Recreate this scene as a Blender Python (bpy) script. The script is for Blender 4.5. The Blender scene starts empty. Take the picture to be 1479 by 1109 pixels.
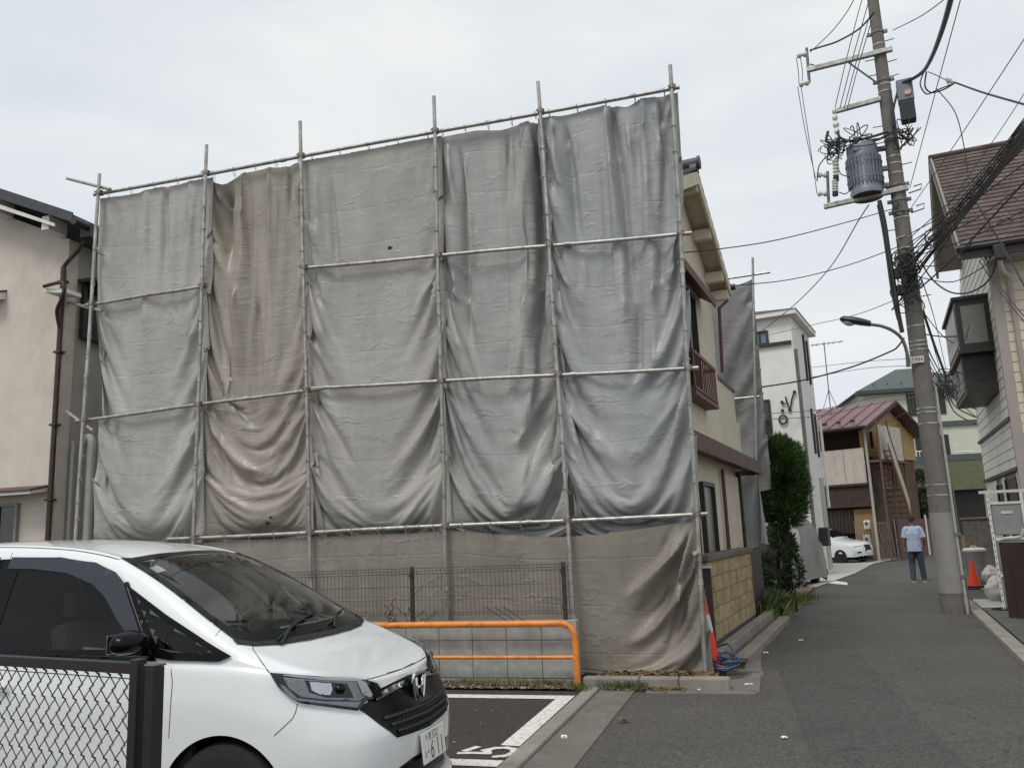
import bpy, bmesh, math, random
import numpy as np
from mathutils import Vector, Matrix, noise
random.seed(7)
RNG = np.random.default_rng(5)
PI = math.pi
C = bpy.context.scene.collection
SC = bpy.context.scene

# ------------------------------------------------------------------ camera, sky, sun, exposure
CAM_H = 1.6
PITCH, ROLL = math.radians(10.4), math.radians(2.35)
FPX, PCX, PCY = 1210.0, 739.5, 554.5
FWD = Vector((0, math.cos(PITCH), math.sin(PITCH)))
_r0 = Vector((1, 0, 0)); _u0 = Vector((0, -math.sin(PITCH), math.cos(PITCH)))
RGT = math.cos(ROLL) * _r0 - math.sin(ROLL) * _u0
UPV = math.sin(ROLL) * _r0 + math.cos(ROLL) * _u0
cam = bpy.data.cameras.new('camera')
cam_o = bpy.data.objects.new('camera', cam); C.objects.link(cam_o)
cam_o.matrix_world = Matrix(((RGT.x, UPV.x, -FWD.x, 0), (RGT.y, UPV.y, -FWD.y, 0), (RGT.z, UPV.z, -FWD.z, CAM_H), (0, 0, 0, 1)))
cam.sensor_width = 36; cam.lens = FPX / 1479 * 36; cam.clip_start = 0.05; cam.clip_end = 2000
SC.camera = cam_o

SUN_EL, SUN_ROT = math.radians(58), math.radians(215)
world = bpy.data.worlds.new('World'); SC.world = world; world.use_nodes = True
wn = world.node_tree; wn.nodes.clear()
def wnode(t, **k):
    n = wn.nodes.new(t)
    for a, b in k.items(): setattr(n, a, b)
    return n
w_out = wnode('ShaderNodeOutputWorld'); w_bg = wnode('ShaderNodeBackground'); w_bg.inputs['Strength'].default_value = 0.1
w_sky = wnode('ShaderNodeTexSky', sky_type='NISHITA'); w_sky.sun_disc = False
w_sky.sun_elevation = SUN_EL; w_sky.sun_rotation = SUN_ROT
w_tc = wnode('ShaderNodeTexCoord'); w_map = wnode('ShaderNodeMapping'); w_map.inputs['Scale'].default_value = (1.0, 1.0, 3.2)
w_map.inputs['Rotation'].default_value = (0.12, 0.1, 0.5)
w_n = wnode('ShaderNodeTexNoise'); w_n.inputs['Scale'].default_value = 2.3; w_n.inputs['Detail'].default_value = 5; w_n.inputs['Roughness'].default_value = .5; w_n.inputs['Distortion'].default_value = .3
w_r = wnode('ShaderNodeValToRGB')
w_r.color_ramp.elements[0].position = .33; w_r.color_ramp.elements[0].color = (5.7, 6.2, 6.75, 1)
w_r.color_ramp.elements[1].position = .68; w_r.color_ramp.elements[1].color = (7.45, 7.55, 7.55, 1)
w_mix = wnode('ShaderNodeMixRGB'); w_mix.inputs[0].default_value = .95
L = wn.links.new
L(w_tc.outputs['Generated'], w_map.inputs['Vector']); L(w_map.outputs[0], w_n.inputs['Vector']); L(w_n.outputs['Fac'], w_r.inputs['Fac'])
L(w_sky.outputs[0], w_mix.inputs[1]); L(w_r.outputs[0], w_mix.inputs[2]); L(w_mix.outputs[0], w_bg.inputs['Color']); L(w_bg.outputs[0], w_out.inputs[0])
sun = bpy.data.lights.new('sun', 'SUN'); sun.energy = 1.5; sun.angle = math.radians(20); sun.color = (1, .965, .92)
sun_o = bpy.data.objects.new('sun', sun); C.objects.link(sun_o)
_az = SUN_ROT
_sd = Vector((math.sin(_az) * math.cos(SUN_EL), math.cos(_az) * math.cos(SUN_EL), math.sin(SUN_EL)))
sun_o.rotation_euler = _sd.to_track_quat('Z', 'Y').to_euler()
SC.view_settings.view_transform = 'Standard'; SC.view_settings.look = 'None'
SC.view_settings.exposure = 0.28; SC.view_settings.gamma = 1; SC.view_settings.use_curve_mapping = False
SC.cycles.max_bounces = 8; SC.cycles.transparent_max_bounces = 24

# ------------------------------------------------------------------ surveying helpers: sight lines from the camera point to real planes
CAMP = Vector((0, 0, CAM_H))
def sight(x, y): return FWD + RGT * ((x - PCX) / FPX) - UPV * ((y - PCY) / FPX)
def gp(x, y, z=0.0):
    d = sight(x, y); return CAMP + d * ((z - CAM_H) / d.z)
def onp(x, y, a, b):
    a = Vector((a[0], a[1], 0)); b = Vector((b[0], b[1], 0)); n = Vector((-(b - a).y, (b - a).x, 0))
    d = sight(x, y); return CAMP + d * (n.dot(a) / n.dot(d))
def dp(x, y, dist): return CAMP + sight(x, y) * dist
LY = math.radians(16.1)
EV = Vector((math.sin(LY), math.cos(LY), 0)); EU = Vector((math.cos(LY), -math.sin(LY), 0)); EZ = Vector((0, 0, 1))
def lot(u, v, z=0.0): return EU * u + EV * v + EZ * z
def fv(x, y, v): return onp(x, y, lot(0, v), lot(1, v))
def touv(p): return (p.dot(EU), p.dot(EV), p.z)
_ha, _hb = gp(1038, 925, .2), gp(1086, 891, .2)
HD = Vector((_hb.x - _ha.x, _hb.y - _ha.y, 0)).normalized(); HN = Vector((-HD.y, HD.x, 0)); HO = Vector((_ha.x, _ha.y, 0))
def hs(s, n, z=0.0): return HO + HD * s + HN * n + EZ * z
def onh(x, y, n): return onp(x, y, hs(0, n), hs(1, n))

# ------------------------------------------------------------------ materials
def s2l(v):
    v = v / 255.0
    return v / 12.92 if v <= .04045 else ((v + .055) / 1.055) ** 2.4
def rgb(r, g, b): return (s2l(r), s2l(g), s2l(b), 1)
def mat(name, col, rough=.7, var=.12, scale=6, bump=0.0, bscale=None, metal=0.0, rnd=0.0, coat=0.0, spec=.5, col2=None, detail=6, stretch=None, dirt=None, coord='Object', bdist=.01, lo=.35, hi=.65):
    m = bpy.data.materials.new(name); m.use_nodes = True; t = m.node_tree; N = t.nodes; K = t.links.new
    b = N['Principled BSDF']; b.inputs['Roughness'].default_value = rough; b.inputs['Metallic'].default_value = metal
    b.inputs['Specular IOR Level'].default_value = spec
    if coat: b.inputs['Coat Weight'].default_value = coat; b.inputs['Coat Roughness'].default_value = .04
    geo = N.new('ShaderNodeNewGeometry'); vec = geo.outputs['Position']
    if coord == 'Object':
        tc = N.new('ShaderNodeTexCoord'); vec = tc.outputs['Object']
    mp = N.new('ShaderNodeMapping'); K(vec, mp.inputs['Vector'])
    if stretch: mp.inputs['Scale'].default_value = stretch
    nz = N.new('ShaderNodeTexNoise'); nz.inputs['Scale'].default_value = scale; nz.inputs['Detail'].default_value = detail; nz.inputs['Roughness'].default_value = .62
    K(mp.outputs[0], nz.inputs['Vector'])
    rp = N.new('ShaderNodeValToRGB'); K(nz.outputs['Fac'], rp.inputs['Fac'])
    c = col; d = col2 if col2 else tuple(min(1, x * (1 + var)) for x in c[:3]) + (1,)
    e = tuple(x * (1 - var) for x in c[:3]) + (1,) if not col2 else c
    rp.color_ramp.elements[0].position = lo; rp.color_ramp.elements[1].position = hi
    rp.color_ramp.elements[0].color = e; rp.color_ramp.elements[1].color = d
    out = rp.outputs[0]
    if rnd:
        oi = N.new('ShaderNodeObjectInfo'); hv = N.new('ShaderNodeHueSaturation'); mr = N.new('ShaderNodeMapRange')
        mr.inputs['To Min'].default_value = 1 - rnd; mr.inputs['To Max'].default_value = 1 + rnd
        K(oi.outputs['Random'], mr.inputs['Value']); K(mr.outputs[0], hv.inputs['Value']); K(out, hv.inputs['Color']); out = hv.outputs[0]
    if dirt:  # (colour, amount, scale, stretch): irregular stains
        dc, amt, ds, dst = dirt
        mp2 = N.new('ShaderNodeMapping'); K(vec, mp2.inputs['Vector']); mp2.inputs['Scale'].default_value = dst
        n2 = N.new('ShaderNodeTexNoise'); n2.inputs['Scale'].default_value = ds; n2.inputs['Detail'].default_value = 8; n2.inputs['Roughness'].default_value = .7
        K(mp2.outputs[0], n2.inputs['Vector'])
        r2 = N.new('ShaderNodeValToRGB'); r2.color_ramp.elements[0].position = .5; r2.color_ramp.elements[1].position = .72
        r2.color_ramp.elements[0].color = (0, 0, 0, 1); r2.color_ramp.elements[1].color = (amt, amt, amt, 1)
        K(n2.outputs['Fac'], r2.inputs['Fac'])
        mx = N.new('ShaderNodeMixRGB'); K(r2.outputs[0], mx.inputs[0]); K(out, mx.inputs[1]); mx.inputs[2].default_value = dc; out = mx.outputs[0]
    K(out, b.inputs['Base Color'])
    if bump:
        n3 = N.new('ShaderNodeTexNoise'); n3.inputs['Scale'].default_value = bscale or scale * 6; n3.inputs['Detail'].default_value = 4
        K(mp.outputs[0], n3.inputs['Vector'])
        bm = N.new('ShaderNodeBump'); bm.inputs['Strength'].default_value = bump; bm.inputs['Distance'].default_value = bdist
        K(n3.outputs['Fac'], bm.inputs['Height']); K(bm.outputs[0], b.inputs['Normal'])
    return m

M = {}
def asphalt(name, base, lightc, seed):
    """stone-by-stone speckle, worn lanes, hairline cracks"""
    m = mat(name, base, .9, .10, .7, .7, 170, coord='P', bdist=.006, detail=4)
    t = m.node_tree; N = t.nodes; K = t.links.new; b = N['Principled BSDF']; src = b.inputs['Base Color'].links[0].from_socket
    geo = N.new('ShaderNodeNewGeometry'); P = geo.outputs['Position']
    def noise_(sc, det=2, rough=.5):
        n = N.new('ShaderNodeTexNoise'); n.inputs['Scale'].default_value = sc; n.inputs['Detail'].default_value = det; n.inputs['Roughness'].default_value = rough; K(P, n.inputs['Vector']); return n.outputs['Fac']
    def rng(o, a, b2, c, d):
        r = N.new('ShaderNodeMapRange'); K(o, r.inputs['Value']); r.inputs['From Min'].default_value = a; r.inputs['From Max'].default_value = b2; r.inputs['To Min'].default_value = c; r.inputs['To Max'].default_value = d; return r.outputs[0]
    def mul(a, bb):
        x = N.new('ShaderNodeMath'); x.operation = 'MULTIPLY'; K(a, x.inputs[0]); K(bb, x.inputs[1]); return x.outputs[0]
    v = N.new('ShaderNodeTexVoronoi'); v.inputs['Scale'].default_value = 70; K(P, v.inputs['Vector'])
    sep = N.new('ShaderNodeSeparateColor'); K(v.outputs['Color'], sep.inputs[0])
    f = mul(rng(sep.outputs[0], 0, 1, .62, 1.45), rng(noise_(14, 6, .8), .3, .7, .82, 1.2))
    ce = N.new('ShaderNodeTexVoronoi'); ce.feature = 'DISTANCE_TO_EDGE'; ce.inputs['Scale'].default_value = .55
    wn_ = N.new('ShaderNodeTexNoise'); wn_.inputs['Scale'].default_value = 2.2; wn_.inputs['Detail'].default_value = 6; K(P, wn_.inputs['Vector'])
    mx = N.new('ShaderNodeMixRGB'); mx.blend_type = 'LINEAR_LIGHT'; mx.inputs[0].default_value = .25; K(P, mx.inputs[1]); K(wn_.outputs['Color'], mx.inputs[2]); K(mx.outputs[0], ce.inputs['Vector'])
    ck = rng(ce.outputs['Distance'], 0, .007, .55, 1); msk = rng(noise_(.35, 2), .5, .56, 1, 0)
    mxx = N.new('ShaderNodeMath'); mxx.operation = 'MAXIMUM'; K(ck, mxx.inputs[0]); K(msk, mxx.inputs[1])
    f = mul(f, mxx.outputs[0])
    vm = N.new('ShaderNodeVectorMath'); vm.operation = 'SCALE'; K(src, vm.inputs[0]); K(f, vm.inputs['Scale']); K(vm.outputs[0], b.inputs['Base Color'])
    return m
M['asphalt'] = asphalt('asphalt', rgb(77, 74, 70), None, 1)
M['asphalt_patch'] = asphalt('asphalt_patch', rgb(70, 68, 65), None, 2)
M['lot_asphalt'] = asphalt('lot_asphalt', rgb(58, 54, 51), None, 3)
M['ground'] = mat('ground', rgb(98, 92, 84), .95, .25, 3, .5, 40, coord='P')
M['soil'] = mat('soil', rgb(82, 70, 58), .95, .35, 9, 1.0, 60, col2=rgb(118, 106, 90), coord='P', bdist=.02)
M['concrete'] = mat('concrete', rgb(138, 133, 124), .85, .16, 5, .35, 70, rnd=.07, dirt=(rgb(88, 80, 70), .6, 2.5, (1, 1, 1)), coord='P')
M['gutter_concrete'] = mat('gutter_concrete', rgb(112, 107, 100), .88, .2, 4, .4, 80, rnd=.06, dirt=(rgb(78, 68, 58), .65, 2.0, (1, 1, 1)), coord='P')
M['block'] = mat('block', rgb(160, 159, 155), .9, .14, 7, .4, 90, rnd=.05, dirt=(rgb(104, 103, 99), .5, 2.5, (1, 1, .6)), coord='P')
M['mortar'] = mat('mortar', rgb(104, 102, 98), .95, .1, 20, .2)
M['white_paint'] = mat('white_paint', rgb(222, 220, 212), .75, .05, 9, .3, 120, dirt=(rgb(92, 88, 84), .8, 20, (1, 1, 1)), coord='P')
M['black_metal'] = mat('black_metal', rgb(34, 31, 30), .45, .15, 20)
M['black_plastic'] = mat('black_plastic', rgb(26, 26, 27), .5, .12, 20)
M['rubber'] = mat('rubber', rgb(30, 30, 31), .85, .15, 30, .2)
M['galv'] = mat('galv', rgb(168, 167, 162), .42, .22, 9, .15, 60, metal=.55, rnd=.12, dirt=(rgb(108, 98, 88), .75, 9, (1, 1, .35)), coord='P')
M['galv_dark'] = mat('galv_dark', rgb(112, 112, 110), .5, .2, 9, .1, metal=.45, rnd=.1)
M['clamp'] = mat('clamp', rgb(150, 140, 122), .45, .2, 25, metal=.6, dirt=(rgb(112, 74, 48), .8, 12, (1, 1, 1)), coord='P')
M['orange'] = mat('orange', rgb(224, 136, 54), .45, .06, 4, .08, 40, dirt=(rgb(120, 84, 56), .75, 11, (1, 1, 1)), coord='P')
M['cone_red'] = mat('cone_red', rgb(222, 62, 34), .5, .08, 8)
M['cone_white'] = mat('cone_white', rgb(205, 200, 195), .55, .08, 8)
M['blue_hose'] = mat('blue_hose', rgb(46, 66, 98), .45, .1, 10)
M['cable'] = mat('cable', rgb(40, 40, 42), .6, .15, 10)
M['wire_grey'] = mat('wire_grey', rgb(86, 88, 92), .6, .1, 10)

# ------------------------------------------------------------------ mesh builder
def acc(p):
    m = Matrix.Identity(4)
    while p is not None:
        m = p.matrix_basis @ m; p = p.parent
    return m
class MB:
    def __init__(s): s.v = []; s.f = []
    def add(s, vs, fs):
        o = len(s.v); s.v += [Vector(a) for a in vs]; s.f += [[i + o for i in f] for f in fs]; return s
    def obox(s, o, a, b, c):
        o = Vector(o); a = Vector(a); b = Vector(b); c = Vector(c)
        if a.cross(b).dot(c) < 0: o = o + a; a = -a
        s.add([o, o + a, o + a + b, o + b, o + c, o + a + c, o + a + b + c, o + b + c],
              [[3, 2, 1, 0], [4, 5, 6, 7], [0, 1, 5, 4], [1, 2, 6, 5], [2, 3, 7, 6], [3, 0, 4, 7]]); return s
    def box(s, c, size, X=Vector((1, 0, 0)), Y=Vector((0, 1, 0)), Z=Vector((0, 0, 1))):
        a, b, d = X * size[0], Y * size[1], Z * size[2]; return s.obox(Vector(c) - (a + b + d) / 2, a, b, d)
    def lbox(s, u0, u1, v0, v1, z0, z1):  # box on the parking-lot axes
        return s.obox(lot(u0, v0, z0), EU * (u1 - u0), EV * (v1 - v0), EZ * (z1 - z0))
    def hbox(s, s0, s1, n0, n1, z0, z1):  # box on the axes of the covered house
        return s.obox(hs(s0, n0, z0), HD * (s1 - s0), HN * (n1 - n0), EZ * (z1 - z0))
    def prism(s, poly, vec):
        n = len(poly); p = [Vector(a) for a in poly]; vec = Vector(vec)
        nm = Vector((0, 0, 0))
        for i in range(n): nm += p[i].cross(p[(i + 1) % n])
        if nm.dot(vec) < 0: p.reverse()
        s.add(p + [a + vec for a in p], [list(range(n))[::-1], [n + i for i in range(n)]] + [[i, (i + 1) % n, n + (i + 1) % n, n + i] for i in range(n)]); return s
    def poly(s, pts): s.add(pts, [list(range(len(pts)))]); return s
    def tube(s, pts, r, n=8, cap=True, closed=False):
        P = [Vector(a) for a in pts]; m = len(P); R = r if isinstance(r, (list, tuple)) else [r] * m
        vs = []; up = None
        for i, p in enumerate(P):
            if closed: t = P[(i + 1) % m] - P[i - 1]
            else: t = P[min(i + 1, m - 1)] - P[max(i - 1, 0)]
            if t.length < 1e-9: t = Vector((0, 0, 1))
            t.normalize()
            if up is None: up = Vector((0, 0, 1)) if abs(t.z) < .9 else Vector((1, 0, 0))
            x = t.cross(up)
            if x.length < 1e-4: x = t.orthogonal()
            x.normalize(); up = x.cross(t).normalized()
            for k in range(n):
                a = 2 * PI * k / n; vs.append(p + (x * math.cos(a) + up * math.sin(a)) * R[i])
        fs = []
        for i in range(m if closed else m - 1):
            j = (i + 1) % m
            for k in range(n):
                l = (k + 1) % n; fs.append([i * n + l, i * n + k, j * n + k, j * n + l])
        if cap and not closed: fs += [list(range(n)), [(m - 1) * n + k for k in range(n)][::-1]]
        s.add(vs, fs); return s
    def cyl(s, a, b, r0, r1=None, n=12): return s.tube([a, b], [r0, r1 if r1 is not None else r0], n)
    def lathe(s, prof, c=(0, 0, 0), n=16, X=Vector((1, 0, 0)), Y=Vector((0, 1, 0)), Z=Vector((0, 0, 1))):
        c = Vector(c); vs = []
        for r, z in prof:
            for k in range(n):
                a = 2 * PI * k / n; vs.append(c + X * (r * math.cos(a)) + Y * (r * math.sin(a)) + Z * z)
        m = len(prof); fs = []
        for i in range(m - 1):
            for k in range(n):
                l = (k + 1) % n; fs.append([i * n + k, i * n + l, (i + 1) * n + l, (i + 1) * n + k])
        fs += [list(range(n))[::-1], [(m - 1) * n + k for k in range(n)]]
        s.add(vs, fs); return s
    def grid(s, rows, closed=False):
        n = len(rows[0]); o = []
        for r in rows: o += list(r)
        fs = []
        for i in range(len(rows) - 1):
            for k in range(n - 1 if not closed else n):
                l = (k + 1) % n; fs.append([i * n + k, i * n + l, (i + 1) * n + l, (i + 1) * n + k])
        s.add(o, fs); return s
    def ball(s, c, r, n=8, m=6, sq=(1, 1, 1)):
        c = Vector(c); rows = []
        for i in range(m + 1):
            t = PI * i / m - PI / 2
            rows.append([c + Vector((r * sq[0] * math.cos(t) * math.cos(2 * PI * k / n), r * sq[1] * math.cos(t) * math.sin(2 * PI * k / n), r * sq[2] * math.sin(t))) for k in range(n)])
        return s.grid(rows, True)
    def mesh(s, name, inv=None, bevel=0, smooth=False, seg=2):
        me = bpy.data.meshes.new(name)
        vs = [inv @ a for a in s.v] if inv is not None else s.v
        me.from_pydata([tuple(a) for a in vs], [], s.f); me.update()
        if bevel:
            bm = bmesh.new(); bm.from_mesh(me)
            bmesh.ops.remove_doubles(bm, verts=bm.verts, dist=1e-5)
            es = [e for e in bm.edges if len(e.link_faces) == 2 and e.calc_face_angle(0) > .5]
            bmesh.ops.bevel(bm, geom=es, offset=bevel, segments=seg, affect='EDGES', profile=.5, clamp_overlap=True)
            bm.to_mesh(me); bm.free()
        if smooth:
            me.polygons.foreach_set('use_smooth', [True] * len(me.polygons))
            if smooth != 'all':
                try: me.set_sharp_from_angle(angle=math.radians(40))
                except Exception: pass
        return me
    def obj(s, name, m, parent=None, smooth=False, bevel=0, local=False, label=None, seg=2):
        inv = None
        if parent is not None and not local: inv = acc(parent).inverted()
        me = s.mesh(name, inv, bevel, smooth, seg)
        o = bpy.data.objects.new(name, me); C.objects.link(o); me.materials.append(m if not isinstance(m, str) else M[m])
        if parent is not None: o.parent = parent
        if label: o['label'] = label
        return o
def st(name, mb, m, smooth=False, bevel=0):
    o = mb.obj(name, m, None, smooth, bevel); o['kind'] = 'structure'; return o
def tag(o, label, cat, group=None, kind=None):
    o['label'] = label; o['category'] = cat
    if group: o['group'] = group
    if kind: o['kind'] = kind
    return o
def root(name, label, cat, loc=(0, 0, 0), group=None, rotz=0.0):
    o = bpy.data.objects.new(name, None); C.objects.link(o); o.location = loc; o.rotation_euler = (0, 0, rotz)
    o.empty_display_size = .1
    return tag(o, label, cat, group)
def inst(name, me, parent, mw, m=None):
    """piece sharing mesh data, placed by a world matrix"""
    o = bpy.data.objects.new(name, me); C.objects.link(o)
    if parent is not None:
        o.parent = parent; o.matrix_basis = acc(parent).inverted() @ mw
    else: o.matrix_basis = mw
    return o
def frame(o, x, y, z):
    return Matrix(((x[0], y[0], z[0], o[0]), (x[1], y[1], z[1], o[1]), (x[2], y[2], z[2], o[2]), (0, 0, 0, 1)))
def sag(a, b, drop, n=14):
    a = Vector(a); b = Vector(b)
    return [a.lerp(b, i / n) - EZ * (4 * drop * (i / n) * (1 - i / n)) for i in range(n + 1)]
def smooth_path(pts, k=5):
    P = [Vector(p) for p in pts]; out = []
    for i in range(len(P) - 1):
        p0 = P[max(i - 1, 0)]; p1 = P[i]; p2 = P[i + 1]; p3 = P[min(i + 2, len(P) - 1)]
        for j in range(k):
            t = j / k
            out.append(.5 * ((2 * p1) + (p2 - p0) * t + (2 * p0 - 5 * p1 + 4 * p2 - p3) * t * t + (3 * p1 - p0 - 3 * p2 + p3) * t ** 3))
    out.append(P[-1]); return out
# ------------------------------------------------------------------ the ground
st('ground', MB().grid([[Vector((x, y, -.03)) for x in np.linspace(-250, 250, 6)] for y in np.linspace(-60, 440, 6)]), 'ground')
def flat(name, pts, z, m): return st(name, MB().poly([Vector((p[0], p[1], z)) for p in pts]), m)
KU = -1.93     # parking side kerb line
R1, R2 = gp(1393, 874), gp(1479, 960)
RD = Vector(((R1 - R2).x, (R1 - R2).y, 0)).normalized(); RN = Vector((RD.y, -RD.x, 0))
def rs(s, n, z=0.0): return Vector((R2.x, R2.y, 0)) + RD * s + RN * n + EZ * z
def onr(x, y, n): return onp(x, y, rs(0, n), rs(1, n))
# road: one sheet from behind the camera to the far end of the lane
flat('road', [(-14, -12), (14, -12), (14, 6), (30, 60), (-6, 60), (-6, 14), (-14, 4)], 0.0, 'asphalt')
flat('asphalt_patch', [gp(1180, 832), gp(1268, 829), gp(1262, 842), gp(1150, 846)], .004, 'asphalt_patch')
flat('asphalt_patch', [gp(1122, 958), gp(1240, 944), gp(1400, 1109), gp(1190, 1130)], .004, 'asphalt_patch')
flat('parking_lot', [lot(-14, -6), lot(KU - .02, -6), lot(KU - .02, 9.0), lot(-14, 9.0)], .006, 'lot_asphalt')
# subdued soil strips beside the wall and behind the kerb
def bumpy(name, u0, u1, v0, v1, z, m, nx, ny, amp):
    rows = []
    for j in range(ny + 1):
        rows.append([lot(u0 + (u1 - u0) * i / nx, v0 + (v1 - v0) * j / ny, z + amp * noise.noise(Vector((i * .9, j * .9, 3)))) for i in range(nx + 1)])
    return st(name, MB().grid(rows), m, smooth=True)
bumpy('soil_strip', -8, KU - .05, 8.95, 9.24, .03, 'soil', 120, 8, .022)
bumpy('soil_bed', KU + .02, -.6, 9.22, 10.3, .085, 'soil', 40, 24, .03)

# painted lines
def stripe(u0, u1, v0, v1, name='parking_line'): return st(name, MB().poly([lot(u0, v0, .011), lot(u1, v0, .011), lot(u1, v1, .011), lot(u0, v1, .011)]), 'white_paint')
stripe(-8.6, -1.98, 8.51, 8.69)
st('parking_line', MB().poly([lot(-2.13, 6.64, .0115), lot(-1.97, 6.62, .0115), lot(-1.98, 8.508, .0115), lot(-2.14, 8.508, .0115)]), 'white_paint')
stripe(-8.6, -1.97, 6.03, 6.2)
# kerb stones along the parking lot, sunk nearly flush
kerb = st('kerb', MB().lbox(KU, KU + .13, -3.0, 9.0, -.02, .012), 'mortar')
for k in range(20):
    v0 = 9.0 - .6 * (k + 1)
    MB().lbox(KU - .005, KU + .14, v0 + .005, v0 + .595, -.01, .04).obj('kerb_stone', 'concrete', kerb, bevel=.012)
gut = st('gutter', MB().lbox(KU + .145, -1.42, -3.0, 9.1, -.02, .006), 'mortar')
for k in range(20):
    v0 = 9.1 - .6 * (k + 1)
    MB().lbox(KU + .147, -1.42, v0 + .003, v0 + .597, -.015, .012).obj('gutter_slab', 'gutter_concrete', gut, bevel=.004)
# raised front kerb of the covered plot
fk = st('front_kerb', MB().lbox(KU + .15, -.6, 9.1, 9.2, -.02, .08), 'mortar')
for u0, u1 in ((-1.98, -1.39), (-1.385, -.98), (-.975, -.47)):
    MB().lbox(u0, u1, 9.08, 9.22, -.01, .125).obj('kerb_stone', 'concrete', fk, bevel=.02)
ap = st('apron', MB().lbox(-1.3, -.22, 8.9, 9.075, -.02, .008), 'mortar')
for k in range(2):
    MB().lbox(-1.3 + k * .54, -.765 + k * .545, 8.88, 9.07, -.015, .014).obj('apron_slab', 'gutter_concrete', ap, bevel=.004)
# gutter along the lane, following the bend
def ribbon(name, left, right, z, m, parent=None, thick=.03, bev=.005):
    pts = [Vector((p.x, p.y, z - thick)) for p in left] + [Vector((p.x, p.y, z - thick)) for p in right[::-1]]
    mb = MB().prism(pts, EZ * thick)
    return mb.obj(name, m, parent, bevel=bev) if parent else st(name, mb, m)
road_edge = [gp(1097, 1001), gp(1100, 968), gp(1101, 940), gp(1122, 912), gp(1150, 882), gp(1176, 862)]
kerb_edge = [gp(1046, 996), gp(1050, 965), gp(1053, 940), gp(1070, 915), gp(1098, 893), gp(1135, 872)]
def seg(a, n):
    P = smooth_path(a, 8); d = [0]
    for i in range(1, len(P)): d.append(d[-1] + (P[i] - P[i - 1]).length)
    out = []
    for k in range(n + 1):
        t = d[-1] * k / n
        i = max(j for j in range(len(d)) if d[j] <= t + 1e-9); i = min(i, len(P) - 2)
        out.append(P[i].lerp(P[i + 1], (t - d[i]) / max(d[i + 1] - d[i], 1e-6)))
    return out
le, ke = seg(road_edge, 16), seg(kerb_edge, 16)
lg = ribbon('lane_gutter', ke, le, .004, 'mortar')
for k in range(16):
    a, b, c, d = ke[k], ke[k + 1], le[k], le[k + 1]
    sh = lambda p, q, t: p.lerp(q, t)
    ribbon('gutter_slab', [sh(a, b, .01), sh(a, b, .985)], [sh(c, d, .01), sh(c, d, .985)], .014, 'gutter_concrete', lg)
# two low kerb steps beside the brick wall
ks = st('side_kerb', MB().hbox(-1.2, 4.2, -.42, -.3, -.02, .03), 'mortar')
for k in range(9):
    MB().hbox(-1.2 + .6 * k + .004, -.6 + .6 * k - .004, -.45, -.28, -.01, .1).obj('kerb_stone', 'concrete', ks, bevel=.015)
for k in range(9):
    MB().hbox(-.95 + .6 * k + .004, -.35 + .6 * k - .004, -.2, -.06, -.01, .2).obj('kerb_stone', 'concrete', ks, bevel=.015)
st('side_soil', MB().hbox(-1.2, 12, -.29, 1.2, -.02, .07), 'soil')
st('plot_soil', MB().hbox(-1.3, 9, .05, 9, -.02, .075), 'soil')
# cast-iron drain box at the corner
db = root('drain_cover', 'square concrete drain cover set at the corner of the lane gutter', 'drain cover', gp(1083, 973))
c0 = gp(1083, 973)
MB().box(c0 + EZ * .004, (.30, .26, .03), EU, EV).obj('frame', 'gutter_concrete', db, bevel=.006)
MB().box(c0 + EZ * .016, (.2, .16, .012), EU, EV).obj('cover', M['galv_dark'], db, bevel=.003)
# right side: pale edge strip, slabs and yard
rg = st('edge_strip', MB().prism([rs(-5, -.02, -.02), rs(9, -.02, -.02), rs(9, .2, -.02), rs(-5, .2, -.02)], EZ * .03), 'mortar')
for k in range(23):
    s0 = -5 + .6 * k
    MB().prism([rs(s0 + .004, 0, -.01), rs(s0 + .596, 0, -.01), rs(s0 + .596, .19, -.01), rs(s0 + .004, .19, -.01)], EZ * .045).obj('edge_stone', 'concrete', rg, bevel=.008)
M['dark_slab'] = mat('dark_slab', rgb(80, 79, 77), .85, .15, 6, .3, 80, rnd=.1, coord='P')
M['pale_slab'] = mat('pale_slab', rgb(178, 175, 168), .8, .1, 6, .2, 80, coord='P', dirt=(rgb(120, 114, 104), .5, 3, (1, 1, 1)))
sl = st('slab_row', MB().prism([rs(-5, .2, -.02), rs(9, .2, -.02), rs(9, .64, -.02), rs(-5, .64, -.02)], EZ * .03), 'mortar')
for k in range(23):
    s0 = -5 + .6 * k
    o = MB().prism([rs(s0 + .006, .21, -.01), rs(s0 + .594, .21, -.01), rs(s0 + .594, .63, -.01), rs(s0 + .006, .63, -.01)], EZ * .06)
    m_ = 'pale_slab' if 5.9 < s0 < 8 else 'dark_slab'
    o.obj('cover_slab', m_, sl, bevel=.01, label='pale ramp slab' if m_ == 'pale_slab' else None)
st('yard', MB().prism([rs(-6, .645, -.02), rs(12, .645, -.02), rs(12, 8, -.02), rs(-6, 8, -.02)], EZ * .055), 'gutter_concrete')
# far left pavement in front of the white building and the lane end
flat('pavement', [gp(1172, 851), gp(1150, 838), gp(1212, 790), gp(1290, 800), gp(1322, 802), gp(1262, 814), gp(1236, 828)], .02, 'pale_slab')
flat('edge_line', [gp(1183, 841), gp(1225, 845), gp(1223, 841), gp(1200, 838)], .008, 'white_paint')

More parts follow.
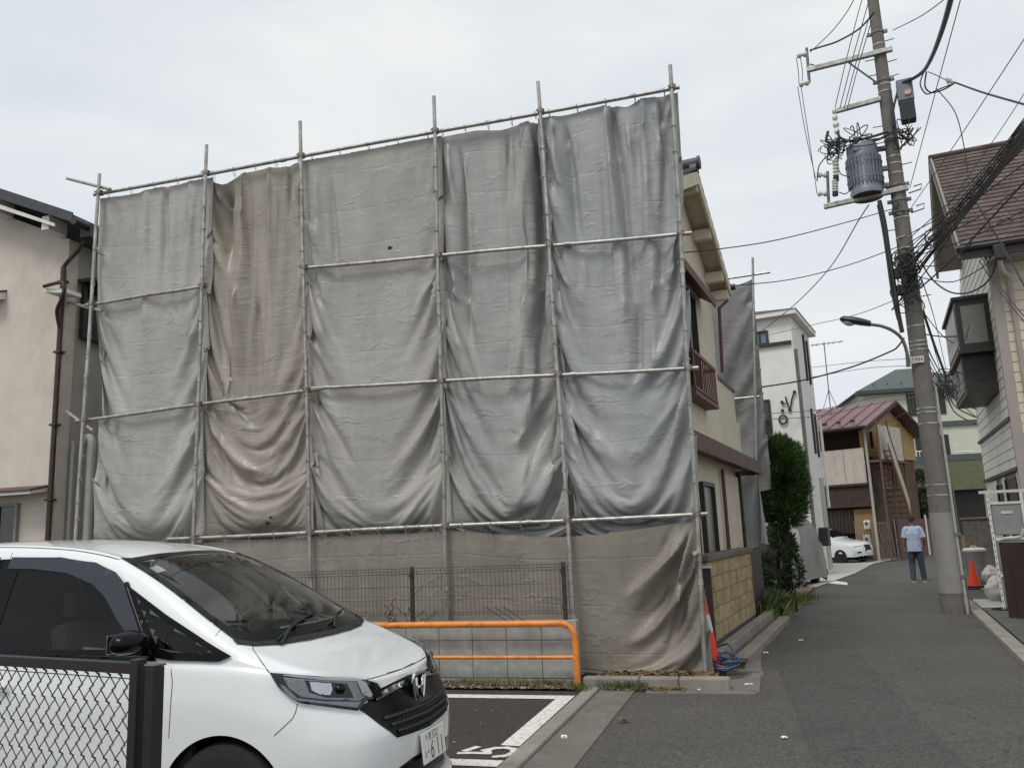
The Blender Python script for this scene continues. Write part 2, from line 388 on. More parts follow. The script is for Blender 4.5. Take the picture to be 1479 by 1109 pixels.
# the number on the slot, painted digit strokes laid on the asphalt
def stroke(pts, w=.075):
    mb = MB(); P = [lot(u, v, .013) for u, v in pts]
    for i in range(len(P) - 1):
        d = (P[i + 1] - P[i]).normalized(); n_ = Vector((-d.y, d.x, 0)) * w / 2; e = d * w * .45
        z_ = EZ * (.0006 * i)
        mb.poly([P[i] - e - n_ + z_, P[i + 1] + e - n_ + z_, P[i + 1] + e + n_ + z_, P[i] - e + n_ + z_])
    return mb
nb = root('painted_number', 'worn white digit 5 painted on the dark parking asphalt beside the bumper', 'number', lot(-2.15, 6.4))
for pts in ([(-2.345, 6.44), (-2.30, 6.545)], [(-2.36, 6.36), (-2.27, 6.375), (-2.15, 6.375), (-2.17, 6.43)], [(-2.20, 6.46), (-2.14, 6.535), (-2.06, 6.555), (-1.99, 6.52), (-1.955, 6.44), (-1.965, 6.39)], [(-1.975, 6.36), (-2.01, 6.31), (-2.06, 6.29)]):
    stroke(pts, .062).obj('stroke', 'white_paint', nb)
# ------------------------------------------------------------------ scaffold of galvanised pipes in front of the house
SV = 9.5
POLES = [(-8.97, -9.09, 7.15), (-7.13, -7.17, 7.28), (-5.62, -5.40, 7.36), (-3.65, -3.65, 7.34), (-2.23, -2.12, 7.26), (-.585, -.735, 7.14)]
def pole_u(i, z):
    a, b, t = POLES[i]; k = max(0, min(1.1, z / 7.0)); return b + (a - b) * k
PR = .0245
scaf = root('scaffold', 'galvanised pipe scaffold frame carrying the grey tarpaulins on the front of the house', 'scaffold', lot(-4.8, SV, .1))
poles = []
for i, (ut, ub, zt) in enumerate(POLES):
    z0 = .09
    pts = [lot(pole_u(i, z) + .006 * math.sin(z * 1.7 + i), SV, z) for z in np.linspace(z0, zt, 9)]
    p = MB().tube(pts, PR, 10).obj('pole', 'galv', scaf, smooth=True); poles.append(p)
    for zz in ([1.05, 2.75, 4.55] if i % 2 else [2.35, 4.1, 6.0]):
        MB().cyl(lot(pole_u(i, zz), SV, zz - .03), lot(pole_u(i, zz), SV, zz + .03), PR + .007, n=10).obj('coupling_sleeve', 'galv', p, smooth=True)
    MB().box(lot(ub, SV, z0 + .004), (.13, .13, .008), EU, EV).obj('base_plate', 'galv', p)
LV = SV + .05
ROWS = [(1, [(-9.1, 6.86), (-.5, 6.86)]), (2, [(-9.15, 5.165), (-7.08, 5.205)]), (2, [(-5.6, 5.26), (-.5, 5.01)]), (3, [(-9.2, 3.475), (-5.3, 3.60)]), (3, [(-5.55, 3.62), (-.55, 3.41)]), (4, [(-7.6, 1.77), (-.58, 1.775)])]
def ledger_z(row, u):
    for r, (a, b) in ROWS:
        if r == row and a[0] <= u <= b[0]: return a[1] + (b[1] - a[1]) * (u - a[0]) / (b[0] - a[0])
    return None
for r, (a, b) in ROWS:
    k = int((b[0] - a[0]) / .5)
    sagp = [lot(a[0] + (b[0] - a[0]) * i / k, LV, a[1] + (b[1] - a[1]) * i / k - .006 * math.sin(PI * 3 * i / k)) for i in range(k + 1)]
    l_ = MB().tube(sagp, PR, 10).obj('ledger_pipe', 'galv' if r != 3 else 'galv', scaf, smooth=True)
    for q in (.37, .71):
        c_ = lot(a[0] + (b[0] - a[0]) * q, LV, a[1] + (b[1] - a[1]) * q); MB().cyl(c_ - EU * .035, c_ + EU * .035, PR + .006, n=10).obj('coupling_sleeve', 'galv', l_, smooth=True)
def clamp(c, parent):
    mb = MB()
    mb.cyl(c - EZ * .028, c + EZ * .028, PR + .011, n=10)
    mb.cyl(c + EV * .05 - EU * .028, c + EV * .05 + EU * .028, PR + .011, n=10)
    mb.box(c + EV * .025 - EZ * .0, (.05, .03, .05), EU, EV)
    mb.cyl(c - EU * .034 - EV * .035, c - EU * .034 + EV * .03, .008, n=6); mb.cyl(c + EU * .036 + EV * .01 + EZ * .03, c + EU * .036 + EV * .075 + EZ * .03, .008, n=6)
    mb.box(c - EU * .034 - EV * .035, (.02, .014, .02), EU, EV)
    return mb.obj('clamp', 'clamp', parent, smooth=True)
for i in range(6):
    for r in (1, 2, 3, 4):
        z = ledger_z(r, pole_u(i, 5))
        if z is None: continue
        clamp(lot(pole_u(i, z), SV, z), scaf)
# short outrigger pipes running back at the left end, and one at the right
for z, up in ((6.96, 0), (5.1, 0), (3.40, 0)):
    pc = lot(pole_u(0, z) - .0, SV + .055, z)
    e = {6.96: fv(97, 258, 10.1), 5.1: fv(91, 435, 10.1), 3.40: fv(96, 594, 10.0)}[z]
    d = (e - pc).normalized()
    MB().tube([pc - d * .32, e], PR, 10).obj('outrigger_pipe', 'galv', scaf, smooth=True)
MB().tube([lot(-.72, SV + .055, 1.36), lot(-.74, SV - .1, 1.36)], PR, 10).obj('outrigger_pipe', 'galv', scaf, smooth=True)
MB().tube([lot(-.70, SV + .06, 1.0), lot(-.74, SV - .02, 1.27)], PR * .8, 8).obj('brace', 'galv_dark', scaf, smooth=True)
clamp(lot(pole_u(5, 1.33), SV, 1.33), scaf)

# ------------------------------------------------------------------ tarpaulins: a small cloth relaxation gives each sheet its own folds
def tarp_mat(name, c1, c2):
    m = mat(name, c1, .40, .1, 1.6, 0, col2=c2, detail=5, stretch=(1, 1, .55), coord='P', lo=.38, hi=.62, spec=.4, dirt=(tuple(x * .8 for x in c1[:3]) + (1,), .55, 2.2, (1.6, 1.6, .5)))
    t = m.node_tree; N = t.nodes; K = t.links.new; b = N['Principled BSDF']
    uv = N.new('ShaderNodeUVMap')
    # folded-sheet creases every 0.45 m plus random crumple lines
    mp = N.new('ShaderNodeMapping'); mp.inputs['Scale'].default_value = (1 / .45, 1 / .45, 1); K(uv.outputs[0], mp.inputs[0])
    nz0 = N.new('ShaderNodeTexNoise'); nz0.inputs['Scale'].default_value = 1.5; nz0.inputs['Detail'].default_value = 2; K(uv.outputs[0], nz0.inputs['Vector'])
    wob = N.new('ShaderNodeMixRGB'); wob.blend_type = 'LINEAR_LIGHT'; wob.inputs[0].default_value = .06; K(mp.outputs[0], wob.inputs[1]); K(nz0.outputs['Color'], wob.inputs[2])
    br = N.new('ShaderNodeSeparateXYZ'); K(wob.outputs[0], br.inputs[0])
    def crease(o):
        f = N.new('ShaderNodeMath'); f.operation = 'FRACT'; K(o, f.inputs[0])
        s = N.new('ShaderNodeMath'); s.operation = 'SUBTRACT'; K(f.outputs[0], s.inputs[0]); s.inputs[1].default_value = .5
        a = N.new('ShaderNodeMath'); a.operation = 'ABSOLUTE'; K(s.outputs[0], a.inputs[0])
        g = N.new('ShaderNodeMapRange'); K(a.outputs[0], g.inputs['Value']); g.inputs['From Min'].default_value = 0; g.inputs['From Max'].default_value = .03; g.inputs['To Min'].default_value = 1; g.inputs['To Max'].default_value = 0
        return g.outputs[0]
    cx, cy = crease(br.outputs[0]), crease(br.outputs[1])
    mxx = N.new('ShaderNodeMath'); mxx.operation = 'MAXIMUM'; K(cx, mxx.inputs[0]); K(cy, mxx.inputs[1])
    msk = N.new('ShaderNodeTexNoise'); msk.inputs['Scale'].default_value = 1.7; K(uv.outputs[0], msk.inputs['Vector'])
    mm = N.new('ShaderNodeMath'); mm.operation = 'MULTIPLY'; K(mxx.outputs[0], mm.inputs[0]); K(msk.outputs['Fac'], mm.inputs[1])
    vor = N.new('ShaderNodeTexVoronoi'); vor.feature = 'DISTANCE_TO_EDGE'; vor.inputs['Scale'].default_value = 3.4
    mp2 = N.new('ShaderNodeMapping'); mp2.inputs['Scale'].default_value = (.55, 1.5, 1); K(uv.outputs[0], mp2.inputs[0])
    nzw = N.new('ShaderNodeTexNoise'); nzw.inputs['Scale'].default_value = 2.2; nzw.inputs['Detail'].default_value = 4; K(uv.outputs[0], nzw.inputs['Vector'])
    w2 = N.new('ShaderNodeMixRGB'); w2.blend_type = 'LINEAR_LIGHT'; w2.inputs[0].default_value = .35; K(mp2.outputs[0], w2.inputs[1]); K(nzw.outputs['Color'], w2.inputs[2]); K(w2.outputs[0], vor.inputs['Vector'])
    vr = N.new('ShaderNodeMapRange'); K(vor.outputs['Distance'], vr.inputs['Value']); vr.inputs['From Max'].default_value = .10; vr.inputs['To Min'].default_value = 1; vr.inputs['To Max'].default_value = 0
    m2 = N.new('ShaderNodeTexNoise'); m2.inputs['Scale'].default_value = 2.6; m2.inputs['Detail'].default_value = 3; K(uv.outputs[0], m2.inputs['Vector'])
    m2r = N.new('ShaderNodeMapRange'); K(m2.outputs['Fac'], m2r.inputs['Value']); m2r.inputs['From Min'].default_value = .45; m2r.inputs['From Max'].default_value = .7
    m3 = N.new('ShaderNodeMath'); m3.operation = 'MULTIPLY'; K(vr.outputs[0], m3.inputs[0]); K(m2r.outputs[0], m3.inputs[1])
    nf = N.new('ShaderNodeTexNoise'); nf.inputs['Scale'].default_value = 4.5; nf.inputs['Detail'].default_value = 3
    mp3 = N.new('ShaderNodeMapping'); mp3.inputs['Scale'].default_value = (.5, 1.6, 1); K(uv.outputs[0], mp3.inputs[0]); K(mp3.outputs[0], nf.inputs['Vector'])
    a1 = N.new('ShaderNodeMath'); a1.operation = 'MULTIPLY_ADD'; K(m3.outputs[0], a1.inputs[0]); a1.inputs[1].default_value = .45; K(nf.outputs['Fac'], a1.inputs[2])
    a2 = N.new('ShaderNodeMath'); a2.operation = 'MULTIPLY_ADD'; K(mm.outputs[0], a2.inputs[0]); a2.inputs[1].default_value = -.38; K(a1.outputs[0], a2.inputs[2])
    bp = N.new('ShaderNodeBump'); bp.inputs['Strength'].default_value = .55; bp.inputs['Distance'].default_value = .02
    K(a2.outputs[0], bp.inputs['Height']); K(bp.outputs[0], b.inputs['Normal'])
    return m
M['tarp_grey'] = tarp_mat('tarp_grey', rgb(160, 157, 152), rgb(174, 171, 166))
M['tarp_brown'] = tarp_mat('tarp_brown', rgb(148, 141, 130), rgb(163, 156, 145))
M['tarp_green'] = tarp_mat('tarp_green', rgb(155, 152, 144), rgb(169, 166, 158))
M['tarp_blue'] = tarp_mat('tarp_blue', rgb(151, 151, 148), rgb(167, 166, 162))
M['tarp_low'] = tarp_mat('tarp_low', rgb(130, 124, 114), rgb(145, 139, 129))
M['tarp_rear'] = tarp_mat('tarp_rear', rgb(112, 113, 113), rgb(128, 128, 127))
M['tarp_slate'] = tarp_mat('tarp_slate', rgb(150, 152, 152), rgb(166, 167, 165))

def cloth(W, H, pins, fx, fy, levels, seed, amp=.03, cmin=-.24, cmax=.05, hard=None, shape=None, grav=1.0, tighten=.985):
    """pins: (s, t, x, z, c). Returns grid of (x, z, c), rows from the top down. c > 0 towards the lane.
    shape(S, T, x, z) gives the folds the sheet was gathered into; gravity and the ties then pull it about."""
    rng = np.random.default_rng(seed); X = None
    for li, (nu, nv, steps) in enumerate(levels):
        s = np.linspace(0, 1, nu + 1); t = np.linspace(0, 1, nv + 1); S, T = np.meshgrid(s, t)
        base = np.stack([S * W, -T * H, np.zeros_like(S)], -1)
        if shape is not None: base[..., 2] = shape(S, T, S * W, -T * H)
        if X is None:
            X = base.copy()
            lowf = np.zeros_like(S)
            for k in range(7):
                kx, kz = rng.uniform(1.2, 5.5), rng.uniform(-.5, .5); lowf += np.sin(2 * PI * (kx * S * W / 1.6 + kz * T * H / 5 + rng.uniform())) * rng.uniform(.4, 1)
            X[..., 2] += amp * lowf * .6 - (.05 if shape is None else 0)
        else:  # bilinear upsample
            o = X; n0, n1 = o.shape[0] - 1, o.shape[1] - 1
            fi = T * n0; fj = S * n1; i0 = np.minimum(fi.astype(int), n0 - 1); j0 = np.minimum(fj.astype(int), n1 - 1); a = (fi - i0)[..., None]; b = (fj - j0)[..., None]
            X = o[i0, j0] * (1 - a) * (1 - b) + o[i0 + 1, j0] * a * (1 - b) + o[i0, j0 + 1] * (1 - a) * b + o[i0 + 1, j0 + 1] * a * b
            if shape is not None and li == 1: X[..., 2] = .5 * X[..., 2] + .5 * base[..., 2]
            X[..., 2] += rng.normal(0, .0012, X.shape[:2])
        PI_, PX = [], []
        for ps, pt, px, pz, pc in pins: PI_.append((int(round(pt * nv)), int(round(ps * nu)))); PX.append((px, pz, pc))
        ri = np.array([p[0] for p in PI_]); ci = np.array([p[1] for p in PI_]); PX = np.array(PX)
        lx = np.linalg.norm(base[:, 1:] - base[:, :-1], axis=-1) * (tighten if shape is not None else 1); lz = np.linalg.norm(base[1:] - base[:-1], axis=-1)
        rx = lx * fx(S[:, :-1] + .5 / nu, T[:, :-1]); rz = lz * fy(S[:-1], T[:-1] + .5 / nv)
        rd1 = np.linalg.norm(base[1:, 1:] - base[:-1, :-1], axis=-1); rd2 = np.linalg.norm(base[1:, :-1] - base[:-1, 1:], axis=-1)
        inv = np.ones(X.shape[:2]); inv[ri, ci] = 0
        XP = X.copy()
        def solve(A, B, wa, wb, rest, kc, kp):
            d = B - A; l = np.sqrt((d * d).sum(-1)) + 1e-9; e = (l - rest) / l; k = np.where(e > 0, kc, kp) * e
            w = wa + wb + 1e-9
            A += d * (k * wa / w)[..., None]; B -= d * (k * wb / w)[..., None]
        for it in range(steps):
            V = (X - XP) * .93; XP = X.copy(); X = X + V; X[..., 1] -= .00055 * grav * (1.6 if li == 0 else .7)
            for _ in range(4 if li == 0 else 3):
                for o in (0, 1):
                    A, B = X[:, o:-1:2], X[:, o + 1::2]; n = min(A.shape[1], B.shape[1]); solve(A[:, :n], B[:, :n], inv[:, o:-1:2][:, :n], inv[:, o + 1::2][:, :n], rx[:, o::2][:, :n], 1, .75)
                    A, B = X[o:-1:2], X[o + 1::2]; n = min(A.shape[0], B.shape[0]); solve(A[:n], B[:n], inv[o:-1:2][:n], inv[o + 1::2][:n], rz[o::2][:n], 1, .75)
                for o in (0, 1):
                    A, B = X[o:-1:2, :-1], X[o + 1::2, 1:]; n = min(A.shape[0], B.shape[0]); solve(A[:n], B[:n], inv[o:-1:2, :-1][:n], inv[o + 1::2, 1:][:n], rd1[o::2][:n], .25, .12)
                    A, B = X[o:-1:2, 1:], X[o + 1::2, :-1]; n = min(A.shape[0], B.shape[0]); solve(A[:n], B[:n], inv[o:-1:2, 1:][:n], inv[o + 1::2, :-1][:n], rd2[o::2][:n], .25, .12)
                X[..., 2] = np.clip(X[..., 2], cmin, cmax)
                if hard is not None: hard(X)
                X[ri, ci] = PX
        # light bending: smooth a little
        Y = X.copy(); Y[1:-1, 1:-1] = .6 * X[1:-1, 1:-1] + .1 * (X[:-2, 1:-1] + X[2:, 1:-1] + X[1:-1, :-2] + X[1:-1, 2:]); Y[ri, ci] = PX; X = Y
    return X
def ridge(a): return 1 - 2 * np.abs(np.sin(a)) ** .75
def fold_shape(W, corners, pleats, rnd, amp=1.0):
    """corners: (x, z, side, reach, gain) tie points that folds radiate from; pleats: (x, width, depth, z0, z1)"""
    par = [(rnd.uniform(0, 3), rnd.uniform(3.6, 5.6), rnd.uniform(.75, 1.25)) for _ in corners]
    def f(S, T, x, z):
        c = np.zeros_like(x) - .035
        for (cx, cz, sd, reach, gain), (ph, nf, q) in zip(corners, par):
            dx = (x - cx) * sd; dz = cz - z; r = np.hypot(dx, dz) + 1e-4
            th = np.arctan2(np.maximum(dx, 0), dz)            # 0 straight down, pi/2 across the bay
            win = np.clip(th / .12, 0, 1) * np.clip((1.25 - th) / .35, 0, 1) * (dz > -.02) * (dx > 0)
            fall = np.clip(r / .25, 0, 1) * np.exp(-(r / reach) ** 2)
            c += amp * gain * q * .085 * ridge(nf * th * (1 + .25 * np.sin(1.3 * r + ph)) + ph) * win * fall
        for px, w, d, z0, z1 in pleats:
            drift = .10 * np.sin(px * 9) * (z0 - z) / 2
            g = np.exp(-((x - px - drift) / (w * (1 + .25 * (z0 - z)))) ** 2)
            e = np.clip((z0 - z) / .15 + .4, 0, 1) * np.clip((z - z1) / .5, 0, 1)
            c += amp * d * g * e
        return c
    return f
def cloth_obj(name, X, base, mtl, parent=None, W=1, H=1, eu=None, en=None):
    eu = eu or EU; en = en or -EV
    nv, nu = X.shape[0] - 1, X.shape[1] - 1
    me = bpy.data.meshes.new(name)
    E0 = np.array([eu[:], EZ[:], en[:]])
    P = np.array(base[:]) + X.reshape(-1, 3) @ E0
    idx = np.arange((nv + 1) * (nu + 1)).reshape(nv + 1, nu + 1)
    F = np.stack([idx[:-1, :-1], idx[1:, :-1], idx[1:, 1:], idx[:-1, 1:]], -1).reshape(-1, 4)
    me.from_pydata(P.tolist(), [], F.tolist()); me.update()
    uvl = me.uv_layers.new(name='UVMap'); S, T = np.meshgrid(np.linspace(0, W, nu + 1), np.linspace(0, H, nv + 1))
    uvv = np.stack([S.reshape(-1), T.reshape(-1)], -1)
    uvl.data.foreach_set('uv', uvv[F.reshape(-1)].reshape(-1))
    me.polygons.foreach_set('use_smooth', [True] * len(me.polygons))
    o = bpy.data.objects.new(name, me); C.objects.link(o); me.materials.append(M[mtl])
    if parent: o.parent = parent; o.matrix_basis = acc(parent).inverted()
    return o
TG = 'grey tarpaulins tied to the scaffold'
def main_tarp(i, mtl, label, seed, gap_tl=0.0, sagf=None, pleats=(), gains=(.6, .8, 1.2), swag=.022):
    z0 = 6.835; z1 = 1.70; H = z0 - z1
    ua, ub = pole_u(i, z0), pole_u(i + 1, z0); u0 = ua - .06; W = ub - ua + .12
    off = -.10 - .04 * (i % 2)
    rr = random.Random(seed)
    lz = [ledger_z(r, (ua + ub) / 2) for r in (1, 2, 3, 4)]
    lz = [l - z0 if l else None for l in lz]
    corners = []
    for k, (zt, g) in enumerate(zip((lz[0], lz[1], lz[2]), gains)):
        if zt is None: continue
        for sd, cx in ((1, .05), (-1, W - .05)):
            corners.append((cx, zt - .03, sd, rr.uniform(1.0, 1.5), g * rr.uniform(.5, .85)))
            corners.append((cx, zt - rr.uniform(.4, .7), sd, rr.uniform(.5, .9), g * .4 * rr.uniform(.4, 1.1)))
    pl = [(p[0] * W, p[1], p[2] * 1.8, p[3] - z0 if len(p) > 3 else 0, p[4] - z0 if len(p) > 4 else -2.6) for p in pleats]
    for k in range(9):
        pl.append((rr.uniform(.1, .9) * W, rr.uniform(.03, .07), rr.uniform(-.05, .045), rr.choice((0, -1.7, -3.3)), -5.2 if rr.random() < .4 else -3.4))
    shp = fold_shape(W, corners, pl, rr)
    pins = []
    n_top = 45
    sag_ = sagf or (lambda q: 0)
    Sx = np.linspace(0, 1, n_top)
    tc0 = shp(Sx, Sx * 0, Sx * W, np.zeros(n_top))
    for k, q in enumerate(Sx):
        pins.append((q, 0, q * W, -.004 - .006 * abs(math.sin(9 * q + seed)) - sag_(q), float(np.clip(tc0[k] + .035, -.09, .03))))
    heights = sorted([4.35, 2.65, 6.0, 5.13, 3.5, 1.78], reverse=True)
    for z in heights + [z1 + .01]:
        t = (z0 - z) / H; at_ledger = z in (5.13, 3.5, 1.78)
        for q, k, sg, gap in ((0, i, 1, gap_tl), (1, i + 1, -1, 0)):
            ins = (-.005 if at_ledger else -.055) + (gap if t > .45 else 0) + rr.uniform(-.01, .01)
            pins.append((q, t, pole_u(k, z) - u0 + sg * ins, -t * H + .012, rr.uniform(-.015, .0) - (.06 if z < 1.76 else 0)))
    lz = [l for l in lz if l is not None]
    def hard(X):
        zz = np.clip((z0 + X[..., 1]) / 7.0, 0, 1.1)
        ul = POLES[i][1] + (POLES[i][0] - POLES[i][1]) * zz - u0 - .065 + (gap_tl + .03) * (X[..., 1] < -2.3); ur = POLES[i + 1][1] + (POLES[i + 1][0] - POLES[i + 1][1]) * zz - u0 + .065
        X[..., 0] = np.minimum(np.maximum(X[..., 0], ul), ur)
        for l in lz:
            near = np.abs(X[..., 1] - l) < .035
            X[..., 2] = np.where(near, np.minimum(X[..., 2], .012), X[..., 2])
        X[..., 2] = np.where(X[..., 1] < -4.98, np.minimum(X[..., 2], -.03 - .5 * (-4.98 - X[..., 1])), X[..., 2])
    fx = lambda S, T: 1.0 + .012 * np.sin(4 * S + 5 * T + seed)
    tiers = lambda T: np.exp(-((T - .26) / .08) ** 2) * .2 + np.exp(-((T - .56) / .09) ** 2) * .7 + np.exp(-((T - .84) / .09) ** 2) * .9
    fy = lambda S, T: 1.0 + swag * np.sin(PI * np.clip(S, 0, 1)) ** .8 * (.0 + tiers(T))
    X = cloth(W, H, pins, fx, fy, [(28, 88, 60), (56, 176, 30), (84, 264, 10)], seed, cmin=-.30, cmax=.12, hard=hard, amp=.02, shape=shp)
    o = cloth_obj('tarpaulin', X, lot(u0, SV, z0) - EV * off, mtl, W=W, H=H)
    tag(o, label, 'tarpaulin', TG)
    tc = MB()
    for k in range(4, n_top - 2, 9):
        ps, pt, px, pz, pc = pins[k]
        p = lot(u0 + px, SV + .085, z0 + pz - .02); tc.tube([p, p + EZ * .03 - EV * .03, lot(u0 + px, LV - .03, 6.87), lot(u0 + px + .004, LV, 6.892), lot(u0 + px + .01, LV + .03, 6.87), p + EV * .012], .004, 4)
    for ps, pt, px, pz, pc in pins[n_top:-2]:
        for dz in (0, .33):
            u_ = pole_u(i if ps == 0 else i + 1, z0 + pz + dz); p = lot(u_, SV, z0 + pz + dz)
            tc.tube([p + EU * .031 * math.cos(a) + EV * .031 * math.sin(a) + EZ * .012 * math.sin(2 * a) for a in np.linspace(0, 2 * PI, 9)], .0045, 4)
            tc.tube([p + EU * (.03 if ps == 0 else -.03), p + EU * (.055 if ps == 0 else -.055) - EV * .01 - EZ * .05], .0035, 4)
    tc.obj('tie_cord', mat_cord, o)['kind'] = 'stuff'
    return o
mat_cord = mat('tie_cord', rgb(150, 146, 138), .8, .2, 10)
bump_ = lambda q, c, w, d: d * math.exp(-((q - c) / w) ** 2)
main_tarp(0, 'tarp_grey', 'grey tarpaulin at the left end of the scaffold, tied to the outermost left pole', 11, gap_tl=.17, gains=(.5, .6, .85), sagf=lambda q: bump_(q, .25, .22, .035) + bump_(q, .68, .08, .015), pleats=((.42, .05, .05, 6.83, 4.6), (.60, .04, -.05, 6.83, 5.6), (.80, .05, .04, 6.83, 3.4)))
main_tarp(1, 'tarp_brown', 'brownish tarpaulin, second sheet from the left, with no pipe across its upper half', 23, gains=(.7, .0, .95), sagf=lambda q: bump_(q, .17, .13, .12) + bump_(q, .75, .1, .01), pleats=((.18, .09, -.14, 6.7, 5.6), (.36, .05, .09, 6.83, 3.4), (.30, .04, .07, 5.4, 3.5), (.62, .05, .05, 6.83, 2.5), (.80, .04, -.05, 6.83, 3.5), (.48, .04, -.05, 5.2, 2.2)))
main_tarp(2, 'tarp_green', 'grey tarpaulin with a small torn hole above the second pipe, third sheet from the left', 37, gains=(.8, .8, 1.0), sagf=lambda q: bump_(q, .35, .25, .01), pleats=((.10, .05, .05, 6.6, 3.6), (.22, .05, -.05, 6.5, 5.2)))
main_tarp(3, 'tarp_blue', 'grey tarpaulin with a dark gathered fold along its right pole, fourth sheet from the left', 41, gains=(.5, .7, .9), sagf=lambda q: bump_(q, .62, .14, .055), pleats=((.12, .05, .07, 6.7, 1.9), (.22, .04, -.07, 6.6, 2.2), (.64, .1, -.10, 6.75, 6.0), (.80, .06, .09, 6.83, 1.75), (.89, .05, -.15, 6.83, 1.75), (.96, .03, .06, 6.83, 1.75)))
main_tarp(4, 'tarp_slate', 'bluish tarpaulin on the right end of the scaffold, next to the house gable', 59, gains=(.7, .7, 1.15), sagf=lambda q: bump_(q, .2, .15, .03) + bump_(q, .64, .07, .07), pleats=((.1, .05, .06, 6.8, 4.2), (.20, .05, -.06, 6.7, 5.3), (.5, .04, .07, 6.83, 3.4), (.54, .04, -.08, 6.83, 3.4), (.64, .06, .06, 6.6, 5.8), (.75, .04, .05, 6.83, 3.4), (.88, .05, -.06, 6.83, 4.0)))
# small torn holes: near-black patches on two sheets, the dark behind painted in
M['tear'] = mat('tear', rgb(28, 26, 24), .95, .1, 20)
from mathutils.bvhtree import BVHTree
sheets = [o for o in C.objects if o.name.startswith('tarpaulin')]
for px, py, w, k in ((563, 358, .030, 2), (386, 755, .035, 1), (391, 747, .022, 1), (410, 612, .012, 1), (418, 611, .010, 1)):
    me = sheets[k].data; bv = BVHTree.FromPolygons([v.co.copy() for v in me.vertices], [tuple(p.vertices) for p in me.polygons])
    h = bv.ray_cast(CAMP, sight(px, py).normalized())[0]
    if h is not None:
        c = h - EV * .008
        MB().prism([c + EU * w * math.cos(a) * (1 + .4 * math.sin(3 * a + k)) + EZ * w * .7 * math.sin(a) for a in np.linspace(0, 2 * PI, 9)[:-1]], EV * .004).obj('tear', 'tear', sheets[k])

# bottom sheet, hung from the lowest pipe down to the soil
bu0, bu1 = -7.45, -.70; BW = bu1 - bu0; BH = 1.68; bz0 = 1.74
pins = []
rr = random.Random(5)
tops = list(np.linspace(0, .70, 14)) + [.78, .86, .93, 1.0]
def top_sag(q):
    return .012 + .012 * abs(math.sin(23 * q)) + (0 if q < .60 else .125 * math.sin(PI * min(1, (q - .60) / .40)) ** .8 * (1.0 if q < .85 else .8))
for q in np.linspace(0, 1, 105): pins.append((q, 0, q * BW, -top_sag(q) + .0, -.0))
for t, dx, dz in ((.26, -.015, .0), (.48, .03, 0.0), (.72, .05, 0), (1.0, .04, 0.03)):
    pins.append((1, t, BW + dx, -t * BH * .985 + dz, -.0))
for t in (.4, .75, 1): pins.append((0, t, 0, -t * BH, -.02))
for q in (.12, .3, .45, .6): pins.append((q, 1, q * BW, -BH + .02, -.03))
cxr = BW - .02
def low_shape(S, T, x, z):
    c = np.zeros_like(x) - .03
    for cx, cz, ph, nf, g, reach in ((cxr, -.02, .6, 5.2, 1.5, 2.2), (cxr, -.42, 1.4, 4.6, .9, 1.3)):
        dx = cx - x; dz = cz - z; r = np.hypot(dx, dz) + 1e-4; th = np.arctan2(np.maximum(dx, 0), dz)
        win = np.clip(th / .12, 0, 1) * np.clip((1.5 - th) / .15, 0, 1) * (dz > -.05)
        c += g * .085 * ridge(nf * th * (1 + .12 * np.sin(1.5 * r)) + ph) * win * np.clip(r / .35, 0, 1) * np.exp(-(r / reach) ** 2)
    for q in tops[1:13]:   # short folds falling from each tie
        px = q * BW; g = np.exp(-((x - px - .15 * np.sin(q * 40) * -z) / (.05 - .05 * z)) ** 2); c += .055 * g * np.exp(z / .7) * (1 if math.sin(q * 77) > -.3 else -1)
    c += .05 * np.sin(2.1 * x + 3 * z) * np.sin(1.1 * x + .7)
    return c
def hard_b(X):
    X[..., 1] = np.maximum(X[..., 1], .085 - bz0)
    near = np.abs(X[..., 1] - (1.775 - bz0)) < .05
    X[..., 2] = np.where(near, np.minimum(X[..., 2], .0), X[..., 2])
    lim = np.where(X[..., 0] + bu0 < -2.0, .05, .30)
    X[..., 2] = np.minimum(X[..., 2], lim)
fx = lambda S, T: 1.0 + .03 * (S > .72) * (.2 + T)
fy = lambda S, T: 1.01 + .03 * np.clip((S - .6) * 4, 0, 1)
X = cloth(BW, BH, pins, fx, fy, [(104, 28, 50), (208, 56, 26), (312, 84, 8)], 77, cmin=-.2, cmax=.30, hard=hard_b, amp=.01, shape=low_shape)
bt = cloth_obj('tarpaulin', X, lot(bu0, SV + .078, bz0), 'tarp_low', W=BW, H=BH)
tag(bt, 'brown grey tarpaulin hung from the lowest pipe behind the wire fence down to the soil', 'tarpaulin', TG)
tc = MB()
for s in tops:
    p = lot(bu0 + s * BW, LV, 1.775)
    if s > .72 and s < .95: continue
    tc.tube([p + EV * .034 * math.cos(a) + EZ * .034 * math.sin(a) + EU * .01 * math.sin(a) for a in np.linspace(0, 2 * PI, 9)], .004, 4)
    tc.tube([p - EV * .03, p - EV * .03 - EZ * .09 + EU * .03], .003, 4)
tc.obj('tie_cord', mat_cord, bt)['kind'] = 'stuff'
# dark backing: the covered house front behind the sheets
M['old_wall'] = mat('old_wall', rgb(120, 112, 100), .9, .15, 4, .3)

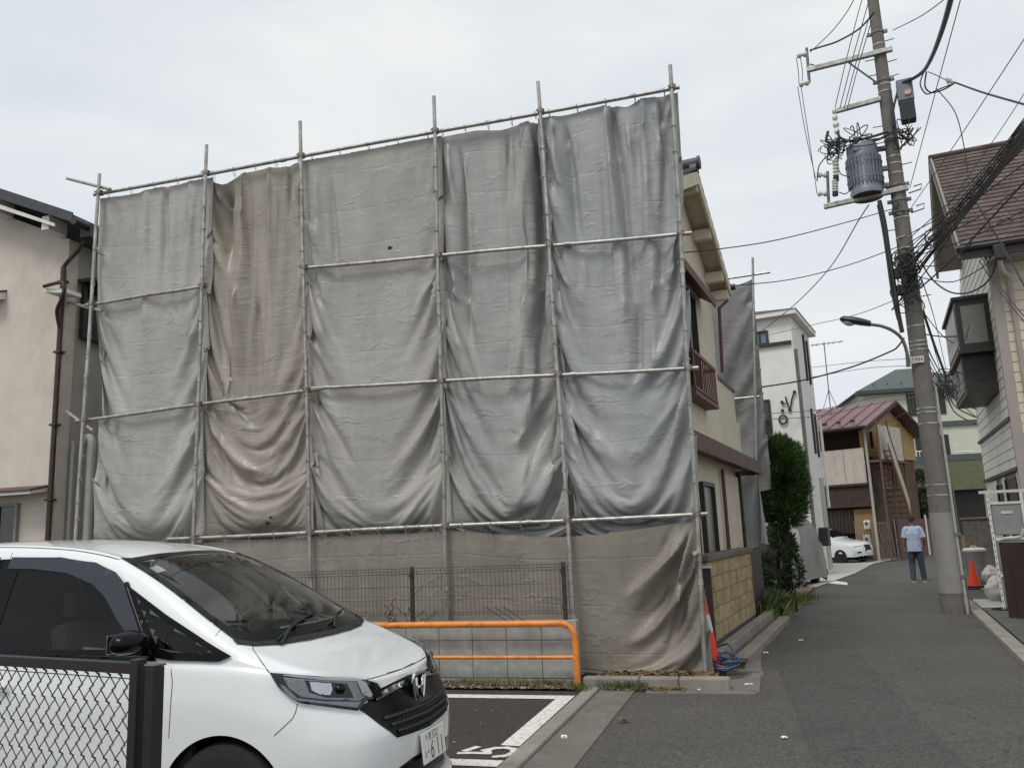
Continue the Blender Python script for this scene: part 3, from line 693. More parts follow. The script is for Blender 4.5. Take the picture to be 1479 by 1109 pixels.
# ------------------------------------------------------------------ low block wall and wire-mesh fence
bw = root('block_wall', 'low grey concrete block wall between the parking lot and the covered house', 'wall', lot(-5, 9.26))
MB().lbox(-8.04, -2.06, 9.21, 9.31, -.02, .69).obj('mortar_core', 'mortar', bw)
bcache = {}
for r, (z0, z1) in enumerate(((-.02, .09), (.09, .29), (.29, .49), (.49, .70))):
    if z1 not in bcache:
        bcache[z1] = MB().box((0, 0, 0), (.394, .12, z1 - z0 - .006)).mesh('block', bevel=.005, seg=1); bcache[z1].materials.append(M['block'])
    for k in range(15):
        u = -2.04 - .2 - .4 * k
        inst('block', bcache[z1], bw, frame(lot(u, 9.26 - .001 * ((k * 7 + r * 3) % 4), (z0 + z1) / 2), EU, EV, EZ))
mf = root('mesh_fence', 'dark brown wire mesh fence standing on the low block wall', 'fence', lot(-5, 9.26, .7))
M['fence_brown'] = mat('fence_brown', rgb(62, 54, 48), .5, .15, 15)
for u in (-2.17, -3.98, -5.85, -7.7):
    p = MB().lbox(u - .022, u + .022, 9.24, 9.28, .6, 1.32).obj('post', 'fence_brown', mf, bevel=.004)
    MB().lbox(u - .03, u + .03, 9.225, 9.239, 1.2, 1.24).lbox(u - .03, u + .03, 9.225, 9.239, .82, .86).obj('bracket', 'fence_brown', p)
edges = [-7.98, -5.86, -3.96, -2.05]
for a, b in zip(edges[:-1], edges[1:]):
    mb = MB(); n = int((b - a) / .05)
    for i in range(n + 1):
        u = a + .01 + i * (b - a - .02) / n
        mb.tube([lot(u, 9.228, .755), lot(u, 9.222, 1.235), lot(u, 9.205, 1.27), lot(u, 9.222, 1.305)], .0022, 4)
    for z, r in ((.775, .0028), (.80, .0028), (.945, .0028), (1.09, .0028), (1.235, .0028), (1.27, .0032), (1.3, .0032)):
        mb.tube([lot(a, 9.217 if z != 1.27 else 9.2, z), lot(b, 9.217 if z != 1.27 else 9.2, z)], r, 4)
    o = mb.obj('wire_panel', 'fence_brown', mf); o['kind'] = 'stuff'
# dry vine stems on the fence foot
M['twig'] = mat('twig', rgb(84, 66, 50), .9, .2, 12)
# ------------------------------------------------------------------ orange hoop barrier
orr = root('barrier_rail', 'orange tubular barrier rail with two bars in front of the block wall', 'barrier', lot(-2.1, 9.06))
ue = -2.03
pts = [lot(ue, 9.06, -.05), lot(ue, 9.06, .50)] + [lot(ue - .16 + .16 * math.cos(a), 9.06, .52 + .16 * math.sin(a)) for a in np.linspace(0, PI / 2, 9)]
pts += [lot(-4.4, 9.06, .68)] + [lot(-4.56 - .16 * math.sin(a), 9.06, .52 + .16 * math.cos(a)) for a in np.linspace(0, PI / 2, 9)] + [lot(-4.72, 9.06, -.05)]
MB().tube(pts, .035, 14).obj('hoop', 'orange', orr, smooth=True)
MB().tube([lot(-4.70, 9.06, .33), lot(ue - .02, 9.06, .33)], .021, 12).obj('bar', 'orange', orr, smooth=True)

# ------------------------------------------------------------------ corner clutter: cone, gate post, hose
def cone(name, label, p, h, group=None, stripes=True, scale=1.0):
    r = root(name, label, 'traffic cone', p, group)
    MB().box(Vector(p) + EZ * .02, (.38 * scale, .38 * scale, .04), EU, EV).obj('base', 'rubber' if not stripes else 'cone_red', r, bevel=.012)
    zz = [(.04, .15), (.30, .098), (.44, .07), (.58, .046), (h, .022)] if stripes else [(.04, .14), (h, .025)]
    for k in range(len(zz) - 1):
        a, b = zz[k], zz[k + 1]
        MB().lathe([(a[1] * scale, a[0] * (h / .7 if stripes else 1) if k else .04), (b[1] * scale, b[0] * (h / .7 if stripes and k < len(zz) - 2 else 1))], p, 20).obj('cone_body' if k % 2 == 0 else 'reflective_band', 'cone_red' if k % 2 == 0 else 'cone_white', r, smooth=True)
    return r
cone('traffic_cone', 'tall red and white traffic cone standing behind the right scaffold pole', lot(-.745, 9.98, .088), .92)
M['dark_brown'] = mat('dark_brown', rgb(58, 46, 42), .55, .2, 10, dirt=(rgb(90, 70, 60), .3, 6, (1, 1, .3)), coord='P')
gpst = root('gate_post', 'dark brown metal post between the scaffold and the yellowish block wall', 'post', lot(-.69, 10.25, .08))
MB().lbox(-.74, -.64, 10.2, 10.3, .05, 1.16).obj('shaft', 'dark_brown', gpst, bevel=.006)
MB().lbox(-.75, -.63, 10.19, 10.31, 1.162, 1.185).obj('cap', 'cone_white', gpst, bevel=.005)
hr = root('hose_coil', 'blue hose coiled on the soil at the foot of the right scaffold pole', 'hose', lot(-.48, 9.75, .1))
for k in range(5):
    c = lot(-.56 + .02 * k, 9.75 + .03 * k, .11 + .018 * k); R_ = .15 + .03 * math.sin(k * 2.7); tl = .05 * math.sin(k * 1.9 + 1)
    MB().tube([c + EU * R_ * math.cos(a) + EV * R_ * .7 * math.sin(a) + EZ * (.02 * math.sin(2 * a + k) + tl * math.cos(a + k) + .02) for a in np.linspace(k, 2 * PI + k - .5, 20)], .010, 6).obj('hose_loop', 'blue_hose', hr, smooth=True)
MB().tube(smooth_path([lot(-.47, 9.68, .12), lot(-.42, 9.82, .22), lot(-.5, 9.98, .34), lot(-.62, 10.05, .30)]), .010, 6).obj('hose_end', 'blue_hose', hr, smooth=True)
cr = root('wood_offcuts', 'weathered timber offcuts stacked under the hose at the scaffold corner', 'timber', lot(-.6, 9.9, .08))
for k in range(3):
    MB().box(lot(-.55 + .02 * k, 9.95 + .03 * k, .105 + .035 * k), (.42, .09, .033), (EU + EV * (.1 - .1 * k)).normalized(), (EV - EU * (.1 - .1 * k)).normalized()).obj('board', 'twig', cr, bevel=.004)
# ------------------------------------------------------------------ white compact minivan in the near parking slot
M['car_white'] = mat('car_white', rgb(226, 228, 228), .28, .012, 30, coat=1.0, spec=.5)
M['car_trim'] = mat('car_trim', rgb(13, 14, 15), .2, .1, 30, spec=.16)
M['car_matte'] = mat('car_matte', rgb(27, 28, 30), .62, .12, 40)
M['chrome'] = mat('chrome', rgb(205, 207, 208), .12, .05, 30, metal=1.0)
M['lamp_grey'] = mat('lamp_grey', rgb(150, 152, 154), .25, .2, 60, metal=.5)
M['seam'] = mat('seam', rgb(58, 60, 62), .8, .05, 30)
M['seat'] = mat('seat', rgb(92, 90, 84), .9, .15, 30)
M['liner'] = mat('liner', rgb(64, 66, 66), .9, .1, 30)
def glass(name, tint, rough=.02, refl=1.0):
    m = bpy.data.materials.new(name); m.use_nodes = True; t = m.node_tree; N = t.nodes; K = t.links.new
    N.remove(N['Principled BSDF']); out = N['Material Output']
    tr = N.new('ShaderNodeBsdfTransparent'); tr.inputs[0].default_value = tint
    gl = N.new('ShaderNodeBsdfGlossy'); gl.inputs['Roughness'].default_value = rough; gl.inputs[0].default_value = (refl, refl, refl, 1)
    fr = N.new('ShaderNodeFresnel'); fr.inputs[0].default_value = 1.5
    ns = N.new('ShaderNodeTexNoise'); ns.inputs['Scale'].default_value = 1.1
    bp = N.new('ShaderNodeBump'); bp.inputs['Strength'].default_value = .05; bp.inputs['Distance'].default_value = .02
    K(ns.outputs['Fac'], bp.inputs['Height']); K(bp.outputs[0], gl.inputs['Normal'])
    mx = N.new('ShaderNodeMixShader'); K(fr.outputs[0], mx.inputs[0]); K(tr.outputs[0], mx.inputs[1]); K(gl.outputs[0], mx.inputs[2]); K(mx.outputs[0], out.inputs[0])
    return m
M['windscreen'] = glass('windscreen', (.84, .92, .85, 1), refl=1.0)
M['side_glass'] = glass('side_glass', (.50, .53, .50, 1), refl=.55)  # gloss colour dimmed, here and below, in place of dark mirrored surroundings
M['dark_glass'] = glass('dark_glass', (.16, .17, .175, 1), refl=.55)
M['lamp_glass'] = glass('lamp_glass', (.86, .88, .9, 1), .01)
M['plate_white'] = mat('plate_white', rgb(222, 222, 214), .5, .03, 30)
M['plate_green'] = mat('plate_green', rgb(34, 74, 58), .5, .05, 30)
CAR = root('parked_minivan', 'white compact minivan parked nose to the lane behind the chain-link fence', 'car', lot(-1.88, 4.75, 0), rotz=-LY)
CI = Matrix.Translation(lot(-1.88, 4.75, 0)) @ Matrix.Rotation(-LY, 4, 'Z'); CINV = CI.inverted()
CL = 4.265
# belt stations: belt (d, y, z), rail (d, y, z), centre (d, z)
ST = [((.205, 0, .85), (.205, 0, .85), (.205, .85)),
      ((.212, .18, .853), (.218, .15, .86), (.222, .866)),
      ((.235, .36, .862), (.25, .32, .876), (.27, .888)),
      ((.285, .53, .885), (.315, .48, .903), (.34, .915)),
      ((.40, .655, .918), (.42, .60, .94), (.44, .95)),
      ((.56, .735, .955), (.56, .675, .985), (.55, .99)),
      ((.71, .775, .985), (.70, .715, 1.035), (.62, 1.03)),
      ((.87, .79, 1.005), (.86, .735, 1.095), (.71, 1.075)),
      ((1.08, .80, 1.018), (1.10, .705, 1.225), (.93, 1.215)),
      ((1.36, .805, 1.03), (1.37, .668, 1.375), (1.20, 1.38)),
      ((1.62, .808, 1.036), (1.61, .632, 1.49), (1.45, 1.51)),
      ((1.86, .81, 1.042), (1.85, .608, 1.572), (1.69, 1.606)),
      ((2.15, .81, 1.046), (2.15, .60, 1.622), (2.08, 1.672)),
      ((2.6, .81, 1.05), (2.6, .60, 1.652), (2.6, 1.708)),
      ((3.2, .808, 1.055), (3.2, .60, 1.658), (3.2, 1.712)),
      ((3.7, .80, 1.06), (3.7, .59, 1.64), (3.75, 1.69)),
      ((4.0, .775, 1.06), (3.98, .565, 1.59), (4.05, 1.64)),
      ((4.13, .70, 1.06), (4.09, .52, 1.47), (4.14, 1.51)),
      ((4.19, .5, 1.06), (4.16, .38, 1.27), (4.18, 1.29)),
      ((4.215, .25, 1.055), (4.205, .18, 1.12), (4.205, 1.14)),
      ((4.22, 0, 1.05), (4.22, 0, 1.05), (4.22, 1.05))]
ZL = [.19, .24, .32, .42, .52, .62, .72, .80, .88]   # skin levels below the belt
SIDE_O = [.0, .02, .032, .04, .045, .045, .044, .036, .02]
FRONT_O = [.04, .085, .115, .13, .135, .125, .09, .05, .015]
REAR_O = [.0, .02, .05, .07, .075, .06, .04, .03, .015]
def cat(P, k):
    P = np.array(P, float); n = len(P); out = []
    for i in range(n - 1):
        p0, p1, p2, p3 = P[max(i - 1, 0)], P[i], P[i + 1], P[min(i + 2, n - 1)]
        for j in range(k):
            t = j / k; out.append(.5 * (2 * p1 + (p2 - p0) * t + (2 * p0 - 5 * p1 + 4 * p2 - p3) * t * t + (3 * p1 - p0 - 3 * p2 + p3) * t ** 3))
    out.append(P[-1]); return np.array(out)
def car_rows():
    rows = []
    for i, (b, r, c) in enumerate(ST):
        b = np.array(b); r = np.array(r)
        pa = np.array(ST[max(i - 1, 0)][0]); pb = np.array(ST[min(i + 1, len(ST) - 1)][0])
        if i == 0: nrm = np.array([-1., 0])
        elif i == len(ST) - 1: nrm = np.array([1., 0])
        else:
            t = (pb - pa)[:2]; nrm = np.array([-t[1], t[0]]); nrm /= np.linalg.norm(nrm)
        wf = max(0, -nrm[0]) ** 1.3; wr = max(0, nrm[0]) ** 1.3; ws = max(0, 1 - wf - wr)
        col = []
        for k, z in enumerate(ZL):
            zz = z * (b[2] - .0) / .95 if z > .6 else z
            if z > .6: zz = .62 + (z - .62) * (b[2] - .04 - .62) / (.88 - .62)
            o = wf * FRONT_O[k] + ws * SIDE_O[k] + wr * REAR_O[k]
            col.append((b[0] + nrm[0] * o, max(0, b[1] + nrm[1] * o), zz))
        col.append(tuple(b))
        m1 = b * .55 + r * .45; m1[1] += .012 if .3 < b[1] else 0
        col.append(tuple(m1)); col.append(tuple(r))
        for f in (.82, .55, .27, 0):
            y = r[1] * f; k = 1 - f ** 2.2
            col.append((r[0] + (c[0] - r[0]) * k, y, r[2] + (c[1] - r[2]) * k))
        rows.append(col)
    return rows
CR = np.array(car_rows())
a_ = np.stack([cat(CR[:, j], 9) for j in range(CR.shape[1])], 1)
G_ = np.stack([cat(a_[i], 6) for i in range(a_.shape[0])], 0)     # dense half skin (stations x profile x 3)
G_[..., 1] = np.maximum(G_[..., 1], 0)
WHEELS = [(.87, .315), (3.61, .315)]; WR = .355
JB = 6 * len(ZL)  # profile index of the belt line
# wheel openings are cut from the skin; a fitted arch panel makes their edge
keep = np.ones((G_.shape[0] - 1, G_.shape[1] - 1), bool)
for wd, wz in WHEELS:
    cen = (G_[:-1, :-1] + G_[1:, :-1] + G_[:-1, 1:] + G_[1:, 1:]) / 4
    keep &= ~((np.hypot(cen[..., 0] - wd, cen[..., 2] - wz) < WR + .035) & (cen[..., 1] > .6))
def loc(d, y, z): return Vector((-d, y, z))
from mathutils.bvhtree import BVHTree
from mathutils.geometry import delaunay_2d_cdt
def skin(keepm, sgn=1):
    nv, nu = G_.shape[:2]; vs = [(-p[0], sgn * p[1], p[2]) for p in G_.reshape(-1, 3)]; fs = []
    for i in range(nv - 1):
        for j in range(nu - 1):
            if keepm is None or keepm[i, j]:
                q = [i * nu + j, (i + 1) * nu + j, (i + 1) * nu + j + 1, i * nu + j + 1]
                fs.append(q if sgn > 0 else q[::-1])
    return vs, fs
v1, f1 = skin(None, 1); v2, f2 = skin(None, -1)
CBVH = BVHTree.FromPolygons([Vector(a) for a in v1 + v2], f1 + [[k + len(v1) for k in f] for f in f2])
def cast_px(x, y):
    o = CINV @ CAMP; d = (CINV.to_3x3() @ sight(x, y)).normalized()
    h = CBVH.ray_cast(o, d); return h[0], h[1]
def inside(p, poly):
    c = False; n = len(poly)
    for i in range(n):
        a, b = poly[i], poly[i - 1]
        if (a[1] > p[1]) != (b[1] > p[1]) and p[0] < (b[0] - a[0]) * (p[1] - a[1]) / (b[1] - a[1]) + a[0]: c = not c
    return c
def dens(poly, step):
    out = []
    for i in range(len(poly)):
        a = np.array(poly[i], float); b = np.array(poly[(i + 1) % len(poly)], float); k = max(1, int(np.linalg.norm(b - a) / step))
        out += [tuple(a + (b - a) * j / k) for j in range(k)]
    return out
def rnd_poly(poly, k=4):  # round an outline a little
    P = [np.array(p, float) for p in poly]; out = []
    n = len(P)
    for i in range(n):
        p, a, b = P[i], P[i - 1], P[(i + 1) % n]
        la = min(.3, 5 / max(np.linalg.norm(a - p), 1e-6)); lb = min(.3, 5 / max(np.linalg.norm(b - p), 1e-6))
        s, e = p + (a - p) * la, p + (b - p) * lb
        for j in range(k + 1):
            t = j / k; out.append(tuple((1 - t) ** 2 * s + 2 * t * (1 - t) * p + t * t * e))
    return out
def fill(outer, hole, step):
    o = dens(outer, step); pts = list(o); edges = [(i, (i + 1) % len(o)) for i in range(len(o))]
    if hole:
        h = dens(hole, step); b = len(pts); pts += h; edges += [(b + i, b + (i + 1) % len(h)) for i in range(len(h))]
    xs = [p[0] for p in outer]; ys = [p[1] for p in outer]
    st_ = step * 1.3
    for gx in np.arange(min(xs) + st_ * .5, max(xs), st_):
        for gy in np.arange(min(ys) + st_ * .5, max(ys), st_):
            if inside((gx, gy), outer) and not (hole and inside((gx, gy), hole)): pts.append((gx, gy))
    r = delaunay_2d_cdt([Vector(p) for p in pts], edges, [], 0, 1e-4)
    V2, F2 = r[0], r[2]; F = []
    for f in F2:
        c = (sum(V2[i].x for i in f) / len(f), sum(V2[i].y for i in f) / len(f))
        if inside(c, outer) and not (hole and inside(c, hole)): F.append(list(f))
    return [(v.x, v.y) for v in V2], F
def snap(p2, mode):
    if mode == 'px': return cast_px(*p2)
    if mode == 'top': h = CBVH.ray_cast(Vector((-p2[0], p2[1], 3)), Vector((0, 0, -1)))
    elif mode == 'side': h = CBVH.ray_cast(Vector((-p2[0], -3, p2[1])), Vector((0, 1, 0)))
    elif mode == 'front': h = CBVH.ray_cast(Vector((3, p2[0], p2[1])), Vector((-1, 0, 0)))
    elif mode == 'rear': h = CBVH.ray_cast(Vector((-8, p2[0], p2[1])), Vector((1, 0, 0)))
    return h[0], h[1]
def panel(name, outer, mode, off, m, parent, hole=None, step=None, mirror=False, both=False, thick=0):
    step = step or (7 if mode == 'px' else .05)
    P2, F = fill(outer, hole, step); P3 = []; ok = []
    for p in P2:
        h, n = snap(p, mode)
        if h is None: P3.append(Vector((0, 0, 0))); ok.append(False); continue
        if n.dot(h - Vector((-2.1, 0, .8))) < 0: n = -n
        P3.append(h + n * off); ok.append(True)
    F = [f for f in F if all(ok[i] for i in f)]
    res = []
    for sg in ((1, -1) if both else ((-1,) if mirror else (1,))):
        mb = MB(); vs = [Vector((p.x, p.y * sg, p.z)) for p in P3]; fs = []
        for f in F:
            a, b, c = (vs[f[0]], vs[f[1]], vs[f[2]]); nn = (b - a).cross(c - a)
            cen = (a + b + c) / 3 - Vector((-2.1, 0, .8))
            fs.append(list(f) if nn.dot(cen) > 0 else list(f)[::-1])
        mb.add(vs, fs); res.append(mb.obj(name, m, parent, smooth='all', local=True))
    return res
def seam(pts, mode, parent, r=.0035, both=False, m='seam', name='panel_gap', off=.0):
    P = dens(pts + pts[::-1][1:-1], 6 if mode == 'px' else .05)[:10 ** 6]
    P = []
    for i in range(len(pts) - 1):
        a, b = np.array(pts[i], float), np.array(pts[i + 1], float); k = max(1, int(np.linalg.norm(b - a) / (5 if mode == 'px' else .04)))
        P += [tuple(a + (b - a) * j / k) for j in range(k)]
    P.append(tuple(pts[-1])); q = []
    for p in P:
        h, n = snap(p, mode)
        if h is not None:
            if n.dot(h - Vector((-2.1, 0, .8))) < 0: n = -n
            q.append(h - n * (r * .55 - off))
    if len(q) < 2: return
    for sg in ((1, -1) if both else (1,)):
        MB().tube([Vector((p.x, p.y * sg, p.z)) for p in q], r, 6).obj(name, m, parent, smooth='all', local=True)

# windows: outlines in car coordinates
WS = [(.725, 0), (.735, .2), (.765, .42), (.82, .60), (.895, .705), (1.10, .68), (1.37, .642), (1.61, .607), (1.765, .58), (1.73, .45), (1.67, .2), (1.66, 0)]
WS = WS + [(d, -y) for d, y in WS[-2:0:-1]]
WSI = [(.81, 0), (.82, .2), (.85, .42), (.90, .57), (.95, .63), (1.10, .632), (1.37, .597), (1.57, .562), (1.69, .535), (1.66, .42), (1.62, .2), (1.61, 0)]
WSI = WSI + [(d, -y) for d, y in WSI[-2:0:-1]]
QW = [(.855, 1.045), (.93, 1.022), (1.22, 1.03), (1.33, 1.045), (1.625, 1.425), (1.30, 1.255), (1.02, 1.12)]
QWI = [(.965, 1.062), (1.22, 1.07), (1.305, 1.09), (1.535, 1.355), (1.30, 1.222), (1.06, 1.108)]
FW = [(1.345, 1.05), (1.645, 1.43), (1.72, 1.478), (1.88, 1.535), (2.15, 1.575), (2.52, 1.59), (2.52, 1.055)]
FWI = [(1.45, 1.085), (1.70, 1.395), (1.76, 1.44), (1.92, 1.495), (2.17, 1.535), (2.42, 1.55), (2.42, 1.085)]
RW = [(2.56, 1.055), (2.56, 1.59), (3.0, 1.598), (3.36, 1.592), (3.36, 1.06)]
RWI = [(2.66, 1.09), (2.66, 1.55), (3.0, 1.558), (3.28, 1.552), (3.28, 1.09)]
TW = [(3.42, 1.06), (3.42, 1.59), (3.7, 1.575), (3.86, 1.50), (3.95, 1.25), (3.96, 1.08)]
kp = keep.copy()
cen = (G_[:-1, :-1] + G_[1:, :-1] + G_[:-1, 1:] + G_[1:, 1:]) / 4
for i in range(kp.shape[0]):
    for j in range(JB - 4, kp.shape[1]):
        d, y, z = cen[i, j]
        if inside((d, y), WSI) and z > 1.07 and d < 1.85: kp[i, j] = False
        elif y > .55 and (inside((d, z), QWI) or inside((d, z), FWI) or inside((d, z), RWI)) and j < JB + 14: kp[i, j] = False
v1, f1 = skin(kp, 1); v2, f2 = skin(kp, -1)
mb = MB(); mb.add(v1, f1); mb.add(v2, f2)
body = mb.obj('body', 'car_white', CAR, smooth='all', local=True)
bm = bmesh.new(); bm.from_mesh(body.data); bmesh.ops.remove_doubles(bm, verts=bm.verts, dist=4e-4); bmesh.ops.recalc_face_normals(bm, faces=bm.faces); bm.to_mesh(body.data); bm.free()
body.data.polygons.foreach_set('use_smooth', [True] * len(body.data.polygons))
wsg = panel('windscreen', WS, 'top', .004, 'windscreen', CAR)[0]
panel('black_border', WS, 'top', .006, 'car_trim', wsg, hole=WSI)
for nm, o, i_, g in (('quarter_window', QW, QWI, 'side_glass'), ('front_door_window', FW, FWI, 'side_glass'), ('rear_door_window', RW, RWI, 'dark_glass')):
    gl = panel(nm, o, 'side', .013, g, CAR, both=True, step=.022)
    fr = panel('black_border', o, 'side', .016, 'car_trim', gl[0], hole=i_, step=.022)
    panel('black_border', o, 'side', .016, 'car_trim', gl[1], hole=i_, mirror=True, step=.022)
panel('rear_side_window', TW, 'side', .004, 'car_trim', CAR, both=True)
panel('pillar_trim', [(2.505, 1.055), (2.505, 1.592), (2.575, 1.592), (2.575, 1.055)], 'side', .014, 'car_trim', CAR, both=True)
panel('pillar_trim', [(1.325, 1.05), (1.345, 1.045), (1.645, 1.43), (1.615, 1.42)], 'side', .018, 'car_trim', CAR, both=True, step=.02)
seam([(1.335, 1.045), (1.42, 1.16), (1.53, 1.30), (1.635, 1.432)], 'side', CAR, both=True, r=.016, m='car_trim', name='pillar_bar', off=.016)
# smoked rain visors over the door glass
M['visor'] = mat('visor', rgb(38, 40, 50), .2, .1, 10, spec=.6)
panel('rain_visor', [(1.385, 1.10), (1.645, 1.435), (1.72, 1.49), (1.88, 1.547), (2.15, 1.587), (2.50, 1.60), (2.50, 1.535), (2.30, 1.525), (2.05, 1.495), (1.85, 1.43), (1.74, 1.36), (1.62, 1.245), (1.45, 1.10)], 'side', .022, 'visor', CAR, both=True, step=.03)
panel('rain_visor', [(2.58, 1.535), (2.58, 1.602), (3.0, 1.61), (3.34, 1.604), (3.34, 1.54), (3.0, 1.545)], 'side', .022, 'visor', CAR, both=True, step=.03)
panel('belt_moulding', [(1.30, 1.026), (1.32, 1.046), (3.36, 1.068), (3.36, 1.045)], 'side', .009, 'car_trim', CAR, both=True)
cw = [(.69, 0), (.70, .25), (.74, .48), (.805, .65), (.865, .725), (.905, .71), (.825, .61), (.77, .44), (.74, .2), (.73, 0)]
panel('cowl_panel', cw + [(d, -y) for d, y in cw[-2:0:-1]], 'top', .007, 'car_matte', CAR)
# wipers
def surf(d, y, o=.015):
    h, n = snap((d, y), 'top'); return h + (n if n.z > 0 else -n) * o
for a, b in (((.77, -.50), (.88, .10)), ((.77, .10), (.92, .55))):
    w = MB().tube([surf(a[0] + (b[0] - a[0]) * t, a[1] + (b[1] - a[1]) * t, .018) for t in np.linspace(0, 1, 10)], .006, 6).obj('wiper', 'car_matte', CAR, local=True)
    MB().tube([surf(a[0] - .03, a[1], .012), surf((a[0] * 1.4 + b[0] * .6) / 2, (a[1] * 1.4 + b[1] * .6) / 2, .03), surf((a[0] + b[0]) / 2, (a[1] + b[1]) / 2, .03)], .010, 6).obj('wiper_arm', 'car_matte', w, local=True)
# hood gap, fender gaps, door gaps traced on the skin
seam([(363, 923), (366, 938), (376, 953), (389, 971)], 'px', CAR, both=True)
seam([(529, 981), (545, 977), (562, 972), (580, 966), (597, 957)], 'px', CAR, both=True, r=.005)
seam([(430, 1015), (427, 1028), (422, 1038), (410, 1049), (396, 1062)], 'px', CAR, both=True)
seam([(247, 966), (249, 985), (247, 1010), (244, 1060), (243, 1100)], 'px', CAR, both=True)
seam([(2.535, 1.05), (2.535, .8), (2.53, .5), (2.50, .3)], 'side', CAR, both=True)
seam([(2.535, 1.60), (2.535, 1.635)], 'side', CAR, both=True)
seam([(1.0, .30), (1.35, .29), (2.5, .29), (3.2, .30)], 'side', CAR, both=True)
seam([(1.76, .592), (2.1, .585), (2.6, .585), (3.3, .585), (3.9, .565)], 'top', CAR, both=True, r=.005)
seam([(309, 921), (319, 908)], 'px', CAR, both=True)
# face of the car: outlines traced on the near half and mirrored about the centre line
def fyz(pts):
    out = []
    for p in pts:
        h, n = cast_px(*p)
        if h is not None: out.append((h.y, h.z))
    return out
def sym(pts, name, m, off, parent, step=.03):
    pts = [(min(y, -.001), z) for y, z in pts]
    return panel(name, pts + [(-y, z) for y, z in pts[::-1]], 'front', off, m, parent, step=step)[0]
gr = sym([(-.001, .835), (-.20, .828), (-.40, .815), (-.46, .80), (-.49, .775), (-.575, .765), (-.48, .66), (-.375, .575), (-.001, .555)], 'grille', 'car_trim', .004, CAR)
for z in (.605, .642, .68):
    wy = .36 + (z - .60) * .95
    seam([(y, z - .01 * (1 - abs(y) / wy)) for y in np.linspace(-wy, wy, 17)], 'front', gr, r=.011, m='car_matte', name='grille_slat', off=.012)
hx = MB()
for r_ in range(4):
    for k in range(-11, 12):
        y = k * .04 + (.02 if r_ % 2 else 0); z = .59 + .03 * r_
        if abs(y) < .33 + r_ * .03:
            h, n = snap((y, z), 'front'); hx.tube([h + Vector((.006, .017 * math.cos(a), .012 * math.sin(a))) for a in np.linspace(0, 2 * PI, 7)], .0025, 4)
o = hx.obj('grille_mesh', 'car_matte', gr, local=True); o['kind'] = 'stuff'
sym([(-.09, .82), (-.20, .818), (-.36, .803), (-.44, .792), (-.445, .768), (-.33, .775), (-.22, .785), (-.10, .785)][:4] + [(-.44, .77), (-.33, .776), (-.20, .79), (-.09, .79)], 'x', 'chrome', .016, gr) if False else None
for sg in (1, -1):
    w = [(-.075, .818), (-.20, .816), (-.36, .802), (-.435, .792), (-.44, .768), (-.34, .776), (-.20, .788), (-.075, .786)]
    panel('chrome_wing', [(y * sg, z) for y, z in w], 'front', .016, 'chrome', gr, step=.03)
# emblem: chrome trapezoid frame with an upright H
eh, en_ = snap((0, .775), 'front'); ex = eh.x + .03
ES_ = 1.5
def ez_s(y, z): return Vector((ex + .01, y * ES_, .775 + (z - .775) * ES_))
def bar(pts, r=.006): return MB().tube([ez_s(y, z) for y, z in pts], r * 1.5, 8)
em = MB().tube([ez_s(y, z) for y, z in cat([(-.052, .822), (0, .826), (.052, .822), (.056, .80), (.040, .735), (.03, .722), (-.03, .722), (-.040, .735), (-.056, .80), (-.052, .822)], 4)], .010, 8).obj('emblem', 'chrome', gr, smooth='all', local=True)
MB().prism([ez_s(y, z) - Vector((.02, 0, 0)) for y, z in ((-.055, .824), (.055, .824), (.057, .80), (.035, .722), (-.035, .722), (-.057, .80))], Vector((.008, 0, 0))).obj('emblem_back', 'car_trim', gr, local=True)
bar([(-.034, .812), (-.026, .772), (-.022, .735)], .0075).obj('emblem', 'chrome', gr, smooth='all', local=True)
bar([(.034, .812), (.026, .772), (.022, .735)], .0075).obj('emblem', 'chrome', gr, smooth='all', local=True)
bar([(-.026, .772), (.026, .772)], .0075).obj('emblem', 'chrome', gr, smooth='all', local=True)
# lower intake, lip, fog recess
sym([(-.001, .44), (-.22, .44), (-.40, .415), (-.56, .345), (-.60, .29), (-.52, .255), (-.001, .245)], 'lower_intake', 'car_trim', .004, CAR)
lipm = MB(); rows = []
for y in np.linspace(-.74, .74, 40):
    h, n = snap((y, .245), 'front'); b = .055 * max(0, 1 - (abs(y) / .80) ** 4)
    rows.append([h + Vector((-.02, 0, -.03)), h + Vector((b * .8, 0, -.04)), h + Vector((b + .01, 0, -.015)), h + Vector((b * .9, 0, .008)), h + Vector((b * .3, 0, .014)), h + Vector((-.02, 0, .012))])
lipm.grid(rows).obj('front_lip', 'car_white', CAR, smooth='all', local=True)
for sg in (1, -1):
    panel('bumper_recess', [(sg * y, z) for y, z in ((-.60, .50), (-.66, .48), (-.70, .40), (-.70, .33), (-.62, .36), (-.585, .42))], 'front', .0015, 'car_white', CAR, step=.03)
# number plate: white with dark green figures
pl = MB().box((.0, 0, 0), (.012, .33, .165)).mesh('number_plate', bevel=.004); pl.materials.append(M['plate_white'])
ph, pn = snap((0, .5), 'front')
plate = bpy.data.objects.new('number_plate', pl); C.objects.link(plate); plate.parent = CAR; plate.location = (ph.x + .022, 0, .465); plate.rotation_euler = (0, math.radians(-6), 0)
MB().box((-.012, 0, 0), (.02, .2, .1)).obj('bracket', 'car_trim', plate, local=True)
def glyph(strokes, y0, z0, w, h, r, name='character'):
    mb = MB()
    for s_ in strokes:
        P = [Vector((.0066, y0 + a * w, z0 + b * h)) for a, b in s_]
        for i in range(len(P) - 1):
            d = (P[i + 1] - P[i]); l = d.length; d.normalize(); nn = Vector((0, -d.z, d.y)) * r; e = d * r * .6
            mb.poly([P[i] - e - nn, P[i + 1] + e - nn, P[i + 1] + e + nn, P[i] - e + nn])
    return mb.obj(name, 'plate_green', plate, local=True)
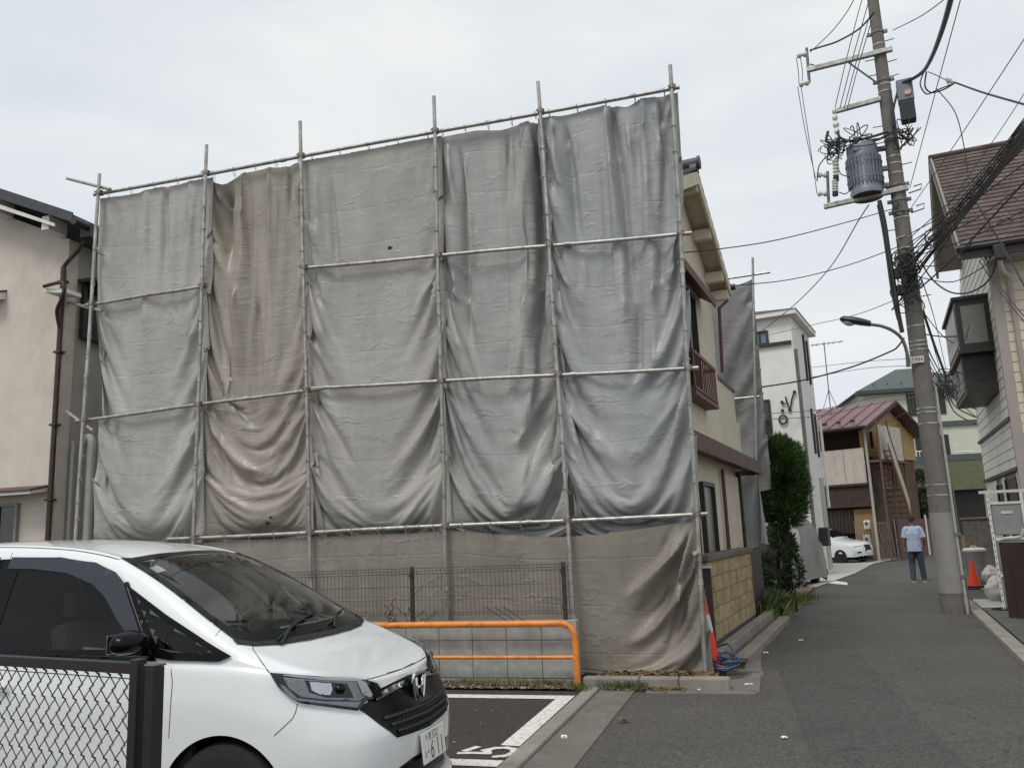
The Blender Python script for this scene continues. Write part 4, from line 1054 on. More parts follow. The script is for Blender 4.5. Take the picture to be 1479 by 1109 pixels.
circ = lambda cx, cy, rx, ry, a0=0, a1=2 * PI, n=12: [(cx + rx * math.cos(a), cy + ry * math.sin(a)) for a in np.linspace(a0, a1, n)]
# upper row: place characters and class number 532; lower row: kana, dots, 6 11
glyph([[(0, .9), (.9, .9)], [(.1, 1), (.1, .05), (1, .05)], [(.3, .65), (.8, .65)], [(.3, .38), (.8, .38)], [(.55, .8), (.55, .2)]], -.07, .032, .036, .036, .0022)
glyph([[(.2, .9), (.8, .7)], [(.1, .5), (.9, .5)], [(.5, .9), (.5, 0)]], -.115, .034, .028, .03, .002)
glyph([[(1, 1), (.1, 1), (.1, .55), (.7, .6), (.95, .35), (.6, 0), (0, .05)]], -.018, .032, .02, .036, .0024)
glyph([[(0, 1), (.9, .95), (.4, .55), (.95, .3), (.5, 0), (0, .1)]], .012, .032, .02, .036, .0024)
glyph([[(0, .8), (.5, 1), (.95, .75), (0, 0), (1, 0)]], .042, .032, .02, .036, .0024)
glyph([[(.2, 1), (.3, .5), (.1, .1), (.8, 0)], [(.3, .5), (.9, .6)]], -.145, -.045, .028, .032, .0024)
glyph([circ(.5, .5, .5, .5, n=8)], -.095, -.03, .009, .009, .003)
glyph([[(.85, 1), (.4, .75), (.1, .4)], circ(.5, .28, .42, .28)], -.058, -.066, .042, .084, .0052)
glyph([[(.5, 0), (.5, 1)]], .035, -.066, .03, .084, .0056)
glyph([[(.5, 0), (.5, 1)]], .095, -.066, .03, .084, .0056)
# headlights, traced on the near corner and mirrored
HL = [(389, 971), (430, 974.5), (480, 978), (529, 981.5), (545, 986.5), (555, 1002), (546, 1009), (529, 1012), (516, 1026), (475, 1020.5), (434, 1015), (419, 1007), (402, 992)]
hl = panel('headlight', HL, 'px', .003, 'car_trim', CAR, both=True)
for sgn, H_ in ((1, hl[0]), (-1, hl[1])):
    mir = sgn < 0
    panel('reflector', [(409, 978), (470, 983), (517, 985), (527, 1006), (518, 1012), (470, 1010), (436, 1006), (418, 994)], 'px', .007, 'lamp_grey', H_, mirror=mir, step=5)
    panel('bezel', [(440, 983), (500, 987), (510, 1008), (470, 1007), (447, 1000)], 'px', .010, 'car_trim', H_, mirror=mir, step=5)
    panel('projector_shade', [(447, 985), (477, 987), (479, 996), (476, 1004), (462, 1003), (450, 997)], 'px', .014, 'chrome', H_, mirror=mir, step=4)
    panel('running_light', [(418, 1007), (434, 1012), (475, 1017), (514, 1022.5), (520, 1014), (470, 1013), (430, 1008), (411, 990), (405, 989)], 'px', .012, 'lamp_grey', H_, mirror=mir, step=5)
    panel('bright_strip', [(409, 976), (440, 980), (480, 983.5), (514, 985), (522, 1004), (533, 1008), (536, 1004), (526, 986), (515, 981.5), (470, 979.5), (410, 975)], 'px', .013, 'plate_white', H_, mirror=mir, step=5)  # white colour gives this strip the bright shine of chrome
    h, n = cast_px(487, 995)
    MB().ball((h.x + .012, h.y * sgn, h.z), .03, 14, 10).obj('projector_lens', 'dark_glass', H_, smooth='all', local=True)
    panel('lens_cover', HL, 'px', .021, 'lamp_glass', H_, mirror=mir)
# mirrors, handles
mp_ = CINV @ onp(184, 929, lot(0, 3.83), lot(1, 3.83))
for sg in (1, -1):
    c = Vector((mp_.x, mp_.y * sg, mp_.z)); rows = []
    for i in range(13):
        t = PI * i / 12 - PI / 2; rr_ = math.cos(t) ** .75 if i not in (0, 12) else .02
        rows.append([c + Vector((.075 * rr_ * math.cos(a) * (1.25 if math.cos(a) > 0 else .7), sg * (-.115 * math.sin(t)) * -1, .068 * rr_ * math.sin(a) * (1 if math.sin(a) > 0 else .85))) for a in np.linspace(0, 2 * PI, 17)[:-1]])
    mr = MB().grid(rows, True).obj('wing_mirror', 'car_trim', CAR, smooth='all', local=True)
    MB().tube([c + Vector((0, -sg * mp_.y / abs(mp_.y) * -.0, -.03)), Vector((c.x + .01, sg * (mp_.y + .2), c.z - .055))], [.035, .03], 8).obj('mirror_arm', 'car_trim', mr, smooth='all', local=True)
    MB().box((c.x - .056, c.y, c.z), (.006, .17, .095)).obj('mirror_glass', 'chrome', mr, local=True, bevel=.002)
    for d in (2.30, 2.72):
        h, n = snap((d, .90), 'side'); MB().tube([Vector((-d + .09, sg * -1 * -h.y * -1, .90)), Vector((-d + .06, -sg * abs(h.y) - sg * .03, .90)), Vector((-d - .06, -sg * abs(h.y) - sg * .03, .90)), Vector((-d - .09, -sg * abs(h.y), .90))][1:3], .014, 8).obj('door_handle', 'car_white', CAR, smooth='all', local=True)
# wheels
for wd, wz in WHEELS:
    ao = [(wd + (WR + .10) * math.sin(a), wz + (WR + .10) * math.cos(a)) for a in np.linspace(-1.78, 1.78, 60)]; ai = [(wd + WR * math.sin(a), wz + WR * math.cos(a)) for a in np.linspace(1.86, -1.86, 60)]
    panel('arch_panel', ao + ai, 'side', .0025, 'car_white', CAR, both=True, step=.03)
    for sg in (1, -1):
        c = Vector((-wd, sg * .735, wz)); Y_ = Vector((0, sg, 0)); X_ = Vector((1, 0, 0)); Z_ = Vector((0, 0, 1))
        t = MB().lathe([(.20, -.09), (.285, -.095), (.305, -.085), (.313, -.06), (.313, .05), (.305, .078), (.285, .09), (.20, .085)], c, 40, Z_, X_, Y_).obj('tyre', 'rubber', CAR, smooth=True, local=True)
        rim = MB().lathe([(.205, -.08), (.205, .078), (.19, .075), (.18, .02), (.02, .015)], c, 32, Z_, X_, Y_)
        rim.obj('rim', 'lamp_grey', CAR, smooth=True, local=True)
        for k in range(5):
            a = 2 * PI * k / 5; d_ = Z_ * math.cos(a) + X_ * math.sin(a); e_ = Z_ * -math.sin(a) + X_ * math.cos(a)
            MB().prism([c + d_ * .03 - e_ * .03 + Y_ * .05, c + d_ * .195 - e_ * .022 + Y_ * .066, c + d_ * .195 + e_ * .022 + Y_ * .066, c + d_ * .03 + e_ * .03 + Y_ * .05], Y_ * .018).obj('spoke', 'chrome', CAR, local=True)
        MB().lathe([(WR + .012, -.32), (WR + .004, .075), (.0, .075)][:2] + [(WR - .0, .09)], c, 40, Z_, X_, Y_)
        wl = MB(); rows = []
        for dy in (-.42, .06):
            rows.append([c + Y_ * dy + Z_ * ((WR + .006) * math.cos(a)) + X_ * ((WR + .006) * math.sin(a)) for a in np.linspace(-PI * .62, PI * .62, 26)])
        wl.grid(rows).obj('wheel_arch', 'car_matte', CAR, smooth='all', local=True)
# underside, interior
MB().box((-2.1, 0, .24), (3.7, 1.2, .06)).obj('underbody', 'car_matte', CAR, local=True)
ib = MB().box((-2.45, 0, .36), (3.0, 1.38, .05)).obj('cabin_floor', 'liner', CAR, local=True)
for sg in (1, -1): MB().box((-2.55, sg * .745, .70), (2.9, .03, .62)).obj('door_card', 'liner', CAR, local=True)
rows = []
for d in np.linspace(1.72, 3.9, 16):
    rows.append([Vector((-d, y, (snap((d, y), 'top')[0] or Vector((0, 0, 1.6))).z - .035)) for y in np.linspace(-.57, .57, 11)])
MB().grid(rows).obj('headliner', 'seat', CAR, smooth='all', local=True)
MB().prism([Vector((-.80, -.66, .98)), Vector((-1.22, -.68, 1.035)), Vector((-1.30, -.68, .98)), Vector((-1.28, -.68, .70)), Vector((-.8, -.68, .70))], Vector((0, 1.34, 0))).obj('dashboard', 'car_matte', CAR, local=True, bevel=.02)
sw = MB().tube([Vector((-1.42 - .10 * math.cos(a), -.37 + .17 * math.sin(a), 1.0 + .14 * math.cos(a))) for a in np.linspace(0, 2 * PI, 25)[:-1]], .014, 8, closed=True).obj('steering_wheel', 'car_trim', CAR, smooth='all', local=True)
MB().tube([Vector((-1.2, -.37, .88)), Vector((-1.42, -.37, 1.0))], .035, 8).obj('steering_column', 'car_trim', sw, local=True)
for d, ys in ((1.95, (-.36, .36)), (2.85, (-.36, .36)), (3.7, (-.35, .35))):
    for y in ys:
        s_ = MB().box((-d + .12, y, .60), (.50, .46, .16)).obj('seat_cushion', 'seat', CAR, local=True, bevel=.05, smooth=True)
        MB().box((-d - .2, y, .92), (.14, .44, .58), Vector((math.cos(.2), 0, math.sin(.2))), Vector((0, 1, 0)), Vector((-math.sin(.2), 0, math.cos(.2)))).obj('seat_back', 'seat', s_, local=True, bevel=.05, smooth=True)
        MB().box((-d - .27, y, 1.31), (.10, .26, .17)).obj('headrest', 'seat', s_, local=True, bevel=.04, smooth=True)
MB().box((-1.66, 0, 1.46), (.04, .22, .06)).obj('rear_view_mirror', 'car_trim', CAR, local=True, bevel=.01)
st_ = surf(1.58, -.50, -.004); 
panel('inspection_sticker', [(1.60, -.53), (1.53, -.54), (1.53, -.47), (1.60, -.46)], 'top', -.002, 'cone_white', wsg)
for sg in (1, -1):
    panel('tail_lamp', [(3.97, .95), (4.15, .95), (4.14, 1.25), (4.02, 1.25)], 'side', .006, 'cone_red', CAR, both=False, mirror=sg < 0)
panel('rear_window', [(-.48, 1.15), (.48, 1.15), (.42, 1.46), (-.42, 1.46)], 'rear', .006, 'car_trim', CAR)

# ------------------------------------------------------------------ chain-link fence in the foreground
fa = dp(224, 962, 2.52); fd = Vector((math.sin(math.radians(-61)), math.cos(math.radians(-61)), 0)); fnn = Vector((fd.y, -fd.x, 0))
FZ = fa.z
cf = root('chain_link_fence', 'black chain-link fence panel with square posts in the near left foreground', 'fence', (fa.x, fa.y, 0))
def fp(s, z, n=0.0): return Vector((fa.x, fa.y, 0)) + fd * s + fnn * n + EZ * z
MB().obox(fp(-.02, -.05, -.02), fd * .04, fnn * .04, EZ * (FZ + .05)).obj('post', 'black_metal', cf, bevel=.004)
MB().obox(fp(-.023, FZ + .001, -.023), fd * .046, fnn * .046, EZ * .008).obj('post_cap', M['galv_dark'], cf, bevel=.003)
MB().obox(fp(.058, .02, -.018), fd * .036, fnn * .036, EZ * (FZ + .0)).obj('frame_stile', 'black_metal', cf, bevel=.003)
MB().obox(fp(.0945, FZ - .025, -.012), fd * 2.6, fnn * .026, EZ * .034).obj('top_rail', 'black_metal', cf, bevel=.003)
MB().obox(fp(.0985, .06, -.018), fd * 2.6, fnn * .036, EZ * .05).obj('bottom_rail', 'black_metal', cf, bevel=.003)
MB().obox(fp(2.70, -.05, -.0275), fd * .055, fnn * .055, EZ * (FZ + .05)).obj('post', 'black_metal', cf, bevel=.004)
for z in (FZ - .06, FZ - .02, .5, .9):
    MB().cyl(fp(0.0, z, .02), fp(0.0, z, .026), .006, n=8).obj('bolt', 'galv', cf)
MB().cyl(fp(.076, FZ - .018, .018), fp(.076, FZ - .018, .026), .008, n=8).obj('bolt', 'galv', cf)
M['link_wire'] = mat('link_wire', rgb(38, 36, 35), .4, .15, 20)
pw = .0275; ph_ = .0415; wx0, wx1 = .105, 2.66; zt = FZ - .03; zb = .10
nw = int((wx1 - wx0) / (2 * pw)) + 1
for k in range(nw):
    x = wx0 + 2 * pw * k; pts = []; j = 0; z = zt
    while z > zb:
        if j % 2 == 0: xs_ = x - pw * .0
        else: xs_ = x + 2 * pw * .5
        # neighbouring strands interlock: each vertex hooks round the next strand
        lean = .0045 if j % 2 else -.0045
        pts += [fp(x + (pw + .004 if j % 2 else -.004 - 0), z + .003, lean), fp(x + (pw + .004 if j % 2 else -.004), z - .003, -lean)]
        z -= ph_; j += 1
    MB().tube(pts, .0019, 5).obj('wire', 'link_wire', cf)
# the strands between: mirrored zigzags so that the cells close
for k in range(nw):
    x = wx0 + 2 * pw * k + pw; pts = []; j = 0; z = zt
    while z > zb:
        lean = .0045 if j % 2 else -.0045
        pts += [fp(x + (-.004 if j % 2 else pw + .004), z + .003, lean), fp(x + (-.004 if j % 2 else pw + .004), z - .003, -lean)]
        z -= ph_; j += 1
    if x + pw < wx1: MB().tube(pts, .0019, 5).obj('wire', 'link_wire', cf)
for z in (zt - .01,):
    MB().tube([fp(wx0, z, 0), fp(wx1, z, 0)], .0018, 5).obj('tension_wire', 'link_wire', cf)
# ------------------------------------------------------------------ wall-plane helper
class Pl:
    def __init__(s, o, yaw, flip=False):
        s.o = Vector((o[0], o[1], 0)); a = math.radians(yaw); s.d = Vector((math.sin(a), math.cos(a), 0))
        s.n = Vector((s.d.y, -s.d.x, 0))
        if flip: s.n = -s.n
    def pt(s, a, z, out=0.0): return s.o + s.d * a + s.n * out + EZ * z
    def px(s, x, y, out=0.0):
        p = onp(x, y, s.o + s.n * out, s.o + s.n * out + s.d); return ((p - s.o).dot(s.d), p.z)
    def box(s, mb, a0, a1, z0, z1, o0, o1): return mb.obox(s.pt(a0, z0, o0), s.d * (a1 - a0), s.n * (o1 - o0), EZ * (z1 - z0))
def window(name, P, a0, a1, z0, z1, parent, fm, gm, fw=.05, out=.0, depth=.06, mull=0, label=None):
    mb = MB()
    for q in ((a0, a0 + fw, z0, z1), (a1 - fw, a1, z0, z1), (a0 + fw, a1 - fw, z0, z0 + fw), (a0 + fw, a1 - fw, z1 - fw, z1)): P.box(mb, *q, out + .002, out + depth)
    for k in range(mull):
        c = a0 + (a1 - a0) * (k + 1) / (mull + 1); P.box(mb, c - fw * .4, c + fw * .4, z0 + fw, z1 - fw, out + .002, out + depth * .8)
    w = mb.obj(name, fm, parent, bevel=.004, label=label)
    g = MB(); P.box(g, a0 + fw * .5, a1 - fw * .5, z0 + fw * .5, z1 - fw * .5, out + .003, out + .012); g.obj('pane', gm, w)
    return w
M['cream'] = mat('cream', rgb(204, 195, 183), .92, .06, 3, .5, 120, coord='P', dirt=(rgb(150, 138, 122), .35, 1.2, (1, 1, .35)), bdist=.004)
M['cream_house'] = mat('cream_house', rgb(212, 203, 184), .92, .06, 3, .5, 110, coord='P', dirt=(rgb(160, 146, 124), .35, 1.2, (1, 1, .3)), bdist=.004)
M['brown'] = mat('brown', rgb(86, 62, 56), .6, .15, 7, coord='P', dirt=(rgb(120, 96, 86), .4, 3, (1, 1, .6)))
M['red_brown'] = mat('red_brown', rgb(96, 54, 44), .55, .15, 9)
M['soffit'] = mat('soffit', rgb(200, 190, 172), .9, .1, 4, coord='P')
M['roof_dark'] = mat('roof_dark', rgb(66, 68, 72), .7, .2, 8, .2, 40)
M['roof_tile'] = mat('roof_tile', rgb(74, 74, 78), .6, .2, 9, .2, 40, rnd=.12)
M['pane'] = mat('pane', rgb(38, 42, 44), .06, .25, .8, spec=.8)
M['pane_blue'] = mat('pane_blue', rgb(96, 116, 134), .06, .3, 1.2, spec=.8)
M['frosted'] = mat('frosted', rgb(128, 126, 118), .35, .12, 4)
M['alu_dark'] = mat('alu_dark', rgb(46, 42, 40), .45, .12, 20)
M['white_wall'] = mat('white_wall', rgb(226, 224, 218), .9, .04, 3, .35, 90, coord='P', dirt=(rgb(190, 184, 174), .35, 1.0, (1, 1, .25)), bdist=.004)
M['pipe_grey'] = mat('pipe_grey', rgb(168, 165, 158), .5, .06, 6)
M['shaded_plaster'] = mat('shaded_plaster', rgb(168, 166, 160), .92, .08, 3, .4, 90, coord='P', dirt=(rgb(126, 122, 114), .4, 1.3, (1, 1, .3)))  # cream plaster greyed in colour to hold the side wall's shade

# ------------------------------------------------------------------ the covered two-storey house
HW = .24
hz = root('covered_house', 'two-storey cream plaster house with brown balcony behind the tarpaulin scaffold', 'house', hs(1, 3))
RS, RZ = .95, 7.02; ES, EZ_ = 3.32, 5.80; NS, NZ = -1.5, 5.86
MB().prism([hs(-.85, HW, 0), hs(3.1, HW, 0), hs(3.1, HW, 5.8), hs(RS, HW, 6.85), hs(-.85, HW, 6.05)], HN * 7.6).obj('wall', 'cream_house', hz)
MB().hbox(3.102, 4.95, HW + .02, 6.5, 0, 4.15).obj('lower_wall', 'cream_house', hz)
MB().hbox(3.09, 4.97, HW, 6.5, 4.152, 4.21).obj('parapet_cap', 'brown', hz)
MB().hbox(-.8, 4.95, HW - .03, HW - .003, 2.84, 3.55).obj('balcony_front', 'cream_house', hz)
# roof: two tiled slopes with overhang to the lane
def slope(s0, z0, s1, z1, n0, n1, th, mb): return mb.prism([hs(s0, n0, z0), hs(s1, n0, z1), hs(s1, n0, z1 + th), hs(s0, n0, z0 + th)], HN * (n1 - n0))
rf = slope(RS, RZ - .1, ES, EZ_ - .04, -.06, 7.9, .06, MB())
slope(RS - .001, RZ - .1, NS, NZ - .04, -.06, 7.9, .06, rf); roof = rf.obj('roof', 'soffit', hz)
tm = MB().prism([hs(-.14, 0, -.025), hs(.14, 0, -.025), hs(.14, 0, .0), hs(-.14, 0, .0)], HN * .27)
for s0, z0, s1, z1 in ((RS, RZ, ES, EZ_), (RS, RZ, NS, NZ)):
    nrow = 11; ncol = 2
    for r in range(nrow):
        t0, t1 = r / nrow, (r + 1.12) / nrow
        a = (s0 + (s1 - s0) * t0, z0 + (z1 - z0) * t0 - .012); b = (s0 + (s1 - s0) * t1, z0 + (z1 - z0) * t1 + .02)
        for k in range(ncol):
            n0 = -.08 + .28 * k
            MB().prism([hs(a[0], n0, a[1]), hs(b[0], n0, b[1]), hs(b[0], n0, b[1] + .028), hs(a[0], n0, a[1] + .028)], HN * .275).obj('roof_tile', 'roof_tile', roof)
    slope(s0, z0 - .01, s1, z1 + .01, .48, 7.9, .03, MB()).obj('tile_field', 'roof_tile', roof)
MB().tube([hs(RS, -.10, RZ + .10), hs(RS, 7.9, RZ + .10)], .085, 10).obj('ridge_tile', 'roof_tile', roof, smooth=True)
MB().cyl(hs(RS, -.13, RZ + .10), hs(RS, -.095, RZ + .10), .105, n=14).obj('ridge_end', 'roof_tile', roof, smooth=True)
MB().prism([hs(RS - .13, -.085, RZ - .02), hs(RS + .13, -.085, RZ - .02), hs(RS + .09, -.085, RZ + .06), hs(RS - .09, -.085, RZ + .06)], HN * .1).obj('ridge_end', 'roof_tile', roof)
M['rake'] = mat('rake', rgb(214, 204, 184), .85, .12, 4, coord='P', dirt=(rgb(110, 96, 80), .5, 2, (1, 1, 1)))
for s0, z0, s1, z1 in ((RS, RZ, ES, EZ_), (RS, RZ, NS, NZ)):
    MB().prism([hs(s0, -.085, z0 - .24), hs(s1, -.085, z1 - .20), hs(s1, -.085, z1 - .03), hs(s0, -.085, z0 - .04)], HN * .035).obj('rake_board', 'rake', hz)
for s_ in (1.0, 1.9, 2.8, 3.22):
    z_ = RZ + (EZ_ - RZ) * (s_ - RS) / (ES - RS) - .12
    MB().hbox(s_ - .06, s_ + .06, -.05, HW - .002, z_ - .2, z_ - .03).obj('purlin_end', 'rake', hz, bevel=.005)
gt = MB().tube([hs(ES + .05, -.16, EZ_ - .02), hs(ES + .05, 7.8, EZ_ - .02)], .055, 10).obj('gutter', 'alu_dark', hz, smooth=True)
MB().tube([hs(ES + .05, -.0, EZ_ - .07), hs(ES + .05, .0, EZ_ - .25), hs(3.17, .12, EZ_ - .42), hs(3.17, .16, 4.25)], .03, 8).obj('downpipe', 'brown', gt, smooth=True)
# awning over the balcony window
aw = MB().prism([hs(-.3, HW - .002, 5.3), hs(-.3, .02, 5.16), hs(-.3, .02, 5.22), hs(-.3, HW - .002, 5.42)], HD * 2.35).obj('awning', 'brown', hz)
MB().prism([hs(-.32, -.01, 5.12), hs(-.32, .018, 5.12), hs(-.32, .018, 5.25), hs(-.32, -.01, 5.25)], HD * 2.39).obj('awning_fascia', 'brown', aw)
MB().hbox(.0, 1.25, HW - .02, HW - .001, 3.5, 5.1).obj('window_opening', 'alu_dark', hz)
PH = Pl(hs(0, HW), math.degrees(math.atan2(HD.x, HD.y)))
for k in range(2):
    window('window', PH, .0 + .62 * k, .62 + .62 * k, 3.52, 5.08, hz, 'alu_dark', 'pane', .05, .022)
# balcony: floor, rails and bars
bl = MB().hbox(-.1, 1.62, .01, HW - .032, 3.40, 3.46).obj('balcony', 'red_brown', hz)
for z0, z1 in ((3.48, 3.52), (3.98, 4.03)):
    MB().hbox(-.1, 1.62, .01, .035, z0, z1).obj('rail', 'red_brown', bl)
    for s_ in (-.1, 1.59): MB().hbox(s_, s_ + .03, .036, HW - .04, z0, z1).obj('rail', 'red_brown', bl)
for k in range(13):
    s_ = -.085 + .138 * k
    MB().hbox(s_ - .009, s_ + .009, .014, .031, 3.522, 3.978).obj('bar', 'red_brown', bl)
for k in range(2): MB().hbox(1.596, 1.614, .09 + .08 * k, .108 + .08 * k, 3.522, 3.978).obj('bar', 'red_brown', bl)
# brown canopy band over the ground floor
band = MB().hbox(-.85, 5.4, -.035, HW - .034, 2.66, 2.72).obj('canopy_soffit', 'dark_brown', hz)
for k in range(7):
    MB().hbox(-.85 + .895 * k, -.85 + .895 * k + .885, -.06 - .002 * (k % 2), -.036, 2.60, 2.84).obj('fascia_panel', 'brown', band, bevel=.004)
MB().hbox(-.85, 5.4, -.035, HW - .034, 2.80, 2.835).obj('canopy_top', 'brown', band)
MB().hbox(5.38, 5.41, -.036, HW + .3, 2.6, 2.84).obj('fascia_panel', 'brown', band)
window('window', PH, .72, 1.62, .75, 2.28, hz, 'alu_dark', 'frosted', .055, .0, .07)
for k in range(9):
    MB().hbox(2.62 + .16 * k, 2.62 + .16 * k + .15, HW - .045, HW - .002, .3, 2.5).obj('shutter_board', 'soffit', hz, bevel=.004)
MB().hbox(4.1, 4.2, HW - .09, HW - .005, .1, 2.6).obj('corner_post', 'dark_brown', hz)
MB().tube([hs(2.45, HW - .06, .3), hs(2.45, HW - .06, 2.55)], .03, 8).obj('downpipe', 'brown', hz, smooth=True)
for s_ in (.1, .38): MB().hbox(s_, s_ + .07, HW - .04, HW - .002, .2, 2.58).obj('trim_post', 'dark_brown', hz)

# yellowish decorative block wall by the lane
M['yellow_block'] = mat('yellow_block', rgb(172, 154, 118), .92, .22, 10, 1.0, 45, rnd=.13, coord='P', dirt=(rgb(96, 80, 58), .8, 4, (1, 1, .8)), bdist=.02)
yb = root('garden_wall', 'yellowish rough-faced block wall with dark capping stones along the lane', 'wall', hs(1.5, .08))
MB().hbox(-.36, 3.43, .02, .14, 0, 1.19).obj('mortar_core', 'mortar', yb)
for r in range(5):
    o = -.2 if r % 2 else 0
    for k in range(10):
        a, b = max(-.37, -.37 + .4 * k + o), min(3.44, -.37 + .4 * (k + 1) + o)
        if b - a > .05: MB().hbox(a + .004, b - .004, .0 + .003 * ((k + r) % 3), .16, .2 + .2 * r + .004, .2 + .2 * (r + 1) - .004).obj('block', 'yellow_block', yb, bevel=.008)
M['cap_stone'] = mat('cap_stone', rgb(108, 98, 88), .9, .25, 8, .5, 60, rnd=.08, coord='P')
for k in range(7):
    MB().hbox(-.40 + .552 * k, -.40 + .552 * k + .546, -.035, .19, 1.204, 1.29).obj('cap_stone', 'cap_stone', yb, bevel=.012)
# dark board fence beyond it
wf = root('board_fence', 'dark weathered wooden board fence between the block wall and the garden stones', 'fence', hs(4.4, .05))
for k in range(9):
    MB().hbox(3.5 + .17 * k, 3.5 + .17 * k + .155, .04, .065, .1, 1.22 + .02 * (k % 3)).obj('board', 'dark_brown', wf)
for z in (.4, 1.0): MB().hbox(3.48, 5.05, .066, .1, z, z + .06).obj('rail', 'dark_brown', wf)

# rear scaffold and its sheet at the far side of the house
def yp(x, y, Y): return onp(x, y, (0, Y), (1, Y))
rsf = root('scaffold', 'single far scaffold pole with two short cross pipes beyond the house', 'scaffold', yp(1094, 800, 16.9))
pt_, pb_ = yp(1087, 372, 16.9), yp(1095, 800, 16.9)
k_ = (pt_ - pb_) / (pt_.z - pb_.z)
MB().tube([pb_ - k_ * (pb_.z - .05), pt_], PR, 10).obj('pole', 'galv', rsf, smooth=True)
rd_ = (-EU + EV * .1).normalized()
for py, e, l in ((397, .35, 4.5), (573, .08, 4.5)):
    c = yp(1087 + (py - 372) * .019, py, 16.95); MB().tube([c - rd_ * e, c + rd_ * l], PR, 8).obj('ledger_pipe', 'galv', rsf, smooth=True)
rt_top, rt_bot = yp(1086, 402, 17.0), yp(1092, 690, 17.0)
RW_, RH_ = 3.4, rt_top.z - 2.4
pn_ = [(s, 0, s * RW_, -.02 - .03 * (k % 2), 0) for k, s in enumerate(np.linspace(0, 1, 7))] + [(1, t, RW_ + .02, -t * RH_, 0) for t in np.linspace(.12, 1, 9)] + [(0, t, 0, -t * RH_, 0) for t in np.linspace(.12, 1, 9)]
Xr = cloth(RW_, RH_, pn_, lambda S, T: 1.05 + 0 * S, lambda S, T: 1.01 + .02 * np.sin(PI * S), [(16, 24, 140), (32, 48, 60), (64, 96, 20)], 91, cmin=-.2, cmax=.1, amp=.1, hard=lambda X: np.minimum(X[..., 0], RW_, out=X[..., 0]))
o = cloth_obj('tarpaulin', Xr, Vector((rt_top.x, rt_top.y, rt_top.z)) + rd_ * RW_, 'tarp_rear', W=RW_, H=RH_, eu=-rd_, en=-EV)
tag(o, 'dark grey tarpaulin hung on the far scaffold pole beyond the house balcony', 'tarpaulin', TG)
# loose bunched sheet hanging under the canopy end
lb = yp(1090, 700, 16.2)
pn_ = [(0, 0, 0, 0, 0), (.35, 0, .2, -.05, 0), (1, 0, .62, .22, 0)]
Xr = cloth(.75, 1.15, pn_, lambda S, T: 1.0 + 0 * S, lambda S, T: 1.0 + 0 * S, [(10, 14, 160), (20, 28, 60), (40, 56, 20)], 17, cmin=-.5, cmax=.5, amp=.25)
o = cloth_obj('tarpaulin', Xr, lb - EU * .55, 'tarp_slate', W=.75, H=1.15); tag(o, 'loose bunched end of grey tarpaulin hanging under the brown canopy band', 'tarpaulin', TG)

# ------------------------------------------------------------------ left house
lh = root('plaster_house', 'cream plaster house with dark roof edge at the left side of the photo', 'house', lot(-13, 11))
LVv, LU = 9.95, -9.9
ru, rz_ = -14.2, 8.55   # ridge
eu_, ez_ = -9.45, 6.5
MB().prism([lot(-19, LVv, 0), lot(LU, LVv, 0), lot(LU, LVv, 6.42), lot(ru, LVv, 8.35), lot(-19, LVv, 6.4)], EV * .2).obj('wall', 'cream', lh)
MB().lbox(-19, LU - .02, LVv + .2, 16, 0, 6.4).obj('side_wall', 'shaded_plaster', lh)
rfm = MB().prism([lot(ru, LVv - .42, rz_), lot(eu_, LVv - .42, ez_), lot(eu_, LVv - .42, ez_ + .1), lot(ru, LVv - .42, rz_ + .1)], EV * 7).obj('roof', 'roof_dark', lh)
MB().prism([lot(ru, LVv - .42, rz_ + .1), lot(-19.3, LVv - .42, 6.5), lot(-19.3, LVv - .42, 6.4), lot(ru, LVv - .42, rz_)], EV * 7).obj('roof', 'roof_dark', lh)
MB().prism([lot(ru, LVv - .43, rz_ - .11), lot(eu_ + .02, LVv - .43, ez_ - .03), lot(eu_ + .02, LVv - .43, ez_ + .12), lot(ru, LVv - .43, rz_ + .12)], -EV * .025).obj('fascia', 'roof_dark', lh)
MB().prism([lot(ru, LVv - .40, rz_ - .25), lot(eu_ - .35, LVv - .40, ez_ - .03), lot(eu_ - .35, LVv - .40, ez_ + .02), lot(ru, LVv - .40, rz_ - .12)], EV * .03).obj('rake_board', 'white_wall', lh)
for u in (-10.02, -11.1, -12.2, -13.3):
    z = ez_ + (rz_ - ez_) * (eu_ - u) / (eu_ - ru)
    MB().lbox(u - .07, u + .07, LVv - .36, LVv - .003, z - .28, z - .06).obj('purlin_end', 'white_wall', lh, bevel=.006)
gl_ = MB().tube([lot(eu_ + .06, LVv - .46, ez_ - .02), lot(eu_ + .06, 15, ez_ - .02)], .06, 10).obj('gutter', 'alu_dark', lh, smooth=True)
MB().lbox(eu_ - .06, eu_ + .12, LVv - .2, LVv - .02, ez_ - .18, ez_ + .02).obj('gutter_box', 'alu_dark', gl_)
dpp = [lot(eu_ - .05, LVv - .1, ez_ - .17), lot(eu_ - .2, LVv - .1, ez_ - .35), lot(LU - .01, LVv - .07, ez_ - .55), lot(LU - .01, LVv - .07, 0)]
MB().tube(dpp[2:], .04, 10).obj('downpipe', 'dark_brown', lh, smooth=True)
MB().tube(smooth_path(dpp[:3] + [lot(LU - .01, LVv - .07, ez_ - .75)], 4), .03, 8).obj('downpipe', 'dark_brown', lh, smooth=True)
for z in (5.7, 4.6, 3.5, 2.4): MB().lbox(LU - .07, LU + .05, LVv - .12, LVv - .01, z, z + .03).obj('pipe_bracket', 'dark_brown', lh)
